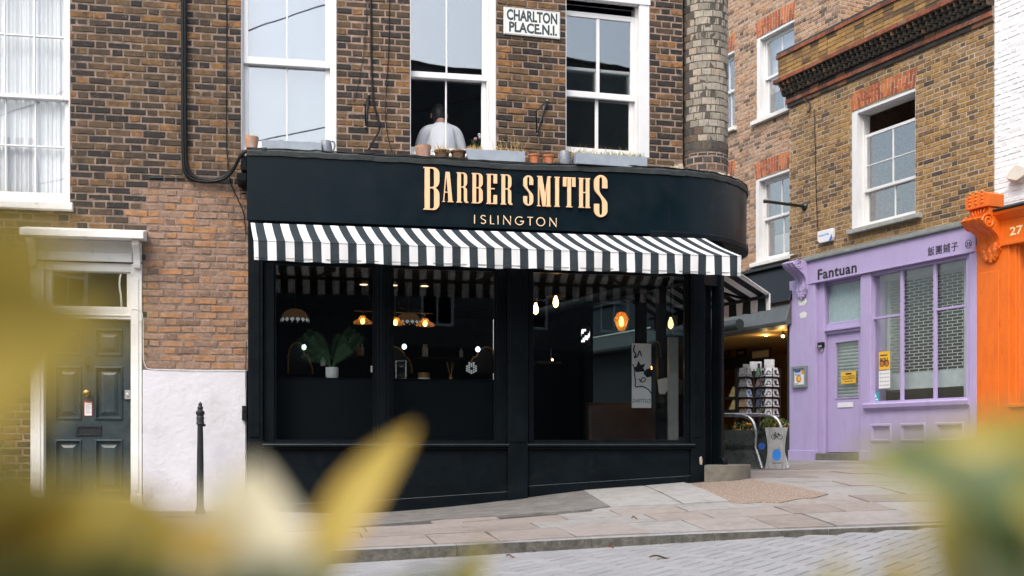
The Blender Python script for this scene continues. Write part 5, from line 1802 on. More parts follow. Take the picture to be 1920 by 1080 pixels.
for s in (-1, 1): mb.ball(hd + fw * .092 + U_ * s * .032 + ax_ * .01, .013, 8)
mb.add([hd + fw * .098 + U_ * x - ax_ * (.06 + y) for x, y in ((-.025, 0), (0, -.005), (.025, 0), (0, .008))], [(0, 1, 2, 3)])
mb.build('head', 'skin', per, smooth=True)
mb = MB()
hv = []
for i in range(9):
    t = math.pi * i / 10
    for k in range(segs):
        a = 2 * math.pi * k / segs
        back_ = -math.sin(a)
        tt = t * (1.0 if back_ > .2 else (.72 if back_ > -.3 else .55))
        h_ = math.cos(tt) * .134
        w_ = math.sin(tt) * .090; d_ = math.sin(tt) * .112
        hv.append(hd + ax_ * h_ + U_ * (w_ * math.cos(a)) + fw * (d_ * math.sin(a)))
mb.add(hv, [(i * segs + k, i * segs + (k + 1) % segs, (i + 1) * segs + (k + 1) % segs, (i + 1) * segs + k) for i in range(8) for k in range(segs)])
mb.build('hair', 'hair', per, smooth=True)
# hands: palm, four fingers and a thumb each
for s, w0 in zip((-1, 1), wr):
    d_ = (I_ * .9 - Zv * .25 - U_ * s * .35).normalized()
    sd_ = d_.cross(Zv).normalized()
    Vh, Eh, Rh = [w0, w0 + d_ * .05, w0 + d_ * .09], [(0, 1), (1, 2)], [.030, (.036, .02), (.034, .017)]
    for q, (o_, l_) in enumerate(((-.030, .062), (-.010, .075), (.010, .070), (.028, .055))):
        i0 = len(Vh)
        Vh += [w0 + d_ * .10 + sd_ * o_, w0 + d_ * (.10 + l_ * .55) + sd_ * o_ * 1.15 - Zv * .008, w0 + d_ * (.10 + l_ * .95) + sd_ * o_ * 1.2 - Zv * .026]
        Eh += [(2, i0), (i0, i0 + 1), (i0 + 1, i0 + 2)]; Rh += [.0095, .0085, .007]
    i0 = len(Vh)
    Vh += [w0 + d_ * .045 + sd_ * s * .045, w0 + d_ * .085 + sd_ * s * .062 - Zv * .01]
    Eh += [(1, i0), (i0, i0 + 1)]; Rh += [.012, .009]
    skin_figure('hand', Vh, Eh, Rh, 'skin', per, 1)
sb = pelvis - Zv * .14
st_ = thing('stool', 'round dark stool under the person behind the second window', 'stool', (sb.x, sb.y, sb.z - .44))
mb = MB(); mb.lathe(sb, [(.17, -.03), (.18, -.01), (.17, .02)], 20); mb.build('seat', 'leather', st_, smooth=True)
for k in range(4):
    a = math.pi / 4 + k * math.pi / 2
    mb = MB(); mb.tube([sb + Vector((.10 * math.cos(a), .10 * math.sin(a), -.02)), sb + Vector((.17 * math.cos(a), .17 * math.sin(a), -.44))], .014, 8); mb.build('leg', 'wood', st_, smooth=True)
mb = MB()
fl_ = sb - Zv * .45
mb.add([A.p(uH + .05, -.3, fl_.z), A.p(uB, -.3, fl_.z), A.p(uB, -5.9, fl_.z), A.p(uH + .05, -5.9, fl_.z)], [(0, 1, 2, 3)])
mb.build('upper_floor', 'wood', shop)
# flowers behind the glass
fp = A.w(892, 272, -.28)
fl = thing('flower_vase', 'vase with a pink rose and pale blooms inside the second window', 'vase', tuple(fp - Zv * .16))
mb = MB(); mb.lathe(fp - Zv * .16, [(.03, 0), (.045, .05), (.03, .1), (.025, .13)], 14); mb.build('vase', 'clearglass', fl, smooth=True)
mb = MB()
for dx, dy in ((-.03, .03), (.0, .06), (.06, .09), (.09, .05)):
    mb.tube([fp - Zv * .08, fp + A.U * dx + Zv * dy], .003, 5)
leaf_clump(mb, fp + Zv * .02, .08, .03, .05, 26, .025, 0)
mb.build('stems', 'leafdark', fl, fix=False)
mb = MB()
mb.ball(A.w(891.5, 261, -.28), .022, 10, 0)
mb.build('rose', mat('pink_petal', (.6, .3, .3), .7), fl, smooth=True)
mb = MB()
for x, y in ((900, 258), (905, 256), (899, 253)): mb.ball(A.w(x, y, -.28), .02, 10)
mb.build('bloom', 'paper', fl, smooth=True)

# ============================================================ INSIDE THE SHOP
# low partition behind the left windows
pt = MB()
pz = A.z(720, 709.5, -.30)
pt.fbox(A, Px(497, -.3), Px(950, -.3), -.34, -.30, zFl, pz - .02)
pt.fbox(A, Px(497, -.3), Px(950, -.3), -.62, -.295, pz - .02, pz)
tag(pt.build('window_partition', 'partition', None, bevel=.004, origin=tuple(A.w(720, 830, -.3))), 'matt dark panel with a shelf top behind the left shop windows', 'partition')
zS = pz + .001
def onshelf(px, n=-.46): return A.p(Px(px, n), n, zS)

# palm in a white pot
pc = onshelf(622.5)
palm = thing('potted_palm', 'small green palm in a white lattice pot on the window shelf', 'potted plant', tuple(pc))
ppx = pc.y / F
mb = MB()
mb.lathe(pc, [(.058, 0), (.062, .004), (.066, .02), (.068, .125), (.062, .125), (.06, .10)], 28, mi=0)
mb.build('pot', 'milk', palm, smooth=True)
mb = MB()
for i in range(14):
    for s in (-1, 1):
        pts = [pc + Vector((.0685 * math.cos(a), .0685 * math.sin(a), .02 + .1 * t)) for t, a in ((t, 2 * math.pi * i / 14 + s * t * .9) for t in (0, .25, .5, .75, 1))]
        mb.tube(pts, .0018, 4)
mb.build('lattice', 'paper', palm)
mb = MB()
base = pc + Zv * .11
for (ex, ey, en, k_) in ((560, 640, -.40, .28), (575, 622, -.5, .25), (590, 628, -.40, .2), (660, 616, -.45, .05), (676, 629, -.42, .06), (650, 650, -.35, .15), (600, 660, -.6, .2), (640, 628, -.6, .1), (568, 662, -.5, .25)):
    tip = A.w(ex, ey, en)
    mid = base.lerp(tip, .55) + Zv * k_ * (tip - base).length * .9
    prev = None
    N_ = 26
    ctr = [(base * (1 - t) ** 2 + mid * 2 * t * (1 - t) + tip * t * t) for t in (i / N_ for i in range(N_ + 1))]
    mb.tube(ctr, [.004 * (1 - .8 * i / N_) for i in range(N_ + 1)], 5)
    for i in range(5, N_):
        d_ = (ctr[i + 1] - ctr[i]).normalized()
        sd_ = d_.cross(A.N).normalized()
        ll = .10 * math.sin(math.pi * (i - 3) / (N_ - 1)) + .022
        for s in (-1, 1):
            v_ = (sd_ * s * .8 + d_ * .75 - Zv * .12 + A.N * rnd.uniform(-.25, .25)).normalized()
            e_ = ctr[i] + v_ * ll - Zv * ll * .15
            w_ = d_ * .0032
            m_ = ctr[i].lerp(e_, .5) + Zv * .006
            mb.add([ctr[i] - w_ * .4, m_ - w_, e_, m_ + w_], [(0, 1, 2, 3)])
mb.build('fronds', 'palm', palm, fix=False)

def small(name, label, cat, c, parts, group=None):
    o = thing(name, label, cat, tuple(c), group)
    for nm, mbx, matr, sm in parts:
        mbx.build(nm, matr, o, smooth=sm)
    return o
c = onshelf(794.5)
m1, m2 = MB(), MB()
m1.lathe(c, [(.066, .018), (.068, .03), (.068, .072), (.06, .075)], 24); m2.lathe(c, [(.064, 0), (.068, .004), (.067, .018)], 24)
small('candle_jar', 'squat amber jar with a white base on the window shelf', 'jar', c, [('jar', m1, mat('amber_jar', (.23, .10, .03), .35), True), ('base', m2, 'paper', True)])
c = onshelf(845)
m1, m2 = MB(), MB()
m1.lathe(c, [(.022, 0), (.024, .01), (.022, .03), (.010, .05), (.010, .062)], 16)
for dx, dn_ in ((-.05, .02), (-.035, -.02), (.04, .0), (.012, .03)): m2.tube([c + Zv * .02, c + A.U * dx + A.N * dn_ + Zv * .20], .0022, 5)
small('reed_diffuser', 'little glass reed diffuser with thin sticks on the window shelf', 'diffuser', c, [('bottle', m1, 'amber', True), ('reeds', m2, mat('reed', (.3, .17, .08), .7), False)])
c = onshelf(751.5)
m1, m2 = MB(), MB()
m1.lathe(c, [(.034, .02), (.036, .05), (.02, .085), (.006, .1), (.02, .115), (.036, .15), (.034, .185)], 18)
for a in range(4):
    v_ = A.U * .055 * (1 if a % 2 else -1) + A.N * .05 * (1 if a // 2 else -1)
    m2.tube([c + v_, c + v_ + Zv * .21], .004, 6)
for z_ in (0, .2):
    m2.fbox(Frame((c.x, c.y), A.U), -.06, .06, -.055, .055, zS + z_, zS + z_ + .008)
small('hourglass', 'hourglass in a square metal cage on the window shelf', 'hourglass', c, [('glass', m1, 'clearglass', True), ('cage', m2, 'tube', False)])
c = onshelf(605.5, -.8)
c.z = A.z(605, 686, -.8)
m1 = MB(); m1.lathe(c, [(.03, 0), (.03, .07), (.012, .085), (.012, .1)], 16)
small('soap_bottle', 'small white bottle behind the palm pot', 'bottle', c, [('body', m1, 'milk', True)])

# pendant bar with three fluted amber shades
fx = thing('pendant_light', 'brass bar pendant with three fluted amber glass shades over the window shelf', 'pendant light', tuple(A.w(740, 590, -1.1)))
pn_ = -1.1
mb = MB()
mb.tube([A.w(664, 583, pn_), A.w(812, 588, pn_)], .008, 8)
mb.tube([A.w(740.5, 560, pn_), A.w(740.5, 590, pn_)], .007, 8)
top = A.w(740.5, 560, pn_); mb.tube([top, Vector((top.x, top.y, zC))], .005, 6)
mb.tube(smooth_path([A.w(748, 566, pn_), A.w(750, 577, pn_), A.w(760, 580, pn_), A.w(796, 583, pn_), A.w(798, 590, pn_)]), .005, 6)
mb.build('bar', 'brass', fx, smooth=True)
sc_px = (A.p(0, pn_, 0) - Vector((0, 0, 0))).y / F
for x, y in ((680, 600), (741.5, 602.5), (797, 604.5)):
    c = A.w(x, y + 7, pn_)
    k = c.y / F
    mb = MB(); mb.tube([c + Zv * 25 * k, c + Zv * 13 * k], .011, 8); mb.build('stem', 'brass', fx, smooth=True)
    mb = MB(); mb.lathe(c, [(16.5 * k, 0), (16.8 * k, 3 * k), (13 * k, 6.5 * k), (8 * k, 9 * k), (5 * k, 13 * k), (4 * k, 15 * k)], 48, cap=False, flute=.05, nfl=16); mb.build('shade', 'amber', fx, smooth=True)
    mb = MB(); mb.ball(c + Zv * 5 * k, 4.2 * k, 12, sz=1.3); mb.build('bulb', 'bulb', fx, smooth=True)

# stained-glass dome shades further back
def dome(label, x, y, hw, hh, n):
    c = A.w(x, y, n); k = c.y / F
    o = thing('dome_lampshade', label, 'lampshade', tuple(c), 'stained glass dome lampshades')
    r_, h_ = hw * k, hh * k
    rows, seg = 8, 16
    P_ = lambda i, j: c + Vector((r_ * math.cos(math.pi / 2 * min(1, i / rows)) ** .8 * math.cos(2 * math.pi * (j + .5 * (i % 2)) / seg), r_ * math.cos(math.pi / 2 * min(1, i / rows)) ** .8 * math.sin(2 * math.pi * (j + .5 * (i % 2)) / seg), h_ * math.sin(math.pi / 2 * min(1, i / rows))))
    mb, mw = MB(), MB()
    for i in range(0, rows - 1):
        for j in range(seg):
            jj = j + (1 if i % 2 else 0)
            q = [P_(i, j if i % 2 == 0 else j), P_(i + 1, j if i % 2 == 0 else j + 1), P_(i + 2, j), P_(i + 1, j - 1 if i % 2 == 0 else j)]
            m_ = sum(q, Vector()) / 4
            q = [m_ + (v - m_) * .84 for v in q]
            (mw if i < 1 else mb).add(q, [(0, 1, 2, 3)])
    mb.build('stained_glass', 'tiff', o, fix=False); mw.build('white_border', 'tiff_w', o, fix=False)
    mb = MB()
    mb.lathe(c, [(r_ * .985 * math.cos(math.pi / 2 * i / 8) ** .8 + .0005, h_ * .985 * math.sin(math.pi / 2 * i / 8)) for i in range(9)], 32, cap=False)
    mb.build('leading', 'ink', o, smooth=True)
    mb = MB(); mb.tube([c + Zv * h_, Vector((c.x, c.y, zC))], .006, 6); mb.build('rod', 'iron', o)
dome('brown stained glass dome lampshade hanging alone at the left of the shop', 553, 606, 27, 27, -2.2)
dome('brown stained glass dome lampshade hanging behind the amber pendant', 766, 610, 25, 24, -2.4)

# mirrors with gold frames, globe bulbs beside them
def mirror(label, outline, n, w=.012):
    c = A.w(*outline[len(outline) // 2], n)
    o = thing('gold_mirror', label, 'mirror', tuple(c), 'gold framed mirrors')
    pts = smooth_path([A.w(x, y, n + .02) for x, y in outline], 1)
    mb = MB(); mb.tube(pts, w, 8); mb.build('frame', 'gold', o, smooth=True)
    mb = MB()
    us = [A.px(x, y, n) for x, y in outline]
    mb.prism(A, us, n - .01, n); mb.build('mirror_glass', 'dark_mid', o)
mirror('gold framed mirror behind the palm, left of the three', [(540, 700), (540, 660), (548, 645), (558, 641), (566, 645), (569, 660), (572, 666), (578, 666), (579, 675), (586, 690), (586, 700)], -2.6)
mirror('arched gold framed mirror behind the hourglass, middle of the three', [(705, 700), (705, 672), (712, 668), (718, 655), (730, 650), (744, 650), (755, 658), (760, 669), (766, 672), (772, 690), (772, 700)], -2.6)
mirror('gold framed mirror right of the reed diffuser', [(880, 700), (880, 688), (886, 670), (894, 669), (897, 659), (905, 652), (916, 650), (926, 658), (928, 700)], -2.6)
for x, y, lab in ((570, 651, 'behind the palm fronds'), (758, 650, 'above the hourglass'), (896, 655, 'right of the reed diffuser')):
    c = A.w(x, y, -2.45); k = c.y / F
    o = thing('globe_lamp', 'small cool white globe bulb ' + lab, 'wall lamp', tuple(c), 'globe bulbs over the mirrors')
    mb = MB(); mb.ball(c, 4.6 * k, 12, sz=1.15); mb.build('bulb', 'globe', o, smooth=True)
    mb = MB(); mb.tube([c + Zv * 5 * k, c + Zv * 13 * k, c + Zv * 13 * k - A.N * .2], .006, 6); mb.build('arm', 'iron', o)
# back shelf with bottles
mb = MB(); zb_ = A.z(720, 668, -2.9)
mb.fbox(A, Px(600, -2.9), Px(700, -2.9), -3.1, -2.85, zb_ - .03, zb_)
mb.fbox(A, Px(778, -2.9), Px(872, -2.9), -3.1, -2.85, zb_ - .03, zb_)
tag(mb.build('bottle_shelf', 'dark_mid', None, origin=tuple(A.p(Px(740, -2.9), -2.9, zb_))), 'dark shelf of bottles at the back of the barber shop', 'shelf')
for i, (x, h_, lab) in enumerate(((672, .16, 'left of the pair on the back shelf by the window post'), (679, .16, 'right of the pair on the back shelf by the window post'), (795, .17, 'left of the bright pair on the back shelf'), (799.5, .17, 'right of the bright pair on the back shelf'), (865, .12, 'at the far right of the back shelf'))):
    c = A.p(Px(x, -2.9), -2.92, zb_)
    m1 = MB(); m1.lathe(c, [(.024, 0), (.026, .02), (.026, h_ * .7), (.010, h_ * .82), (.010, h_)], 12)
    small('bottle', 'small pale bottle ' + lab, 'bottle', c, [('body', m1, 'milk' if i not in (0,) else mat('pink_bottle', (.5, .22, .2), .3), True)], 'bottles on the back shelf')
# stained glass panels low down beside the mirrors
for x, y, lab in ((705, 692, 'by the window post'), (884, 691, 'under the right gold mirror')):
    c = A.w(x, y, -2.3); k = c.y / F
    o = thing('table_lamp', 'white mosaic table lamp ' + lab, 'lamp', tuple(c), 'mosaic table lamps')
    mb = MB()
    for i in range(-2, 3):
        for j in range(-2, 3):
            p = c + A.U * i * 4.2 * k + Zv * (j * 4.2 + (2 if i % 2 else 0)) * k
            if abs(i) + abs(j) < 4: mb.lathe(p, [(2 * k, 0), (1.6 * k, .012)], 7, axis=(A.U, Zv, A.N))
    mb.build('mosaic', 'tiff_w', o)
    mb = MB(); mb.ball(c - A.N * .06, 11 * k, 14); mb.build('shade', 'dark_mid', o, smooth=True)
# downlights
for x in (682, 738, 796):
    p = A.w(x, 533, -2.2)
    mb = MB(); mb.lathe((p.x, p.y, zC - .004), [(.05, 0), (.04, .003)], 18); 
    o = mb.build('downlight', 'downlight', None, origin=(p.x, p.y, zC))
    tag(o, {682: 'leftmost', 738: 'middle', 796: 'rightmost'}[x] + ' of three small warm downlights in the shop ceiling', 'downlight', 'ceiling downlights')

# ---- right-hand room
def edison(label, x, y, n, disc, glow=1.):
    c = A.w(x, y, n); k = c.y / F
    o = thing('pendant_bulb', label, 'pendant light', tuple(c), 'bare filament pendants')
    mb = MB(); mb.lathe(c, [(.001, -12 * k), (4 * k, -9 * k), (5.4 * k, -3 * k), (4.2 * k, 3 * k), (2.2 * k, 8 * k), (2 * k, 10 * k)], 16, cap=False); mb.build('bulb', 'bulb', o, smooth=True)
    mb = MB(); mb.tube([c + Zv * 10 * k, c + Zv * 19 * k], 2.4 * k, 8); top = c + Zv * 19 * k; mb.tube([top, Vector((top.x, top.y, zC))], .0035, 6); mb.build('cord', 'black', o)
    if disc:
        mb = MB(); mb.lathe(c, [(17 * k, 8.5 * k), (15 * k, 10 * k), (3 * k, 14 * k)], 24, cap=False); mb.build('disc_shade', 'brass', o, smooth=True)
edison('bare warm filament bulb hanging nearest the middle pier', 1004.5, 578, -.9, False)
edison('warm filament bulb under a small flat disc shade', 1042, 565, -1.0, True)
edison('warm filament bulb at the far right edge of the right hand window', 1257.5, 605, -1.3, False)
c = A.w(1165, 603, -.75); k = c.y / F
o = thing('glass_pendant', 'faceted amber glass pendant lamp glowing in the right hand window', 'pendant light', tuple(c))
mb = MB(); mb.lathe(c, [(6 * k, -18 * k), (9 * k, -10 * k), (14 * k, 4 * k), (8 * k, 16 * k), (3 * k, 18 * k)], 10, cap=False); mb.build('shade', 'amber', o)
mb = MB(); mb.lathe(c, [(.001, -10 * k), (4 * k, -6 * k), (4.5 * k, 1 * k), (2 * k, 9 * k)], 12, cap=False); mb.build('bulb', 'bulb', o, smooth=True)
mb = MB(); mb.tube([c + Zv * 18 * k, Vector((c.x, c.y, zC))], .004, 6); mb.build('cord', 'black', o)
c = A.w(1215.5, 690, -1.0); k = c.y / F
o = thing('globe_lamp', 'small warm globe lamp in front of the white banner', 'lamp', tuple(c))
mb = MB(); mb.ball(c, 7 * k, 14); mb.build('globe', 'bulb', o, smooth=True)
mb = MB(); mb.tube(smooth_path([c + Zv * 7 * k, c + Zv * 30 * k, c + Zv * 50 * k + A.U * 8 * k, c + Zv * 50 * k + A.U * 22 * k, c + Zv * 20 * k + A.U * 25 * k]), .006, 6); mb.build('arm', 'brass', o, smooth=True)
# banner with a leaf device
n = -.8
o = thing('banner', 'tall white banner with black leaf scrolls inside the right hand window', 'banner', tuple(A.w(1205, 755, n)))
b0, b1, bz0, bz1 = Px(1185, n), Px(1221, n), A.z(1203, 760, n), A.z(1203, 644, n)
mb = MB(); mb.fbox(A, b0, b1, n - .012, n, bz0 - .03, bz1); mb.build('panel', mat('banner_cloth', (.85, .86, .88), .8, vary=.05), o)
mb = MB()
def scroll(pts, w): mb.tube(smooth_path([A.w(x, y, n + .002) for x, y in pts], 2), w, 5)
scroll([(1190, 647), (1187, 658), (1193, 664), (1188, 672), (1196, 668), (1199, 655), (1203, 668)], .008)
scroll([(1186, 683), (1190, 690), (1189, 700), (1192, 715), (1190, 727), (1203, 723), (1216, 730), (1221, 738)], .007)
scroll([(1198, 710), (1204, 718), (1212, 712), (1206, 706), (1200, 716)], .006)
mb.build('line_drawing', 'ink', o)
mb = MB()
for pts in ([(1187, 690), (1193, 687), (1197, 676), (1201, 684), (1210, 682), (1206, 690), (1210, 697), (1201, 697), (1193, 698)], [(1206, 700), (1212, 692), (1221, 690), (1221, 706), (1213, 708)]):
    mb.prism(A, [A.px(x, y, n) for x, y in pts], n + .001, n + .004)
mb.build('leaf_shape', 'ink', o)
mb = MB(); text_mb(mb, 'CUTTING', A, n + .001, (Px(1186, n), Px(1220, n), A.z(1203, 755, n), A.z(1203, 748, n)), .002, .0, flip=True); mb.build('lettering', 'ink', o)
# dark column with pinned paper
n = -1.0
mb = MB(); mb.fbox(A, Px(1234, n), Px(1249, n), n - .1, n, zFl, zC); mb.lathe(A.w(1241.5, 770, n - .0), [(.07, -.1), (.09, -.02), (.06, .03), (.085, .1), (.06, .16), (.05, .2)], 14)
tag(mb.build('column', 'dark', None, origin=tuple(A.p(Px(1241, n), n, zFl))), 'dark slim column near the right end of the shop', 'column')
mb = MB()
q = [A.px(x, y, n + .012) for x, y in ((1233, 712), (1251, 708), (1254, 728), (1246, 741), (1236, 738))]
mb.prism(A, q, n + .004, n + .006)
tag(mb.build('paper_sheet', 'paper', None, origin=tuple(A.w(1243, 725, n))), 'curled white paper sheet pinned to the dark column', 'paper')
mb = MB(); n = -.55
mb.fbox(A, Px(1254, n), Px(1272, n), n - .05, n, zFl, A.z(1260, 632, n))  # pale strip added where passage light shows through
tag(mb.build('passage_light_strip', mat('pale_light_strip', (.30, .31, .30), .7), None, origin=tuple(A.w(1262, 830, n))), 'pale grey upright jamb at the right edge of the shop room', 'door jamb')  # not a real jamb: pale strip standing in for passage light
# barber pole light
c = A.w(1098, 630, -1.4); k = c.y / F
o = thing('barber_pole', 'small lit barber pole with white and black stripes', 'barber pole', tuple(c))
mb = MB()
for i in range(6):
    for s in range(12):
        t0, t1 = math.pi * (1 + s / 12), math.pi * (1 + (s + 1) / 12)
        f_ = lambda t, z: c + Vector((8 * k * math.cos(t), 8 * k * math.sin(t), z))
        z0, z1 = (-12 + 4 * i) * k, (-8 + 4 * i) * k
        mb.add([f_(t0, z0), f_(t1, z0), f_(t1, z1), f_(t0, z1)], [(0, 1, 2, 3)], 0 if ((s * .8 - i * 1.9) % 9) < 4 else 1)
mb.build('cylinder', [emit_mat('lit_white', (.85, .9, .95), .9), 'ink'], o, fix=False)
mb = MB(); mb.lathe(c, [(9 * k, 12 * k), (9.5 * k, 16 * k), (4 * k, 20 * k)], 16); mb.lathe(c, [(4 * k, -20 * k), (9.5 * k, -16 * k), (9 * k, -12 * k)], 16); mb.build('cap', 'black', o, smooth=True)
# armchair
n = -1.15
ac = A.p(Px(1170, n), n, zFl)
o = thing('armchair', 'brown leather armchair seen dimly in the right hand window', 'armchair', tuple(ac))
hgt = A.z(1170, 757, n)
u0, u1 = Px(1108, n), Px(1236, n)
mb = MB(); mb.profile(A, [(n - .25, zFl + .3), (n - .1, zFl + .3), (n - .16, hgt), (n - .24, hgt + .02), (n - .3, hgt)], u0, u1); mb.build('backrest', 'leather', o, bevel=.04, seg=3)
mb = MB(); mb.fbox(A, u0 + .1, u1 - .1, n - .15, n + .45, zFl + .18, zFl + .42); mb.build('seat', 'leather', o, bevel=.04, seg=3)
for a, b in ((u0 - .06, u0 + .09), (u1 - .09, u1 + .06)):
    mb = MB(); mb.fbox(A, a, b, n - .2, n + .45, zFl + .1, zFl + .60); mb.build('armrest', 'leather', o, bevel=.05, seg=3)
for a in (u0, u1):
    for b in (n - .15, n + .38):
        mb = MB(); mb.tube([A.p(a, b, zFl), A.p(a, b, zFl + .12)], .02, 8); mb.build('leg', 'wood', o)
# shelf with a glass lamp at the left of the right-hand room
n = -1.6
c = A.w(1026, 678, n)
mb = MB(); mb.fbox(A, Px(1002, n), Px(1050, n), n - .2, n + .1, c.z - .03, c.z)
tag(mb.build('wall_shelf', 'dark_mid', None, origin=tuple(c)), 'dark wall shelf holding a cut glass jar in the right hand room', 'shelf')
m1 = MB(); m1.lathe(c, [(.05, 0), (.058, .02), (.05, .12), (.056, .15)], 9)
m2 = MB(); m2.ball(c + A.U * .055 + Zv * .02 + A.N * .05, .013, 8)
small('glass_jar', 'cut glass jar lit on the wall shelf in the right hand room', 'jar', c, [('glass', m1, 'clearglass', False), ('candle', m2, 'bulb', True)])
# ============================================================ THE LILAC SHOP ON THE PASSAGE
BN = -.12                                          # brick face lies behind the shopfront
bz_ = gz(*B.p(B.u(1600), 0, 0)[:2])
lil = thing('lilac_shop', 'yellow brick building with the lilac shopfront lettered Fantuan', 'shop', tuple(B.w(1650, 862, 0)))
bu = lambda x, n=0.: B.u(x, n)
# fixed heights read off at the middle of the front
zLed = B.z(1670, 449.5, .0)
zFb = B.z(1700, 500, .0)
ub0, ub1 = bu(1480, BN), bu(1864, BN)
zPar = B.z(1475, 107, .10)                          # underside of parapet coping
wv0, wv1 = bu(1597, BN), bu(1716, BN)
wvz0, wvz1 = B.z(1655, 417, BN), B.z(1655, 188, BN)
mb = MB()
brickwall(mb, lambda u, n, z: B.p(u, n + BN, z), ub0, ub1, zLed - .15, zPar, [(wv0, wv1, wvz0, wvz1)], lambda u, z: 1, seed=21, bond='flemish', mor=.012)
# left return of the wall
LR = Frame(B.p(ub0, BN, 0)[:2], -B.N)               # runs back from the corner... seen edge on
mb.build('brick_wall', [MOR_PALE, BR_YEL], lil, fix=False)
mb = MB()
body(mb, B, ub0 + .005, ub1, BN - .012, -6, bz_ - .4, zPar + .05)
mb.fbox(B, ub0 + .005, ub1, -5.9, BN - .3, zLed - .2, zLed - .12)
mb.build('building_body', BR_YEL, lil, fix=False)
# cornice: oversailing courses, dentils, red brick bands
zc = B.z(1475, 205, BN)
H_ = B.z(1475, 93, .10) - zc
co = MB()
ce0, ce1 = ub0 - .0, ub1
def course(z0, z1, n, mi, L=.225, j=.004):
    u = ce0 - max(0, n - BN) * .9
    while u < ce1:
        l = min(L, ce1 - u)
        co.fbox(B, u + .004, u + l - .004, BN - .1, n + rnd.uniform(-j, j), z0 + .005, z1 - .005, mi)
        u += L
    co.fbox(B, ce0 - max(0, n - BN) * .9, ce1, BN - .12, n - .012, z0, z1, 0)
h_ = .075
z = zc
course(z, z + h_, BN + .03, 1); z += h_
course(z, z + h_, BN + .055, 5, .225); z += h_
course(z, z + h_, BN + .045, 1); z += h_
for r_ in range(3):                                 # dog-tooth rows
    u = ce0 - .1
    n_ = BN + .08 + .035 * r_
    k_ = 0
    while u < ce1:
        a, b = u, min(u + .11, ce1)
        co.add([B.p(a, BN, z), B.p((a + b) / 2, n_ + .06, z), B.p(b, BN, z), B.p(a, BN, z + h_ - .008), B.p((a + b) / 2, n_ + .06, z + h_ - .008), B.p(b, BN, z + h_ - .008)],
               [(0, 2, 1), (3, 4, 5), (0, 1, 4, 3), (1, 2, 5, 4), (2, 0, 3, 5)], 1)
        u += .118
    co.fbox(B, ce0 - .1, ce1, BN - .1, n_ - .005, z - .004, z + h_, 1)
    z += h_
course(z, z + h_, BN + .22, 5); z += h_
zq = z
while z < zc + H_ - h_ * 1.05:
    course(z, z + h_, BN + .15, 3); z += h_
course(z, z + h_, BN + .18, 5); z += h_
co.fbox(B, ce0 - .15, ce1, BN - .15, BN + .17, z, z + .035, 4)
co.build('cornice', [MOR_DARK, BR_COR, BR_RED, BR_YEL, M['lead'], BR_BAND], lil, fix=True)
w = sash('sash_window', B, lil, wv0 + .13, wv1 + .03, wvz0, wvz1 - .05, B.z(1665, 345, BN - .1), 2, [.45], 1, .12 - BN, 'pane_dim', open_top=.34, stile=.045, box=.02, bottom=.075, rail=.05, head=.05)
tag(w, 'white sash window with its upper sash lowered and open')
mb = MB()
mb.fbox(B, wv0, wv0 + .13, BN - .14, BN - .006, wvz0, wvz1)
mb.fbox(B, wv1 - .006, wv1 + .01, BN - .14, BN - .006, wvz0, wvz1 - .05)
mb.fbox(B, wv0 + .13, wv1 + .01, BN - .16, BN - .008, wvz1 - .05, wvz1 + .02)
mb.build('window_lining', 'white', w)
redarch(B, lil, wv0, wv1, wvz1 + .005, .30, .05, BN - .03, BN + .004, rise=.03)
sill(B, lil, bu(1587, BN + .08), bu(1722, BN + .08), wvz0 + .003, .085, BN + .09, 'stone', .22)

# shopfront
fz1 = zLed - .01
mb = MB()
mb.profile(B, [(-.2, fz1), (.10, fz1 - .06), (.10, fz1 - .03), (-.0, fz1 + .05), (-.2, fz1 + .08)], bu(1496, .1), bu(1838, .1))
mb.build('slate_ledge', 'slate', lil, bevel=.004)
FN = .06
fz0 = B.z(1700, 497, FN)
mb = MB()
mb.fbox(B, bu(1512, FN), bu(1829, FN), -.1, FN, fz0, fz1 - .05)
mb.fbox(B, bu(1520, FN), bu(1826, FN), FN, FN + .012, fz0, fz0 + .03)
fb = mb.build('fascia', 'purple', lil, bevel=.004)
def fbox_px(x0, x1, y0, y1, n=.06):
    """lettering box from the pixels of its centre line: y0/y1 at the box's middle"""
    xm = (x0 + x1) / 2
    return (bu(x0, n), bu(x1, n), B.z(xm, y1, n), B.z(xm, y0, n))
mb = MB(); text_mb(mb, 'Fantuan', B, FN, fbox_px(1533.5, 1606.5, 498, 518), .004, .022, space=1.08); mb.build('lettering', 'ink', fb)
mb = MB(); text_mb(mb, '飯團鋪子', B, FN, fbox_px(1739.5, 1796.5, 458, 475), .003, .004, space=1.1); mb.build('lettering', 'ink', fb)
cc = B.w(1816, 457.5, FN); rr_ = 7.6 * cc.y / F
mb = MB(); mb.tube([cc + B.N * .001 + (B.U * math.cos(t) + Zv * math.sin(t)) * rr_ for t in (2 * math.pi * i / 32 for i in range(33))], .004, 5)
text_mb(mb, '25', B, FN, fbox_px(1811.5, 1820.5, 454, 461.5), .003, .01); mb.build('number', 'ink', fb)
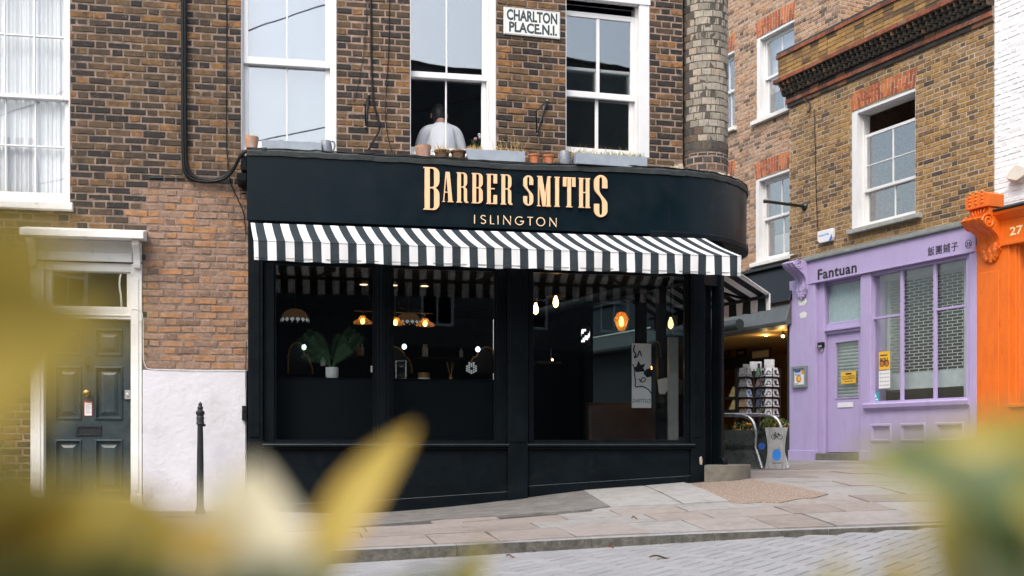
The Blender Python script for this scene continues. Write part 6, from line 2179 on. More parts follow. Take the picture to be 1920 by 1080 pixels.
# pilasters
zb0 = bz_ - .35
def pil(x0, x1, n, z1, name='pilaster', matr='purple'):
    mb = MB()
    mb.fbox(B, bu(x0, n), bu(x1, n), -.3, n, zb0, z1)
    mb.fbox(B, bu(x0, n) - .015, bu(x1, n) + .015, -.28, n + .02, zb0, bz_ + .16)
    return mb.build(name, matr, lil, bevel=.006)
pil(1480, 1528, .05, fz0 + .12)
mb = MB()
mb.prism(B, [B.px(x, y, .052) for x, y in ((1496, 562), (1500, 559), (1511, 560), (1513, 566), (1508, 572), (1498, 573))], .05, .0535)
mb.prism(B, [B.px(x, y, .052) for x, y in ((1499, 588), (1507, 584), (1513, 587), (1511, 595), (1501, 597))], .05, .0535)
mb.build('bare_patch', 'purple_pale', lil)
pil(1817, 1831, .05, fz0)
pil(1613, 1632, .03, fz0)
def console(name, c, w, h, d, fr, parent, matr, top=True):
    """scrolled console bracket: c = bottom centre (u, n, z)"""
    u, n, z = c
    mb = MB()
    S = [(0, 0)]
    pr = []
    for i in range(25):
        t = i / 24
        y = t * h
        x = d * (.16 + .36 * t ** 1.5 + .42 / (1 + math.exp(-(t - .66) * 16)) - .10 * math.sin(t * math.pi * 1.6))
        if t > .94: x *= 1 - (t - .94) * 5
        if t < .10: x *= .55 + t * 4.5
        pr.append((n + x, z + y))
    for k, (a, b, o) in enumerate(((-.5, -.30, .0), (-.30, -.10, .018), (-.10, .10, .006), (.10, .30, .018), (.30, .5, .0))):
        mb.profile(fr, [(n - .02, z)] + [(x + o, y) for x, y in pr] + [(n - .02, z + h)], u + a * w + .001, u + b * w - .001)
    for s in (-1, 1):                               # volutes on the cheeks
        for (yy, r0) in ((h * .84, d * .27), (h * .12, d * .13)):
            ce = fr.p(u + s * (w / 2 + .002), n + d * (.62 if yy > h / 2 else .2), z + yy)
            pts = [ce + (fr.N * math.cos(t) + Vector((0, 0, 1)) * math.sin(t)) * r0 * (1 - t / 14) for t in (i * .45 for i in range(26))]
            mb.tube(pts, r0 * .13, 6)
    # acanthus tail
    for i, (dy, rr) in enumerate(((.0, .42), (-.10, .38), (-.19, .28), (-.27, .16))):
        for s in ((-1, 0, 1) if i < 3 else (0,)):
            mb.ball(fr.p(u + s * w * rr * .7, n + .02, z + dy * h), w * .17 * (1 - i * .15), 8, sz=1.3)
    return mb.build(name, matr, parent, smooth=True)
console('console_bracket', (bu(1499, .12), .05, B.z(1499, 545, .1)), .30, B.z(1499, 489, .2) - B.z(1499, 545, .1), .34, B, lil, 'purple')
# door bay
zdT = B.z(1580, 624, -.1)
mb = MB()
dnn = -.10
dx0, dx1 = bu(1546, dnn), bu(1613, .0)
mb.fbox(B, bu(1528, .05), bu(1545, -.02), -.25, -.02, zb0, fz0)
mb.fbox(B, bu(1545, -.02), dx0 + .02, -.25, -.06, zb0, fz0)
mb.fbox(B, dx0 + .02, dx1, -.2, dnn + .04, zdT + .0, zdT + .13)
mb.fbox(B, dx0 + .02, dx1, -.2, dnn + .075, zdT + .05, zdT + .09)
tz0, tz1 = zdT + .13, fz0
mb.fbox(B, dx0 + .02, dx0 + .08, -.2, dnn + .02, tz0, tz1)
mb.fbox(B, dx0 + .08, dx1, -.2, dnn + .02, tz0, tz0 + .06)
mb.fbox(B, dx0 + .08, dx1, -.2, dnn + .02, tz1 - .05, tz1)
mb.build('door_frame', 'purple', lil, bevel=.004)
mb = MB(); mb.fbox(B, dx0 + .08, dx1, dnn - .03, dnn - .025, tz0 + .06, tz1 - .05); tr = mb.build('transom_light', mat('frosted_glass', (.28, .38, .39), .25, vary=.06), lil)
dd = MB()
zdb = B.z(1580, 848, dnn)
gx0, gx1, gz0, gz1 = bu(1567.5, dnn), bu(1610, dnn), B.z(1588, 745, dnn), B.z(1588, 640.5, dnn)
for r_ in subtract([(dx0 + .02, dx1, zdb, zdT)], (gx0, gx1, gz0, gz1)):
    dd.fbox(B, r_[0], r_[1], dnn - .045, dnn, r_[2], r_[3])
ld = dd.build('shop_door', 'purple', lil)
mb = MB()
for a, b, c, d in ((gx0 - .02, gx0, gz0 - .02, gz1 + .02), (gx1, gx1 + .012, gz0 - .02, gz1 + .02), (gx0, gx1, gz0 - .02, gz0), (gx0, gx1, gz1, gz1 + .02)):
    mb.fbox(B, a, b, dnn + .0005, dnn + .012, c, d)
mb.build('glazing_bead', 'purple', ld, bevel=.003)
mb = MB(); mb.fbox(B, gx0, gx1, dnn - .02, dnn - .015, gz0, gz1); mb.build('pane', 'shopglass', ld)
mb = MB()
ns = 18
for i in range(ns):
    za, zb2 = gz0 - .05 + (gz1 - gz0 + .1) * i / ns, gz0 - .05 + (gz1 - gz0 + .1) * (i + 1) / ns
    mb.profile(B, [(-.17, za), (-.155, za + .005), (-.148, (za + zb2) / 2), (-.155, zb2 - .006), (-.17, zb2)], gx0 - .1, gx1 + .1)
mb.build('roller_shutter', 'shutter', ld)
mb = MB()
lx0, lx1, lz0, lz1 = bu(1571, dnn), bu(1600, dnn), B.z(1585, 764, dnn), B.z(1585, 755, dnn)
mb.fbox(B, lx0, lx1, dnn, dnn + .012, lz0, lz1); mb.build('letter_box', 'plasticwhite', ld, bevel=.003)
mb = MB(); mb.fbox(B, dx0, dx1 + .02, -.2, .10, zb0, B.z(1580, 850, .08)); mb.build('door_step', 'concrete', lil, bevel=.01)
# CLOSED card hanging in the door
n = dnn + .004
cs = thing('closed_sign', 'yellow card reading CLOSED hanging in the lilac shop door', 'sign', tuple(B.w(1591, 709, n)))
cx0, cx1, cz0, cz1 = bu(1577.5, n), bu(1605, n), B.z(1591, 719, n), B.z(1591, 697, n)
mb = MB(); mb.fbox(B, cx0, cx1, n, n + .004, cz0, cz1); mb.build('card', 'yellow', cs)
mb = MB()
text_mb(mb, 'CLOSED', B, n + .004, (bu(1580, n), bu(1603, n), B.z(1591, 711.5, n), B.z(1591, 704.5, n)), .001, .012)
mb.fbox(B, bu(1586, n), bu(1597, n), n + .004, n + .005, B.z(1591, 702.5, n), B.z(1591, 699.5, n))
mb.fbox(B, bu(1583, n), bu(1600, n), n + .004, n + .005, B.z(1591, 715.5, n), B.z(1591, 714.5, n)); mb.build('lettering', 'ink', cs)
mb = MB(); mb.tube([B.p(cx0 + .05, n + .002, cz1), B.w(1590, 675, n), B.p(cx1 - .05, n + .002, cz1)], .002, 4); mb.build('string', 'black', cs)
# intercom
mb = MB()
a_, b_ = bu(1535.5, .0), bu(1545, .0)
ic = thing('door_intercom', 'black door entry buzzer beside the lilac door', 'intercom', tuple(B.w(1540, 648, -.02)))
mb.fbox(B, a_, b_, -.02, .04, B.z(1540, 652, 0), B.z(1540, 642, 0)); mb.build('case', 'black', ic, bevel=.006)
mb = MB(); mb.fbox(B, a_ + .03, b_ - .01, .04, .043, B.z(1540, 651, 0), B.z(1540, 648, 0)); mb.build('button_plate', 'galv', ic)
mb = MB(); mb.tube([B.w(1542, 653, -.01), B.w(1541, 658, .0), B.w(1538, 661, .0)], .01, 6); mb.build('wire', 'plasticcream', ic)
# menu case
n = .05
mc = thing('menu_case', 'small grey framed menu case on the lilac pilaster', 'menu board', tuple(B.w(1500, 707, n)))
m0, m1_, mz0, mz1 = bu(1487.5, n), bu(1514.5, n), B.z(1501, 727, n), B.z(1501, 686.5, n)
mb = MB()
for r_ in subtract([(m0, m1_, mz0, mz1)], (m0 + .055, m1_ - .045, mz0 + .05, mz1 - .05)): mb.fbox(B, r_[0], r_[1], n, n + .05, r_[2], r_[3])
mb.fbox(B, m0 + .055, m1_ - .045, n, n + .02, mz0 + .05, mz1 - .05); mb.build('case', 'greyframe', mc, bevel=.004)
mb = MB(); mb.fbox(B, m0 + .06, m1_ - .05, n + .02, n + .024, mz0 + .055, mz1 - .055); mb.build('menu', 'paper', mc)
nn2 = n + .024
mb = MB()
W__ = m1_ - .05 - m0 - .06
ox, oz = m0 + .06, mz0 + .055
Hm = mz1 - .055 - oz
text_mb(mb, 'ROLL', B, nn2, (ox + .03, ox + W__ * .66, oz + Hm * .60, oz + Hm * .72), .001, .05)
for k_, (a, b, y) in enumerate(((.06, .6, .93), (.06, .6, .87), (.06, .55, .81), (.06, .35, .06))): mb.fbox(B, ox + W__ * a, ox + W__ * b, nn2, nn2 + .001, oz + Hm * y - .008, oz + Hm * y + .008)
mb.build('print', 'bluetxt', mc)
mb = MB()
for (a, y, r0) in ((.42, .38, .24), (.80, .80, .14)): mb.lathe(B.p(ox + W__ * a, nn2, oz + Hm * y), [(W__ * r0, 0), (W__ * r0, .001)], 18, axis=(B.U, Zv, B.N))
mb.build('food_picture', 'food', mc)
mb = MB()
for (a, y, r0) in ((.44, .40, .16), (.80, .82, .09)): mb.lathe(B.p(ox + W__ * a, nn2, oz + Hm * y), [(W__ * r0, 0), (W__ * r0, .0016)], 18, axis=(B.U, Zv, B.N))
mb.build('food_picture', 'yellow', mc)

# display window
zs0, zs1 = B.z(1720, 768, .05), B.z(1720, 752, .05)
wn = -.04
x_l, x_r = bu(1632, .0), bu(1817, .0)
mb = MB()
mb.fbox(B, x_l, bu(1637, wn), -.12, .0, zs1, fz0)
mb.fbox(B, x_l + .001, bu(1635, wn), -.1, .02, zs1, fz0)
mb.fbox(B, bu(1815, wn), x_r, -.12, .0, zs1, fz0)
mb.fbox(B, bu(1637, wn), bu(1815, wn), -.12, .0, fz0 - .05, fz0)
mb.fbox(B, bu(1637, wn), bu(1815, wn), -.12, .0, zs1, zs1 + .03)
for x in (1691.3, 1753.5):
    u = bu(x, wn); mb.fbox(B, u - .028, u + .028, -.068, -.025, zs1 + .03, fz0 - .05)
ztr = B.z(1633 + 30, 594, wn)
for a, b in ((1637, 1691.3), (1753.5, 1815)):
    mb.fbox(B, bu(a, wn) + (.0 if a == 1637 else .03), bu(b, wn) - (.03 if b < 1800 else 0), -.068, -.03, ztr - .018, ztr + .018)
lw = mb.build('display_window', 'purple', lil, bevel=.004)
mb = MB(); mb.fbox(B, bu(1637, wn), bu(1815, wn), -.075, -.07, zs1 + .03, fz0 - .05); mb.build('pane', 'shopglass', lw)
mb = MB()
mb.profile(B, [(-.1, zs0), (.03, zs0), (.05, zs0 + .03), (.09, zs0 + .05), (.10, zs1 - .02), (.08, zs1 + .002), (-.1, zs1 + .002)], bu(1618, .08), bu(1815, .08))
mb.build('window_sill', 'purple', lil, bevel=.004)
mb = MB()
pr0, pr1 = bz_ - .35, zs0
pans = [(1628, 1664), (1688, 1735), (1754, 1807)]
holes_ = [(bu(a, .03), bu(b, .03), B.z(1720, 829, .03), B.z(1720, 793, .03)) for a, b in pans]
rects = [(bu(1632, .03), bu(1817, .03), pr0, pr1)]
holes_[0] = (bu(1640, .03), bu(1676, .03), holes_[0][2], holes_[0][3])
holes_ = [(bu(a, .03), bu(b, .03), B.z(1720, 829, .03), B.z(1720, 793, .03)) for a, b in ((1633, 1672), (1688, 1736), (1755, 1808))]
for h in holes_: rects = subtract(rects, h)
for r_ in rects: mb.fquad(B, r_[0], r_[1], r_[2], r_[3], .03)
for (a, b, c, d) in holes_:
    def ring2(i0, n0, i1, n1):
        o = [(a + i0, c + i0), (b - i0, c + i0), (b - i0, d - i0), (a + i0, d - i0)]
        q = [(a + i1, c + i1), (b - i1, c + i1), (b - i1, d - i1), (a + i1, d - i1)]
        mb.add([B.p(u, n0, z) for u, z in o] + [B.p(u, n1, z) for u, z in q], [(k, (k + 1) % 4, 4 + (k + 1) % 4, 4 + k) for k in range(4)])
    ring2(-.0, .03, .01, .05); ring2(.01, .05, .035, .05); ring2(.035, .05, .05, .0)
    mb.fquad(B, a + .05, b - .05, c + .05, d - .05, .0)
mb.build('panelled_riser', 'purple', lil, fix=False)
# inside: pale frame, brick-bond shutter grille, dark below
gi = -.30
mb = MB()
mb.fbox(B, bu(1632, gi), bu(1650, gi), gi - .3, gi + .02, zs1 - .05, fz0 + .05)
mb.fbox(B, bu(1650, gi), bu(1664, gi), gi - .35, gi - .05, zs1 + .2, fz0 + .05)
mb.fbox(B, bu(1809, gi), bu(1822, gi), gi - .3, gi + .02, zs1 - .05, fz0 + .05)
mb.fbox(B, bu(1640, gi), bu(1822, gi), gi - .3, gi + .04, fz0 - .12, fz0 + .05)
mb.build('inner_frame', 'paleframe', lil)
mb = MB()
gn = gi - .06
g0, g1 = bu(1655, gn), bu(1812, gn)
gza, gzb = B.z(1720, 697, gn), fz0 - .10
rows_n = 31
hh = (gzb - gza) / rows_n
for i in range(rows_n + 1):
    mb.fbox(B, g0, g1, gn - .012, gn, gza + i * hh - .0048, gza + i * hh + .0048)
for i in range(rows_n):
    u = g0 + (.10 if i % 2 else 0)
    while u < g1:
        mb.fbox(B, u - .005, u + .005, gn - .010, gn - .002, gza + i * hh + .0049, gza + (i + 1) * hh - .0049)
        u += .2
mb.fbox(B, g0 - .02, g1 + .02, gn - .03, gn + .02, gza - .26, gza - .012)
mb.fbox(B, g0 - .02, g1 + .02, gn - .03, gn + .03, gza - .27, gza - .255)
mb.build('shutter_grille', 'grille', lil)
mb = MB(); mb.fbox(B, g0, g1, gn - .4, gn - .1, B.z(1720, 728, gn), B.z(1720, 724.5, gn)); mb.build('counter_edge', 'wood', lil)
# room
for nm, q in (('shop_room', [[(bu(1630), -.13), (bu(1630), -3), (bu(1835), -3), (bu(1835), -.13)]]),):
    q = q[0]
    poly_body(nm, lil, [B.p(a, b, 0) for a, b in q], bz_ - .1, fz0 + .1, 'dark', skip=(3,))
def notice(label, x0, x1, y0, y1, base, n=-.069):
    o = thing('window_notice', label, 'notice', tuple(B.w((x0 + x1) / 2, (y0 + y1) / 2, n)))
    bx_ = fbox_px(x0, x1, y0, y1, n)
    mb = MB(); mb.fbox(B, bx_[0], bx_[1], n, n + .002, bx_[2], bx_[3]); mb.build('sheet', base, o)
    return o, bx_, n + .002
o, (a, b, c, d), n = notice('yellow sushi poster headed ROLL in the lilac shop window', 1648, 1669, 659, 693, 'yellow')
mb = MB(); text_mb(mb, 'ROLL', B, n, (a + .03, b - .03, d - .17, d - .10), .001, .04)
mb.fbox(B, a + .03, b - .06, n, n + .001, d - .07, d - .05); mb.build('lettering', 'ink', o)
mb = MB()
for t in (.3, .7): mb.lathe(B.p(a + (b - a) * t, n, c + .1), [(.055, 0), (.055, .001)], 16, axis=(B.U, Zv, B.N))
mb.build('food_picture', 'ink', o)
mb = MB()
for t in (.3, .7): mb.lathe(B.p(a + (b - a) * t, n, c + .095), [(.04, 0), (.04, .0016)], 16, axis=(B.U, Zv, B.N))
mb.build('food_picture', 'food', o)
o, (a, b, c, d), n = notice('white sheet of tiny printed pictures below the yellow poster', 1648, 1669, 695, 728, 'paper')
mb = MB()
for i in range(4):
    for j in range(4):
        u, z = a + (b - a) * (.16 + .22 * j), d - (d - c) * (.16 + .22 * i)
        mb.fbox(B, u - .012, u + .012, n, n + .001, z - .008, z + .006)
mb.build('print', 'ink', o)
o, (a, b, c, d), n = notice('teal sticker with a white bird shape low in the lilac shop window', 1631, 1649, 736, 754, 'teal')
mb = MB(); m_ = (a + b) / 2
mb.prism(B, [(m_ - .05, (c + d) / 2), (m_ + .05, (c + d) / 2), (m_ + .03, (c + d) / 2 + .05), (m_, (c + d) / 2 + .075), (m_ - .03, (c + d) / 2 + .05)], n, n + .001)
mb.fbox(B, a + .03, b - .03, n, n + .001, c + .03, c + .055); mb.build('emblem', 'paper', o)

# alarm box, sign arm, hook and cable on the yellow brick
n = BN
ab = thing('alarm_box', 'white burglar alarm box marked eagle above the lilac fascia', 'alarm box', tuple(B.w(1547, 442, n)))
a, b, c, d = bu(1533, n + .06), bu(1561, n + .06), B.z(1547, 454, n + .06), B.z(1547, 431, n + .06)
mb = MB(); mb.prism(B, [(a, c + .05), (a + .06, c), (b - .02, c), (b, c + .06), (b, d), (a, d)], n, n + .07); mb.build('case', 'plasticwhite', ab, bevel=.012, seg=2)
mb = MB(); text_mb(mb, 'eagle', B, n + .07, (a + .04, b - .08, c + .10, d - .06), .001, .02); mb.build('lettering', 'blue', ab)
mb = MB(); mb.prism(B, [(b - .09, c + .004), (b - .02, c + .004), (b - .004, c + .06), (b - .004, c + .11)], n + .07, n + .0715); mb.build('blue_corner', 'bluetxt', ab)
sa = thing('sign_arm', 'black iron arm jutting from the bricks with no sign on it', 'sign arm', tuple(B.w(1509, 388, BN)))
rootp = B.w(1509, 387, BN)
tipp = rootp + B.N * .86 + Zv * .015
mb = MB(); mb.tube([rootp, tipp], .028, 8); mb.build('arm', 'iron', sa, smooth=True)
mb = MB(); mb.lathe(rootp, [(.075, 0), (.075, .02), (.045, .05)], 10, axis=(B.U, Zv, B.N)); mb.build('wall_plate', 'iron', sa)
mb = MB(); mb.ball(tipp, .036, 10); mb.build('end_cap', 'iron', sa, smooth=True)
cable('wall_hook', 'rusty black hook high on the yellow bricks near their left corner', [smooth_path([B.w(1510, 180, BN + .02), B.w(1512, 192, BN + .1), B.w(1516, 190, BN + .03), B.w(1520, 196, BN + .03), B.w(1517, 212, BN + .05), B.w(1514, 208, BN + .05)])], .014, 'iron', cat='hook')
cable('cable', 'thin dark cable down the yellow bricks to the alarm box', [[B.w(1527, 205, BN + .01), B.w(1529, 300, BN + .01), B.w(1531, 380, BN + .01), B.w(1533, 434, BN + .01)]], .007, wob=.004)

# ============================================================ ORANGE SHOP AND WHITE WALL
org = thing('orange_shop', 'shop with orange painted front numbered 27 and white painted bricks above', 'shop', tuple(B.w(1880, 868, 0)))
oz1 = B.z(1880, 395, .10)
mb = MB()
brickwall(mb, lambda u, n, z: B.p(u, n + BN, z), ub1 + .003, ub1 + 6, zLed, zPar + 1.5, [], lambda u, z: 1, seed=31, jit=.002, rough=.8)
mb.build('white_wall', [MOR_WHITE, BR_WHITE], org, fix=False)
mb = MB(); body(mb, B, ub1 + .003, ub1 + 6, BN - .012, -6, bz_ - .4, zPar + 1.6); mb.build('building_body', BR_WHITE, org, fix=False)
mb = MB()
pz1 = B.z(1850, 470, .1)
o0 = bu(1831, .06)
mb.fbox(B, o0, bu(1892, .06), -.2, .06, zb0, oz1)
mb.fbox(B, o0 + .06, bu(1872, .08), .06, .075, bz_ + .5, pz1 - .3)
mb.fbox(B, bu(1892, .03), bu(1905, .03), -.2, .03, zb0, oz1 - .3)
mb.fbox(B, bu(1905, .0), bu(1905, .0) + .06, -.2, .0, zb0, oz1 - .3)
zo0 = B.z(1905, 757, 0)
mb.fbox(B, bu(1892, .03) + .001, bu(1892) + 4, -.2, .035, zb0, zo0)
mb.fbox(B, bu(1892, .03), bu(1892) + 4, -.2, .075, zo0 - .05, zo0)
mb.build('shopfront', 'orange', org, bevel=.006)
mb = MB()
zof0, zof1 = B.z(1895, 458, .1), B.z(1895, 397, .1)
mb.fbox(B, bu(1858, .1), bu(1892) + 4, -.1, .08, zof0, zof1)
mb.profile(B, [(.08, zof1 - .10), (.14, zof1 - .06), (.20, zof1 - .02), (.22, zof1 + .02), (.08, zof1 + .03)], bu(1852, .15), bu(1892) + 4)
mb.fbox(B, bu(1862, .1), bu(1892) + 4, .08, .10, zof0 + .0, zof0 + .05)
ofs = mb.build('fascia', 'orange', org, bevel=.005)
mb = MB(); mb.profile(B, [(-.1, zof1 + .031), (.235, zof1 + .031), (.24, zof1 + .05), (-.1, zof1 + .16)], bu(1851, .15), bu(1892) + 4); mb.build('lead_ledge', 'lead', org)
mb = MB(); text_mb(mb, '27', B, .08, (bu(1893.5, .08), bu(1918, .08), B.z(1905, 440, .08), B.z(1905, 424, .08)), .004, .02); mb.build('number', 'cream', ofs)
mb = MB(); mb.fbox(B, bu(1905) + .06, bu(1892) + 4, -.1, -.095, zo0, zof0); mb.build('pane', 'pane_dim', org)
mb = MB(); mb.fbox(B, bu(1905), bu(1892) + 4, -.4, -.38, zo0, zof0 + .1); mb.build('window_backing', 'paleframe', org)
mb = MB(); mb.fbox(B, bu(1905), bu(1905) + .1, -.38, -.3, zo0, zo0 + 1.6)
u_, w_c = bu(1846, .2), .36
console('console_bracket', (u_, .06, B.z(1850, 472, .15)), w_c, B.z(1848, 408, .25) - B.z(1850, 472, .15), .42, B, org, 'orange')
mb = MB()
zt0, zt1 = B.z(1846, 405, .3), B.z(1846, 360, .3)
cw = w_c * .62
mb.prism(B, [(u_ - cw * .9, zt0 + .12), (u_ - cw * .95, zt1 - .05), (u_ - cw * .5, zt1), (u_ + cw * .5, zt1), (u_ + cw * .95, zt1 - .04), (u_ + cw * .9, zt0 + .12)], .05, .36)
mb.prism(B, [(u_ - cw * .75, zt0), (u_ - cw * .8, zt0 + .115), (u_ + cw * .8, zt0 + .115), (u_ + cw * .75, zt0)], .05, .30)
for i in range(4):
    for j in range(3):
        mb.ball(B.p(u_ - cw * .5 + j * cw * .5, .36, zt0 + .19 + i * .05), .022, 8)
for s in (-2, -1, 0, 1, 2): mb.tube([B.p(u_ + s * .035, .30, zt0 + .0), B.p(u_ + s * .05, .32, zt0 + .06), B.p(u_ + s * .055, .31, zt0 + .11)], .016, 6)
mb.build('bracket_cap', 'orange', org, bevel=.012, seg=2)
al = thing('alarm_box', 'cream angular alarm box on the white painted bricks', 'alarm box', tuple(B.w(1905, 325, BN)))
a, b, c, d = bu(1883, 0), bu(1929, 0), B.z(1905, 342, 0), B.z(1905, 305, 0)
mb = MB()
ol = [(a + .04, c + .06), (a, c + .10), (a + .06, d - .09), (a + .2, d), (b - .2, d), (b - .04, d - .08), (b, c + .1), (b - .05, c + .05), ((a + b) / 2, c)]
ctr = (sum(p[0] for p in ol) / len(ol), sum(p[1] for p in ol) / len(ol))
mb.prism(B, ol, BN, BN + .09)
mb.prism(B, [(ctr[0] + (p[0] - ctr[0]) * .86, ctr[1] + (p[1] - ctr[1]) * .86) for p in ol], BN + .09, BN + .13)
mb.build('case', 'plasticcream', al, bevel=.012, seg=2)

# ============================================================ CARD SHOP FURTHER ALONG THE PASSAGE
MN = -.20
crd = thing('card_shop', 'pinkish brick building with red window arches and a lit gift card shop below', 'shop', tuple(B.w(1420, 862, MN)))
u0m, u1m = bu(1330, MN), bu(1572, MN)
WS = []
def mw(x0, x1, yb, yt, xm):
    return (bu(x0, MN), bu(x1, MN), B.z(xm, yb, MN), B.z(xm, yt, MN))
upm = mw(1419, 1489, 218, 62, 1440)
lom = mw(1417, 1490, 488, 330, 1440)
upl = mw(1335, 1377, 243, 100, 1365)
lol = mw(1335, 1377, 500, 335, 1365)
mb = MB()
zmB = B.z(1440, 520, MN)
brickwall(mb, lambda u, n, z: B.p(u, n + MN, z), u0m - 5.5, u1m, zmB, 10.5, [upm, lom, upl, lol], lambda u, z: 1, seed=41, mor=.012)
FK = Frame(B.p(u1m, MN, 0)[:2], -B.N)              # its flank, seen over the parapet
brickwall(mb, lambda u, n, z: FK.p(u, n, z), 0, 2.2, zPar - .4, 10.5, [], lambda u, z: 1, seed=47, mor=.02)
mb.build('brick_wall', [MOR_PALE, BR_MID], crd, fix=False)
mb = MB(); body(mb, B, u0m - 5.5, u1m - .006, MN - .012, -6, zmB, 10.5)
mb.fbox(B, u0m - 5.5, u1m, -5.9, MN - .3, zmB - .02, zmB + .05)
mb.build('building_body', BR_MID, crd, fix=False)
zmids = {id(upm): B.z(1445, 138, MN), id(lom): B.z(1445, 405, MN), id(upl): B.z(1365, 168, MN), id(lol): B.z(1365, 415, MN)}
for q, lb in ((upm, 'upper white sash window with slatted blind'), (lom, 'lower white sash window with a pale computer inside'), (upl, None), (lol, None)):
    w = sash('sash_window', B, crd, q[0] + .09, q[1], q[2], q[3] - .04, zmids[id(q)], 2, 1, 1, .10 - MN, 'pane', stile=.045, box=.02, bottom=.075, rail=.05, lab=lb)
    mb = MB()
    mb.fbox(B, q[0], q[0] + .09, MN - .12, MN - .004, q[2], q[3])
    mb.fbox(B, q[0] + .09, q[1] + .01, MN - .14, MN - .006, q[3] - .04, q[3] + .02)
    mb.build('window_lining', 'white', w)
    redarch(B, crd, q[0], q[1], q[3] + .005, .30, .05, MN - .03, MN + .004, rise=.03)
    sill(B, crd, q[0] - .10, q[1] + .08, q[2] + .003, .085, MN + .08, 'white_worn', .32)
    if q is upm:
        mb = MB()
        for i in range(34):
            zz_ = q[2] + (q[3] - q[2]) * (.35 + .65 * i / 34)
            mb.fbox(B, q[0], q[1], MN - .34, MN - .32, zz_, zz_ + .030)
        mb.build('slatted_blind', 'plasticwhite', w)
        mb = MB(); mb.fbox(B, q[0] + .45, q[1] + .1, MN - .40, MN - .38, q[2], q[3]); mb.build('curtain', 'curtain', w)
pcx = B.w(1462, 460, MN - .5)
o = thing('computer_screen', 'pale back of a computer screen inside the lower passage window', 'computer', tuple(pcx))
k = pcx.y / F
mb = MB(); mb.fbox(B, bu(1452, MN - .5), bu(1500, MN - .5), MN - .53, MN - .5, B.z(1462, 474, MN - .5), B.z(1462, 440, MN - .5)); mb.build('screen', 'plasticwhite', o, bevel=.01)
mb = MB(); mb.prism(B, [B.px(x, y, MN - .52) for x, y in ((1449, 484), (1460, 482), (1459, 466), (1455, 466))], MN - .56, MN - .54); mb.build('stand', 'alu', o)
# tall block rising behind the lilac shop's parapet, with two black pipes
blk = thing('rear_block', 'tall pale brick block rising behind the lilac shop parapet', 'building', tuple(B.p(bu(1600), -2.2, bz_)))
RN = -1.6
mb = MB()
brickwall(mb, lambda u, n, z: B.p(u, n + RN, z), u1m + .002, ub1, zPar - .5, 11.5, [], lambda u, z: 1, seed=43, mor=.012)
mb.build('brick_wall', [MOR_PALE, BR_MID], blk, fix=False)
mb = MB(); body(mb, B, u1m + .002, ub1, RN - .012, -6.2, zPar - .5, 11.5); mb.build('building_body', BR_MID, blk, fix=False)
for x, lab in ((1527.5, 'left of two black pipes on the rear brick block'), (1566.5, 'right of two black pipes on the rear brick block')):
    mb = MB(); p = B.p(bu(x, RN + .06), RN + .06, 0)
    mb.tube([Vector((p.x, p.y, zPar - .3)), Vector((p.x, p.y, 11.3))], .035, 10)
    tag(mb.build('drain_pipe', 'black', None, smooth=True, origin=(p.x, p.y, zPar - .3)), lab, 'pipe', 'black pipes on the rear block')

# ground floor of the card shop: dark awning box, opening, warm room
GN = -.05
mb = MB()
za0, za1 = B.z(1430, 540, GN), zmB + .16
mb.profile(B, [(MN - .02, za1), (MN + .02, za1), (GN + .18, B.z(1440, 570, GN + .2)), (GN + .15, B.z(1440, 572, GN + .2)), (MN - .02, za0 - .25)], u0m - 5.5, bu(1481, .1))
dz = mb.build('shop_hood', 'black', crd, bevel=.01)
mb = MB()
mb.profile(B, [(MN, za1 + .0), (MN + .10, za1 - .02), (MN + .10, za1 + .02), (MN, za1 + .06)], u0m - 5.5, bu(1481, .1)); mb.build('lead_ledge', 'lead', crd)
zz1 = B.z(1440, 574, GN + .3); zz0 = B.z(1440, 612, GN + .3)
mb = MB()
mb.profile(B, [(MN - .05, zz1), (GN + .12, zz1 + .02), (GN + .24, zz0 + .06), (GN + .22, zz0), (MN - .05, zz0)], u0m - 5.5, bu(1480, .1)); mb.build('shop_fascia', mat('dark_grey_board', (.085, .095, .095), .5), crd, bevel=.01)
mb = MB()
ca = B.p(bu(1392, .3), .36, B.z(1392, 607, .36))
mb.tube([ca, ca - B.U * 2.6], .10, 12); mb.build('awning_roller', mat('dark_awning_roll', (.025, .032, .032), .4), crd, smooth=True)
# room
zci = zz0 + .02
ru0, ru1 = u0m - 5.5, bu(1481, .0) - .02
room = [B.p(ru0, -.22, 0), B.p(ru0, -4.2, 0), B.p(ru1, -4.2, 0), B.p(ru1, -.22, 0)]
poly_body('shop_room', crd, room, bz_ - .02, zci, 'warmwall', skip=(3,))
mb = MB(); mb.fbox(B, ru0, ru1, -.20, -.12, bz_ - .3, bz_ + .42); mb.build('stall_riser', 'dark_mid', crd)
mb = MB(); mb.fbox(B, ru0, u0m - 1.6, -.30, -.14, bz_ - .3, zci); mb.build('added_dark_front', 'dark_mid', crd)  # dark front added to hide the bright room beyond it
mb = MB(); mb.fbox(B, ru1 - .05, ru1 + .06, -.2, .0, bz_ - .3, zci); mb.build('frame_post', 'dark_mid', crd)
for x, y, n_, lab in ((1437, 628, -.9, 'leftmost'), (1467, 629.5, -.7, 'middle')):
    pass
spots = [(1408, 627, -1.5), (1436.5, 628, -.9), (1468, 630, -.6)]
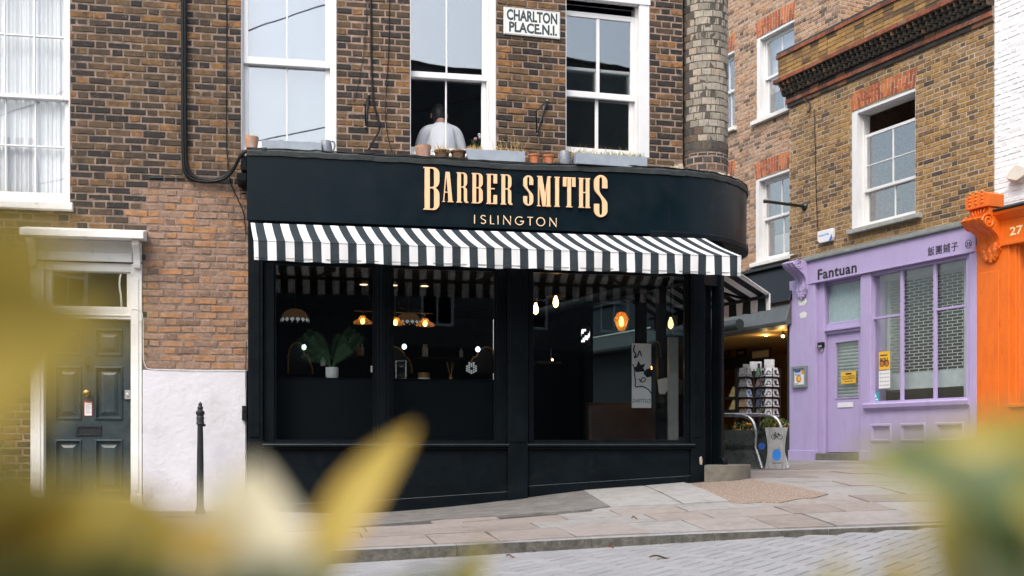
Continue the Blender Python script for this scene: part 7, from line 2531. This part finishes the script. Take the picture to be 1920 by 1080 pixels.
for (x, y, n_), lab in zip(spots, ('leftmost', 'middle', 'rightmost')):
    c = B.w(x, y, n_); k = c.y / F
    o = thing('spotlight', lab + ' of three small ceiling spotlights in the card shop', 'spotlight', tuple(c), 'card shop spotlights')
    d_ = (Vector((-.3, -.6, -.8))).normalized()
    mb = MB(); mb.lathe(c, [(3.0 * k, 0), (4 * k, -.0), (4 * k, 5 * k), (2 * k, 7 * k)], 12, axis=(d_.orthogonal().normalized(), d_.cross(d_.orthogonal().normalized()), -d_)); mb.build('housing', 'black', o, smooth=True)
    mb = MB(); mb.lathe(c + d_ * .2 * k, [(3.2 * k, 0), (2.6 * k, -1.2 * k), (.001, -1.6 * k)], 12, axis=(d_.orthogonal().normalized(), d_.cross(d_.orthogonal().normalized()), -d_)); mb.build('lamp', 'spot', o, smooth=True)
    mb = MB(); mb.tube([c + Zv * 3 * k, Vector((c.x, c.y, zci))], .012, 6); mb.build('stem', 'black', o)
    L = bpy.data.lights.new('spot_light', 'POINT'); L.energy = 3.5; L.color = (1, .66, .28); L.shadow_soft_size = .06
    lo = bpy.data.objects.new('spot_light', L); COL.objects.link(lo); lo.parent = o; lo.location = d_ * .12
# things inside
mb = MB()
fN = -2.4
def picture(label, x0, x1, y0, y1, n, inner='paper'):
    c = B.w((x0 + x1) / 2, (y0 + y1) / 2, n)
    o = thing('framed_picture', label, 'picture', tuple(c), 'framed pictures in the card shop')
    bx_ = fbox_px(x0, x1, y0, y1, n)
    mb = MB()
    for r_ in subtract([bx_], (bx_[0] + .04, bx_[1] - .04, bx_[2] + .04, bx_[3] - .04)): mb.fbox(B, r_[0], r_[1], n - .03, n + .02, r_[2], r_[3])
    mb.build('frame', 'ink', o)
    mb = MB(); mb.fbox(B, bx_[0] + .04, bx_[1] - .04, n - .02, n, bx_[2] + .04, bx_[3] - .04); mb.build('print', mat('warm_print', (.45, .32, .14), .7, vary=.5, scale=30), o)
picture('framed print at the far left of the card shop back wall', 1359, 1368, 653, 669, -2.4)
picture('framed print in the middle of the card shop back wall', 1382, 1398, 655, 668, -2.4)
picture('wide framed drawing above the card rack', 1408, 1445, 654, 674, -2.0)
mb = MB()
mb.fbox(B, bu(1340, -2.3), bu(1432, -2.3), -2.35, -2.05, B.z(1385, 690, -2.3), B.z(1385, 671, -2.3))
tag(mb.build('wall_cabinet', 'dark', None, bevel=.01, origin=tuple(B.w(1385, 680, -2.3))), 'long black cabinet along the back of the card shop', 'cabinet')
mb = MB(); n_ = -1.4
mb.fbox(B, bu(1358, n_), bu(1380, n_), n_ - .1, n_, B.z(1370, 748, n_), B.z(1370, 744, n_)); mb.fbox(B, bu(1378, n_), bu(1381, n_), n_ - .1, n_, bz_, B.z(1370, 690, n_)); mb.fbox(B, bu(1358, n_), bu(1380, n_), n_ - .1, n_, B.z(1370, 772, n_), B.z(1370, 768, n_))
tag(mb.build('display_shelf', 'ink', None, origin=tuple(B.w(1370, 770, n_))), 'black display shelving at the left of the card shop', 'shelf')
for y0, y1, lab in ((725, 744, 'on the upper shelf'), (750, 768, 'on the lower shelf')):
    c = B.w(1370, y1, n_)
    mb = MB(); mb.prism(B, [B.px(x, y, n_) for x, y in ((1365, y1), (1376, y1), (1377, y0 + 2), (1373, y0), (1369, y0 + 8))], n_ - .06, n_ - .02)
    tag(mb.build('lit_card', mat('lit_card_print', (.85, .6, .25), .6, vary=.4, scale=20), None, origin=tuple(c)), 'brightly lit leaning card ' + lab + ' in the card shop', 'card')
# revolving card rack in the doorway
RY = 16.6
rk = thing('card_rack', 'tall wire rack full of greeting cards outside the lit shop', 'card rack', (at(1422, 800, RY).x, RY, bz_ - .02))
kR = RY / F
faces = []                                          # (px left, px right, depth l, depth r)
cols_px = [(1384, 1400, .10, .0), (1401, 1412, .0, .18), (1415, 1424, .18, .02), (1425, 1433, .16, .0), (1435, 1448, .0, .0), (1450, 1462, .0, .12)]
rows_py = [(688, 708), (708.5, 727), (728, 746), (747, 764.5), (765, 783)]
mb = MB()
cx_r = at(1423, 700, RY + .15)
mb.tube([Vector((cx_r.x, cx_r.y, bz_ - .02)), Vector((cx_r.x, cx_r.y, CAMZ - (680 - HY) * kR))], .02, 8)
mb.lathe((cx_r.x, cx_r.y, bz_ - .05), [(.26, 0), (.26, .05), (.05, .07)], 20)
mb.build('stand', 'ink', rk)
mb = MB()
for (ya, yb) in rows_py:
    for (xa, xb, da, db) in cols_px:
        p, q = at(xa - .5, yb - 1, RY + da - .02), at(xb + .5, yb - 1, RY + db - .02)
        p.z = q.z = CAMZ - (yb - 1.5 - HY) * kR
        mb.tube([p, q], .006, 5)
        mb.tube([p + Zv * .03, q + Zv * .03], .003, 4)
for (xa, xb, da, db) in cols_px:
    for x, d_ in ((xa - .7, da), (xb + .7, db)):
        p = at(x, 700, RY + d_ + .02)
        mb.tube([Vector((p.x, p.y, CAMZ - (786 - HY) * kR)), Vector((p.x, p.y, CAMZ - (690 - HY) * kR))], .005, 5)
mb.build('pockets', 'ink', rk)
cardm = [mat('card_' + nm, c, .55, vary=.35, scale=s_, bump=0) for nm, c, s_ in (('grey', (.22, .22, .22), 40), ('white', (.68, .68, .7), 8), ('green', (.15, .3, .17), 50), ('pattern', (.35, .17, .15), 60), ('navy', (.07, .09, .17), 50), ('tan', (.4, .27, .17), 40))]
colsn = ('leftmost', 'second', 'third', 'fourth', 'fifth', 'rightmost')
rowsn = ('top', 'second', 'middle', 'fourth', 'bottom')
base_col = [0, 1, 2, 1, 1, 1]
colour_of = {(0, 2): 2, (1, 2): 3, (2, 2): 4, (3, 2): 4, (4, 2): 5, (0, 0): 0, (1, 0): 0, (2, 0): 0, (3, 0): 5, (4, 0): 5, (0, 1): 0}
word_of = {0: 'grey', 1: 'white', 2: 'green', 3: 'red patterned', 4: 'dark blue', 5: 'tan'}
for i, (ya, yb) in enumerate(rows_py):
    for j, (xa, xb, da, db) in enumerate(cols_px):
        ci = colour_of.get((i, j), 1)
        p0, p1 = at(xa + .6, 700, RY + da), at(xb - .6, 700, RY + db)
        z0, z1 = CAMZ - (yb - 1.5 - HY) * kR, CAMZ - (ya + .8 - HY) * kR
        fr_ = Frame((p0.x, p0.y), (p1.x - p0.x, p1.y - p0.y))
        w_ = (p1 - p0).length
        o = thing('greeting_card', '%s greeting card in the %s row of the rack, %s column' % (word_of[ci], rowsn[i], colsn[j]), 'card', tuple(fr_.p(w_ / 2, 0, z0)), 'greeting cards in the wire rack')
        mb = MB(); mb.hexa([fr_.p(0, 0, z0), fr_.p(w_, 0, z0), fr_.p(w_, -.004, z0), fr_.p(0, -.004, z0), fr_.p(0, -.03, z1), fr_.p(w_, -.03, z1), fr_.p(w_, -.034, z1), fr_.p(0, -.034, z1)])
        mb.build('card', cardm[ci], o)
        if ci == 1 and j >= 1:
            mb = MB()
            hz = z1 - z0
            if j == 4:
                mb.lathe(fr_.p(w_ * .5, -.012, z0 + hz * .45), [(w_ * .34, 0), (w_ * .34, .004), (w_ * .22, .004), (w_ * .22, .0)], 16, axis=(fr_.U, Zv, fr_.N), cap=False)
                mb.fbox(fr_, w_ * .1, w_ * .3, -.014, -.006, z0 + hz * .15, z0 + hz * .4)
            else:
                mb.fbox(fr_, w_ * .3, w_ * .62, -.018, -.008, z0 + hz * (.4 if j != 5 else .3), z0 + hz * .75)
                mb.fbox(fr_, w_ * .5, w_ * .9, -.016, -.004, z0 + hz * .2, z0 + hz * .38)
            mb.build('print', 'ink' if j != 1 else 'blue' if i == 2 else 'greyframe', o)
for (xa, xb, ya, yb, lab, mi) in ((1406, 1428, 676, 694, 'white card standing on top of the rack in the middle', 1), (1433, 1452, 672, 690, 'white card standing on top of the rack at the right', 1), (1393, 1406, 681, 694, 'grey card standing on top of the rack at the left', 0)):
    p0, p1 = at(xa, 700, RY + .2), at(xb, 700, RY + .2)
    fr_ = Frame((p0.x, p0.y), (p1.x - p0.x, p1.y - p0.y)); w_ = (p1 - p0).length
    z0, z1 = CAMZ - (yb - HY) * kR, CAMZ - (ya - HY) * kR
    mb = MB(); mb.fbox(fr_, 0, w_, -.006, 0, z0, z1)
    tag(mb.build('greeting_card', cardm[mi], None, origin=tuple(fr_.p(w_ / 2, 0, z0))), lab, 'card', 'cards on top of the wire rack')

# ============================================================ STEEL PLANTER WITH CYCLE STANDS
pY = 15.0
e0, e1 = at(1431, 880, pY + .02), at(1480, 880, pY - .06)
E_ = Frame((e0.x, e0.y), (e1.x - e0.x, e1.y - e0.y))
ew = (e1 - e0).length
zg0 = gz(e0.x, e0.y)
kk = pY / F
zt = CAMZ - (803 - HY) * kk
cyc = thing('steel_planter', 'galvanised steel street planter with tubular cycle rails and a blue oval', 'planter', ((e0.x + e1.x) / 2, (e0.y + e1.y) / 2, zg0))
def concave(t): return .13 * ew * math.sin(math.pi * min(1, t * 1.02)) if t > 0 else 0
Hh = zt - zg0
pts = []
for i in range(13):
    t = i / 12
    pts.append((0.02 + concave(t) * .85 - .0 * t, zg0 + .01 + Hh * t))
ptsr = [(ew - (p[0]) + (.0), p[1]) for p in pts]
mb = MB(); mb.prism(E_, pts + ptsr[::-1], -.02, 0); mb.build('end_panel', 'galv', cyc)
Lp_ = 1.15
SD = Vector((-.80, .60, 0)).normalized()            # the long side runs back to the left
for off_, nm in ((0, 0), (ew, 1)):
    s0 = E_.p(off_, -.02, 0)
    S_fr = Frame((s0.x, s0.y), SD)
    prof = [(0.0 + concave(i / 12) * .0, zg0 + .02 + (Hh + .0) * i / 12) for i in range(13)]
    mb = MB()
    arcp = arc(.36, zt - .20, .36, .26, 180, 90, 8)
    ol = [(0.02, zg0 + .02), (0.10, zg0 + .25), (.12, zg0 + .45), (.10, zt - .06), (.08, zt - .02), (Lp_, zt - .02), (Lp_, zg0 + .02)]
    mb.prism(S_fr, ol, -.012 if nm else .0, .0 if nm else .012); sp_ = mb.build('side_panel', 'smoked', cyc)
    zr = CAMZ - (782 - HY) * kk + .03
    tb = [S_fr.p(.02, 0, zg0 + .02), S_fr.p(.10, 0, zg0 + .25), S_fr.p(.12, 0, zt - .22), S_fr.p(.10, .0, zt - .05), S_fr.p(.16, 0, zr - .05), S_fr.p(.30, 0, zr), S_fr.p(.6, 0, zr + .01), S_fr.p(Lp_, 0, zr + .01)]
    mb = MB(); mb.tube(smooth_path(tb, 3), .026, 10); mb.build('cycle_rail', 'tube', cyc, smooth=True)
    if not nm:
        fl_ = Frame((s0.x, s0.y), -SD)              # outward face towards the street
        outn = S_fr.N if S_fr.N.y < 0 else -S_fr.N
        fr_o = Frame((s0.x, s0.y), SD) if S_fr.N.y < 0 else None
        T = MB()
        frt = Frame((s0.x, s0.y), -SD) if (-SD).cross(Zv).y < 0 else S_fr
        zmid = CAMZ - (838 - HY) * kk
        def su(px):
            return frt.u(px)
        lo_, hi_ = sorted((su(1362), su(1421)))
        text_mb(T, 'angel.london', frt, .013, (lo_, hi_, zmid - .055, zmid + .045), .002, .02); T.build('lettering', 'ink', sp_)
        T = MB(); a_ = su(1430 - 2); T.lathe(frt.p(su(1429), .013, zmid + .01), [(.045, 0), (.045, .002)], 20, axis=(frt.U, Zv, frt.N)); T.build('blue_dot', 'bluetxt', sp_)
mb = MB(); q0, q1 = E_.p(.08, -.03, 0), E_.p(ew - .08, -.03, 0)
mb.add([(q0.x, q0.y, zt - .06), (q1.x, q1.y, zt - .06), (q1.x + SD.x * Lp_, q1.y + SD.y * Lp_, zt - .06), (q0.x + SD.x * Lp_, q0.y + SD.y * Lp_, zt - .06)], [(0, 1, 2, 3)]); mb.build('soil', 'soil', cyc, fix=False)
mb = MB()
mb.lathe(E_.p(ew * .52, 0, CAMZ - (853 - HY) * kk), [(8 * kk, 0), (8 * kk, .002)], 28, axis=(E_.U, Zv * 1.35, E_.N)); mb.build('blue_oval', 'blue', cyc)
mb = MB()
bc = lambda x, y: E_.p(ew * .52 + (x - 1455) * kk, .003, CAMZ - (y - HY) * kk)
for x in (1449.5, 1461): mb.tube([bc(x, 819) + (E_.U * math.cos(t) + Zv * math.sin(t)) * 4.2 * kk for t in (2 * math.pi * i / 20 for i in range(21))], .0045, 5)
for a, b in (((1449.5, 819), (1452.5, 814)), ((1452.5, 814), (1459, 813.5)), ((1459, 813.5), (1455.5, 820)), ((1455.5, 820), (1452.5, 814)), ((1461, 819), (1458.5, 812)), ((1449.5, 819), (1455.5, 820)), ((1458.5, 812), (1457, 811.5)), ((1452.5, 814), (1452, 811)), ((1450.5, 810.8), (1453.5, 810.8))):
    mb.tube([bc(*a), bc(*b)], .0045, 5)
mb.build('bicycle_emblem', 'ink', cyc)
mb = MB()
for x in (1447.5, 1450, 1452.5, 1455, 1457.5, 1460, 1462): mb.fbox(E_, ew * .52 + (x - 1455.6) * kk, ew * .52 + (x - 1453.8) * kk, 0, .002, CAMZ - (869 - HY) * kk, CAMZ - (867.4 - HY) * kk)
mb.build('small_print', 'ink', cyc)
mb = MB()
for x, y in ((1437, 807), (1473, 809), (1451, 840), (1459, 841)): mb.lathe(bc(x, y), [(.012, -.002), (.010, .004)], 8, axis=(E_.U, Zv, E_.N))
mb.build('bolt', 'tube', cyc)
def bush(label, c, rx, ry, rz, cnt, s, cols):
    o = thing('planter_bush', label, 'bush', tuple(c - Vector((0, 0, rz))), 'plants in the steel planter')
    mb = MB(); leaf_clump(mb, c, rx, ry, rz, cnt, s, cols); mb.build('leaves', ['leafdark', 'leafyel', 'leafgreen', 'leafcream'], o, fix=False)
    mb = MB()
    for i in range(5): mb.tube([c - Zv * (rz + .04), c + Vector((rnd.uniform(-.6, .6) * rx, rnd.uniform(-.6, .6) * ry, rnd.uniform(.0, .6) * rz))], .006, 5)
    mb.build('stems', 'twig', o)
    return o
c0 = E_.p(ew * .42, -.16, zt + .045)
bush('leafy green and yellow bush at the near end of the steel planter', c0, .20, .13, .115, 420, .028, (0, 0, 2, 1))
c1 = c0 + SD * .46 - Zv * .05
fb_ = bush('low plant with orange yellow blooms behind the cycle rail', c1, .16, .10, .10, 170, .026, (0, 1, 2))
pet_ = mat('orange_petal', (.8, .33, .02), .6)
for i in range(9):
    mb = MB()
    p = c1 + Vector((rnd.uniform(-.12, .12), rnd.uniform(-.12, 0), rnd.uniform(-.04, .08))); mb.ball(p, .018, 8)
    mb.build('bloom', pet_, fb_, smooth=True)
bush('thin trailing plant hanging over the side of the steel planter', c1 + SD * .22 - Zv * .16 - S_fr.N * .0 + Vector((-.05, -.18, 0)), .035, .02, .22, 60, .018, (0, 0, 2))
# ============================================================ FOREGROUND SHRUBS (close to the lens)
def leaf_mesh(mb, base, tip, width, roll, mi_in, mi_edge, bend=.12, inner=.55):
    """one pointed leaf with a folded midrib and a paler margin"""
    d = (tip - base); L = d.length; d.normalize()
    side = d.cross(Vector((0, -1, 0))).normalized()
    side = Matrix.Rotation(roll, 3, d) @ side
    nrm = side.cross(d)
    N_ = 12
    rows = []
    for i in range(N_ + 1):
        t = i / N_
        w = width / 2 * (math.sin(math.pi * t ** .85) ** .8) * (1 - .25 * t)
        c = base + d * L * t + nrm * (bend * L * math.sin(math.pi * t)) 
        rows.append([c + side * w * s + nrm * (abs(s) * w * .28) for s in (-1, -inner, 0, inner, 1)])
    vs = [v for r_ in rows for v in r_]
    for i in range(N_):
        for k in range(4):
            a = i * 5 + k
            mb.add([vs[a], vs[a + 1], vs[a + 6], vs[a + 5]], [(0, 1, 2, 3)], mi_in if k in (1, 2) and i < N_ - 2 else mi_edge)

LM = ['leafgreen', 'leafyel', 'leafcream', 'leafgold', 'leafolive', 'leafsage', 'leaflime']
def shrub(label, foot, leaves, stems):
    o = thing('variegated_shrub', label, 'shrub', foot, 'variegated shrubs close to the camera')
    mb = MB()
    hub = Vector(foot)
    for s in stems:
        mb.tube(smooth_path([hub] + [Vector(p) for p in s], 2), [.009] * 0 or .006, 6)
    mb.build('stem', 'twig', o, smooth=True)
    mb = MB()
    for (bx_, by_, bd, tx, ty, td, w, roll, a, b) in leaves:
        leaf_mesh(mb, at(bx_, by_, bd), at(tx, ty, td), w, roll, a, b)
    mb.build('foliage', LM, o, smooth=True, fix=False)
    return o
# leaf: base px, base depth, tip px, tip depth, width (m), roll, inner colour, margin colour
left = [
 (-180, 660, .30, 255, 580, .27, .058, .2, 1, 1),
 (-220, 580, .32, 150, 440, .28, .050, .2, 1, 1),
 (-150, 760, .31, 140, 690, .28, .040, .3, 1, 4),
 (-190, 900, .38, 90, 880, .36, .030, .3, 4, 1),
 (-140, 1060, .40, 250, 895, .38, .056, .3, 1, 6),
 (-60, 1110, .40, 340, 940, .39, .054, .2, 6, 1),
 (-120, 1010, .39, 120, 905, .38, .040, .3, 6, 1),
 (150, 1150, .42, 450, 985, .42, .044, .1, 6, 3),
 (60, 1100, .44, 300, 925, .44, .036, .5, 3, 3),
 (60, 1180, .42, 420, 985, .42, .048, -.2, 1, 3),
 (-100, 1230, .36, 350, 1040, .34, .052, .2, 0, 0),
 (180, 1220, .40, 640, 1050, .40, .044, .2, 0, 5),
 (440, 1200, .47, 480, 862, .47, .066, .1, 2, 2),
 (380, 1180, .47, 415, 905, .47, .040, .1, 5, 2),
 (520, 1180, .44, 505, 905, .46, .030, .3, 2, 2),
 (350, 1150, .43, 400, 960, .45, .025, .3, 5, 2),
 (560, 1125, .57, 781, 796, .63, .029, -.25, 1, 3),
 (585, 1190, .56, 700, 985, .60, .020, -.9, 0, 4),
 (780, 1170, .58, 915, 1015, .60, .024, .3, 4, 1),
 (640, 1200, .5, 850, 1070, .52, .03, .3, 0, 4),
 (300, 1000, .50, 210, 940, .52, .03, .1, 3, 3),
]
lst = [[at(600, 1350, .55), at(560, 1140, .56)], [at(450, 1380, .5), at(430, 1210, .46)], [at(100, 1400, .45), at(0, 1190, .40)], [at(-200, 1100, .42), at(-210, 700, .34), at(-200, 600, .32)], [at(760, 1330, .6), at(790, 1165, .6)]]
shrub('blurred yellow and cream variegated shrub at the lower left close to the camera', (-.12, .62, road_z(-.12)), left, lst)
right = [
 (2060, 950, .44, 1590, 850, .48, .044, .15, 0, 4),
 (2090, 900, .42, 1730, 815, .44, .036, .2, 1, 4),
 (2040, 985, .40, 1740, 890, .42, .034, .5, 0, 0),
 (1960, 1180, .41, 1800, 880, .41, .030, .1, 0, 0),
 (1830, 1200, .44, 1735, 880, .46, .040, .2, 4, 1),
 (1950, 1220, .42, 1850, 930, .42, .042, -.1, 5, 2),
 (1760, 1230, .44, 1830, 960, .43, .026, .4, 0, 4),
 (2080, 1100, .40, 1890, 1010, .41, .036, .2, 5, 5),
 (2060, 1010, .40, 1900, 930, .40, .034, .2, 4, 1),
 (1480, 1200, .50, 1585, 1045, .50, .022, .2, 4, 1),
 (1640, 1200, .48, 1690, 1010, .48, .022, .2, 1, 1),
]
rst = [[at(1950, 1400, .5), at(1900, 1230, .43), at(2080, 1000, .41), at(2070, 900, .42)], [at(1700, 1450, .5), at(1740, 1230, .44)], [at(1540, 1420, .5), at(1480, 1220, .5)]]
shrub('blurred yellow green shrub at the lower right close to the camera', (.36, .70, road_z(.36)), right, rst)

# fallen leaves in the road
for (x, y, s_, lab) in ((1237, 1048, .075, 'curled brown leaf lying on the grey setts, the largest'), (957, 1046, .035, 'small brown leaf in the gutter near the yellow leaf tip'), (1145, 1028, .03, 'tiny dry leaf lying against the kerb'), (1190, 974, .03, 'pale scrap of leaf on the paving slabs')):
    t = 6.0
    while True:
        z = CAMZ - (y - HY) / F * t
        gy = road_z((x - CX) / F * t) if t < kerbY((x - CX) / F * t) else gz((x - CX) / F * t, t)
        if z <= gy: break
        t += .01
    p = Vector(((x - CX) / F * t, t, gy + .006))
    mb = MB()
    for k_ in range(6):
        a0_, a1_ = k_ / 6, (k_ + 1) / 6
        w0, w1_ = s_ * .4 * math.sin(math.pi * a0_), s_ * .4 * math.sin(math.pi * a1_)
        q0, q1 = p + Vector((s_ * 2 * (a0_ - .5), 0, .012 * math.sin(a0_ * 5))), p + Vector((s_ * 2 * (a1_ - .5), 0, .012 * math.sin(a1_ * 5)))
        mb.add([q0 + Vector((0, -w0, .014)), q0, q0 + Vector((0, w0, .01)), q1 + Vector((0, -w1_, .014)), q1, q1 + Vector((0, w1_, .01))], [(0, 1, 4, 3), (1, 2, 5, 4)])
    tag(mb.build('fallen_leaf', mat('dead_leaf', (.24, .12, .04), .8, vary=.3, scale=40), None, fix=False, origin=tuple(p)), lab, 'leaf', 'fallen leaves')

# overhead wires across the street (mirrored in the first upstairs window)
def mirrored(px, py, dist):
    w = A.w(px, py, -.09)
    d = (w - Vector((0, 0, CAMZ))).normalized()
    return w + (d - A.N * 2 * d.dot(A.N)) * dist
for (p, q, lab) in (((465, 58), (610, 10), 'upper'), ((545, 249), (612, 236), 'lower')):
    a_, b_ = mirrored(*p, 7), mirrored(*q, 7)
    d_ = (b_ - a_).normalized()
    mb = MB(); mb.tube([a_ - d_ * 5, a_, b_, b_ + d_ * 6], .012, 6)
    tag(mb.build('overhead_wire', 'black', None, origin=tuple(a_)), lab + ' of two wires over the street mirrored in the leftmost shop window', 'wire', 'wires over the street')

# ============================================================ THE OTHER SIDE OF THE STREET (seen only in the glass)
def terrace(label, x0, x1, y, h, roofh, stacks):
    fr = Frame((x1, y), (-1, 0))
    o = thing('brick_terrace', label, 'house', ((x0 + x1) / 2, y, 0))
    W = x1 - x0
    holes = []
    nx = max(2, int(W / 2.2))
    for i in range(nx):
        for zz_ in (1.0, 4.2, 7.2):
            if zz_ > 3 and zz_ + 1.8 < h: holes.append((W * (i + .5) / nx - .5, W * (i + .5) / nx + .5, zz_, zz_ + 1.8))
    rects = [(0, W, -.3, h)]
    for q in holes: rects = subtract(rects, q)
    mb = MB()
    for r_ in rects: mb.fbox(fr, r_[0], r_[1], -.3, 0, r_[2], r_[3])
    body(mb, fr, 0, W, -.301, -7, -.3, h)
    mb.build('wall', 'terrace_wall', o)
    mb = MB(); mb.fbox(fr, .05, W - .05, .01, .12, -.3, 3.6); mb.build('dark_ground_floor', 'dark', o)
    mb = MB()
    mb.profile(fr, [(.2, h), (-3.5, h + roofh), (-7.2, h)], -.1, W + .1); mb.build('roof', 'slate', o)
    mb = MB()
    for q in holes:
        for a, b, c, d in ((q[0], q[0] + .09, q[2], q[3]), (q[1] - .09, q[1], q[2], q[3]), (q[0] + .09, q[1] - .09, q[2], q[2] + .09), (q[0] + .09, q[1] - .09, q[3] - .09, q[3]), (q[0] + .09, q[1] - .09, (q[2] + q[3]) / 2 - .04, (q[2] + q[3]) / 2 + .04), ((q[0] + q[1]) / 2 - .02, (q[0] + q[1]) / 2 + .02, q[2] + .09, (q[2] + q[3]) / 2 - .04)):
            mb.fbox(fr, a, b, -.14, -.08, c, d)
    mb.build('window_frame', 'paleframe', o)
    for s_ in stacks:
        mb = MB(); mb.fbox(fr, s_ - .5, s_ + .5, -3.2, -2.4, h + .3, h + roofh + 1.4)
        for k_ in (-.3, 0, .3): mb.lathe(fr.p(s_ + k_, -2.8, h + roofh + 1.4), [(.11, 0), (.09, .4)], 10)
        mb.build('chimney', BR_DARK, o)
terrace('brick terrace with a level parapet across the street, reflected in the second shop window', 3.7, 9.5, -6.5, 11.6, .2, ())
terrace('tallest brick terrace across the street, reflected in the third shop window', 9.5, 24, -6.5, 13.0, .3, ())
terrace('lower brick terrace with chimney stacks across the street, reflected in the left window', -16, -3.4, -6.5, 6.4, 1.0, (2.5, 8))
mb = MB(); mb.fbox(Frame((3.65, -6.5), (-1, 0)), 0, 7.0, -.25, 0, -.3, 6.3)  # unseen wall, raised to block the sky from the shop glass
tag(mb.build('sky_block_wall', M['dark_mid'], None, origin=(-.4, -6.5, 0)), 'garden wall between the two terraces across the street', 'wall')  # added unseen wall, keeps the sky out of the shop glass
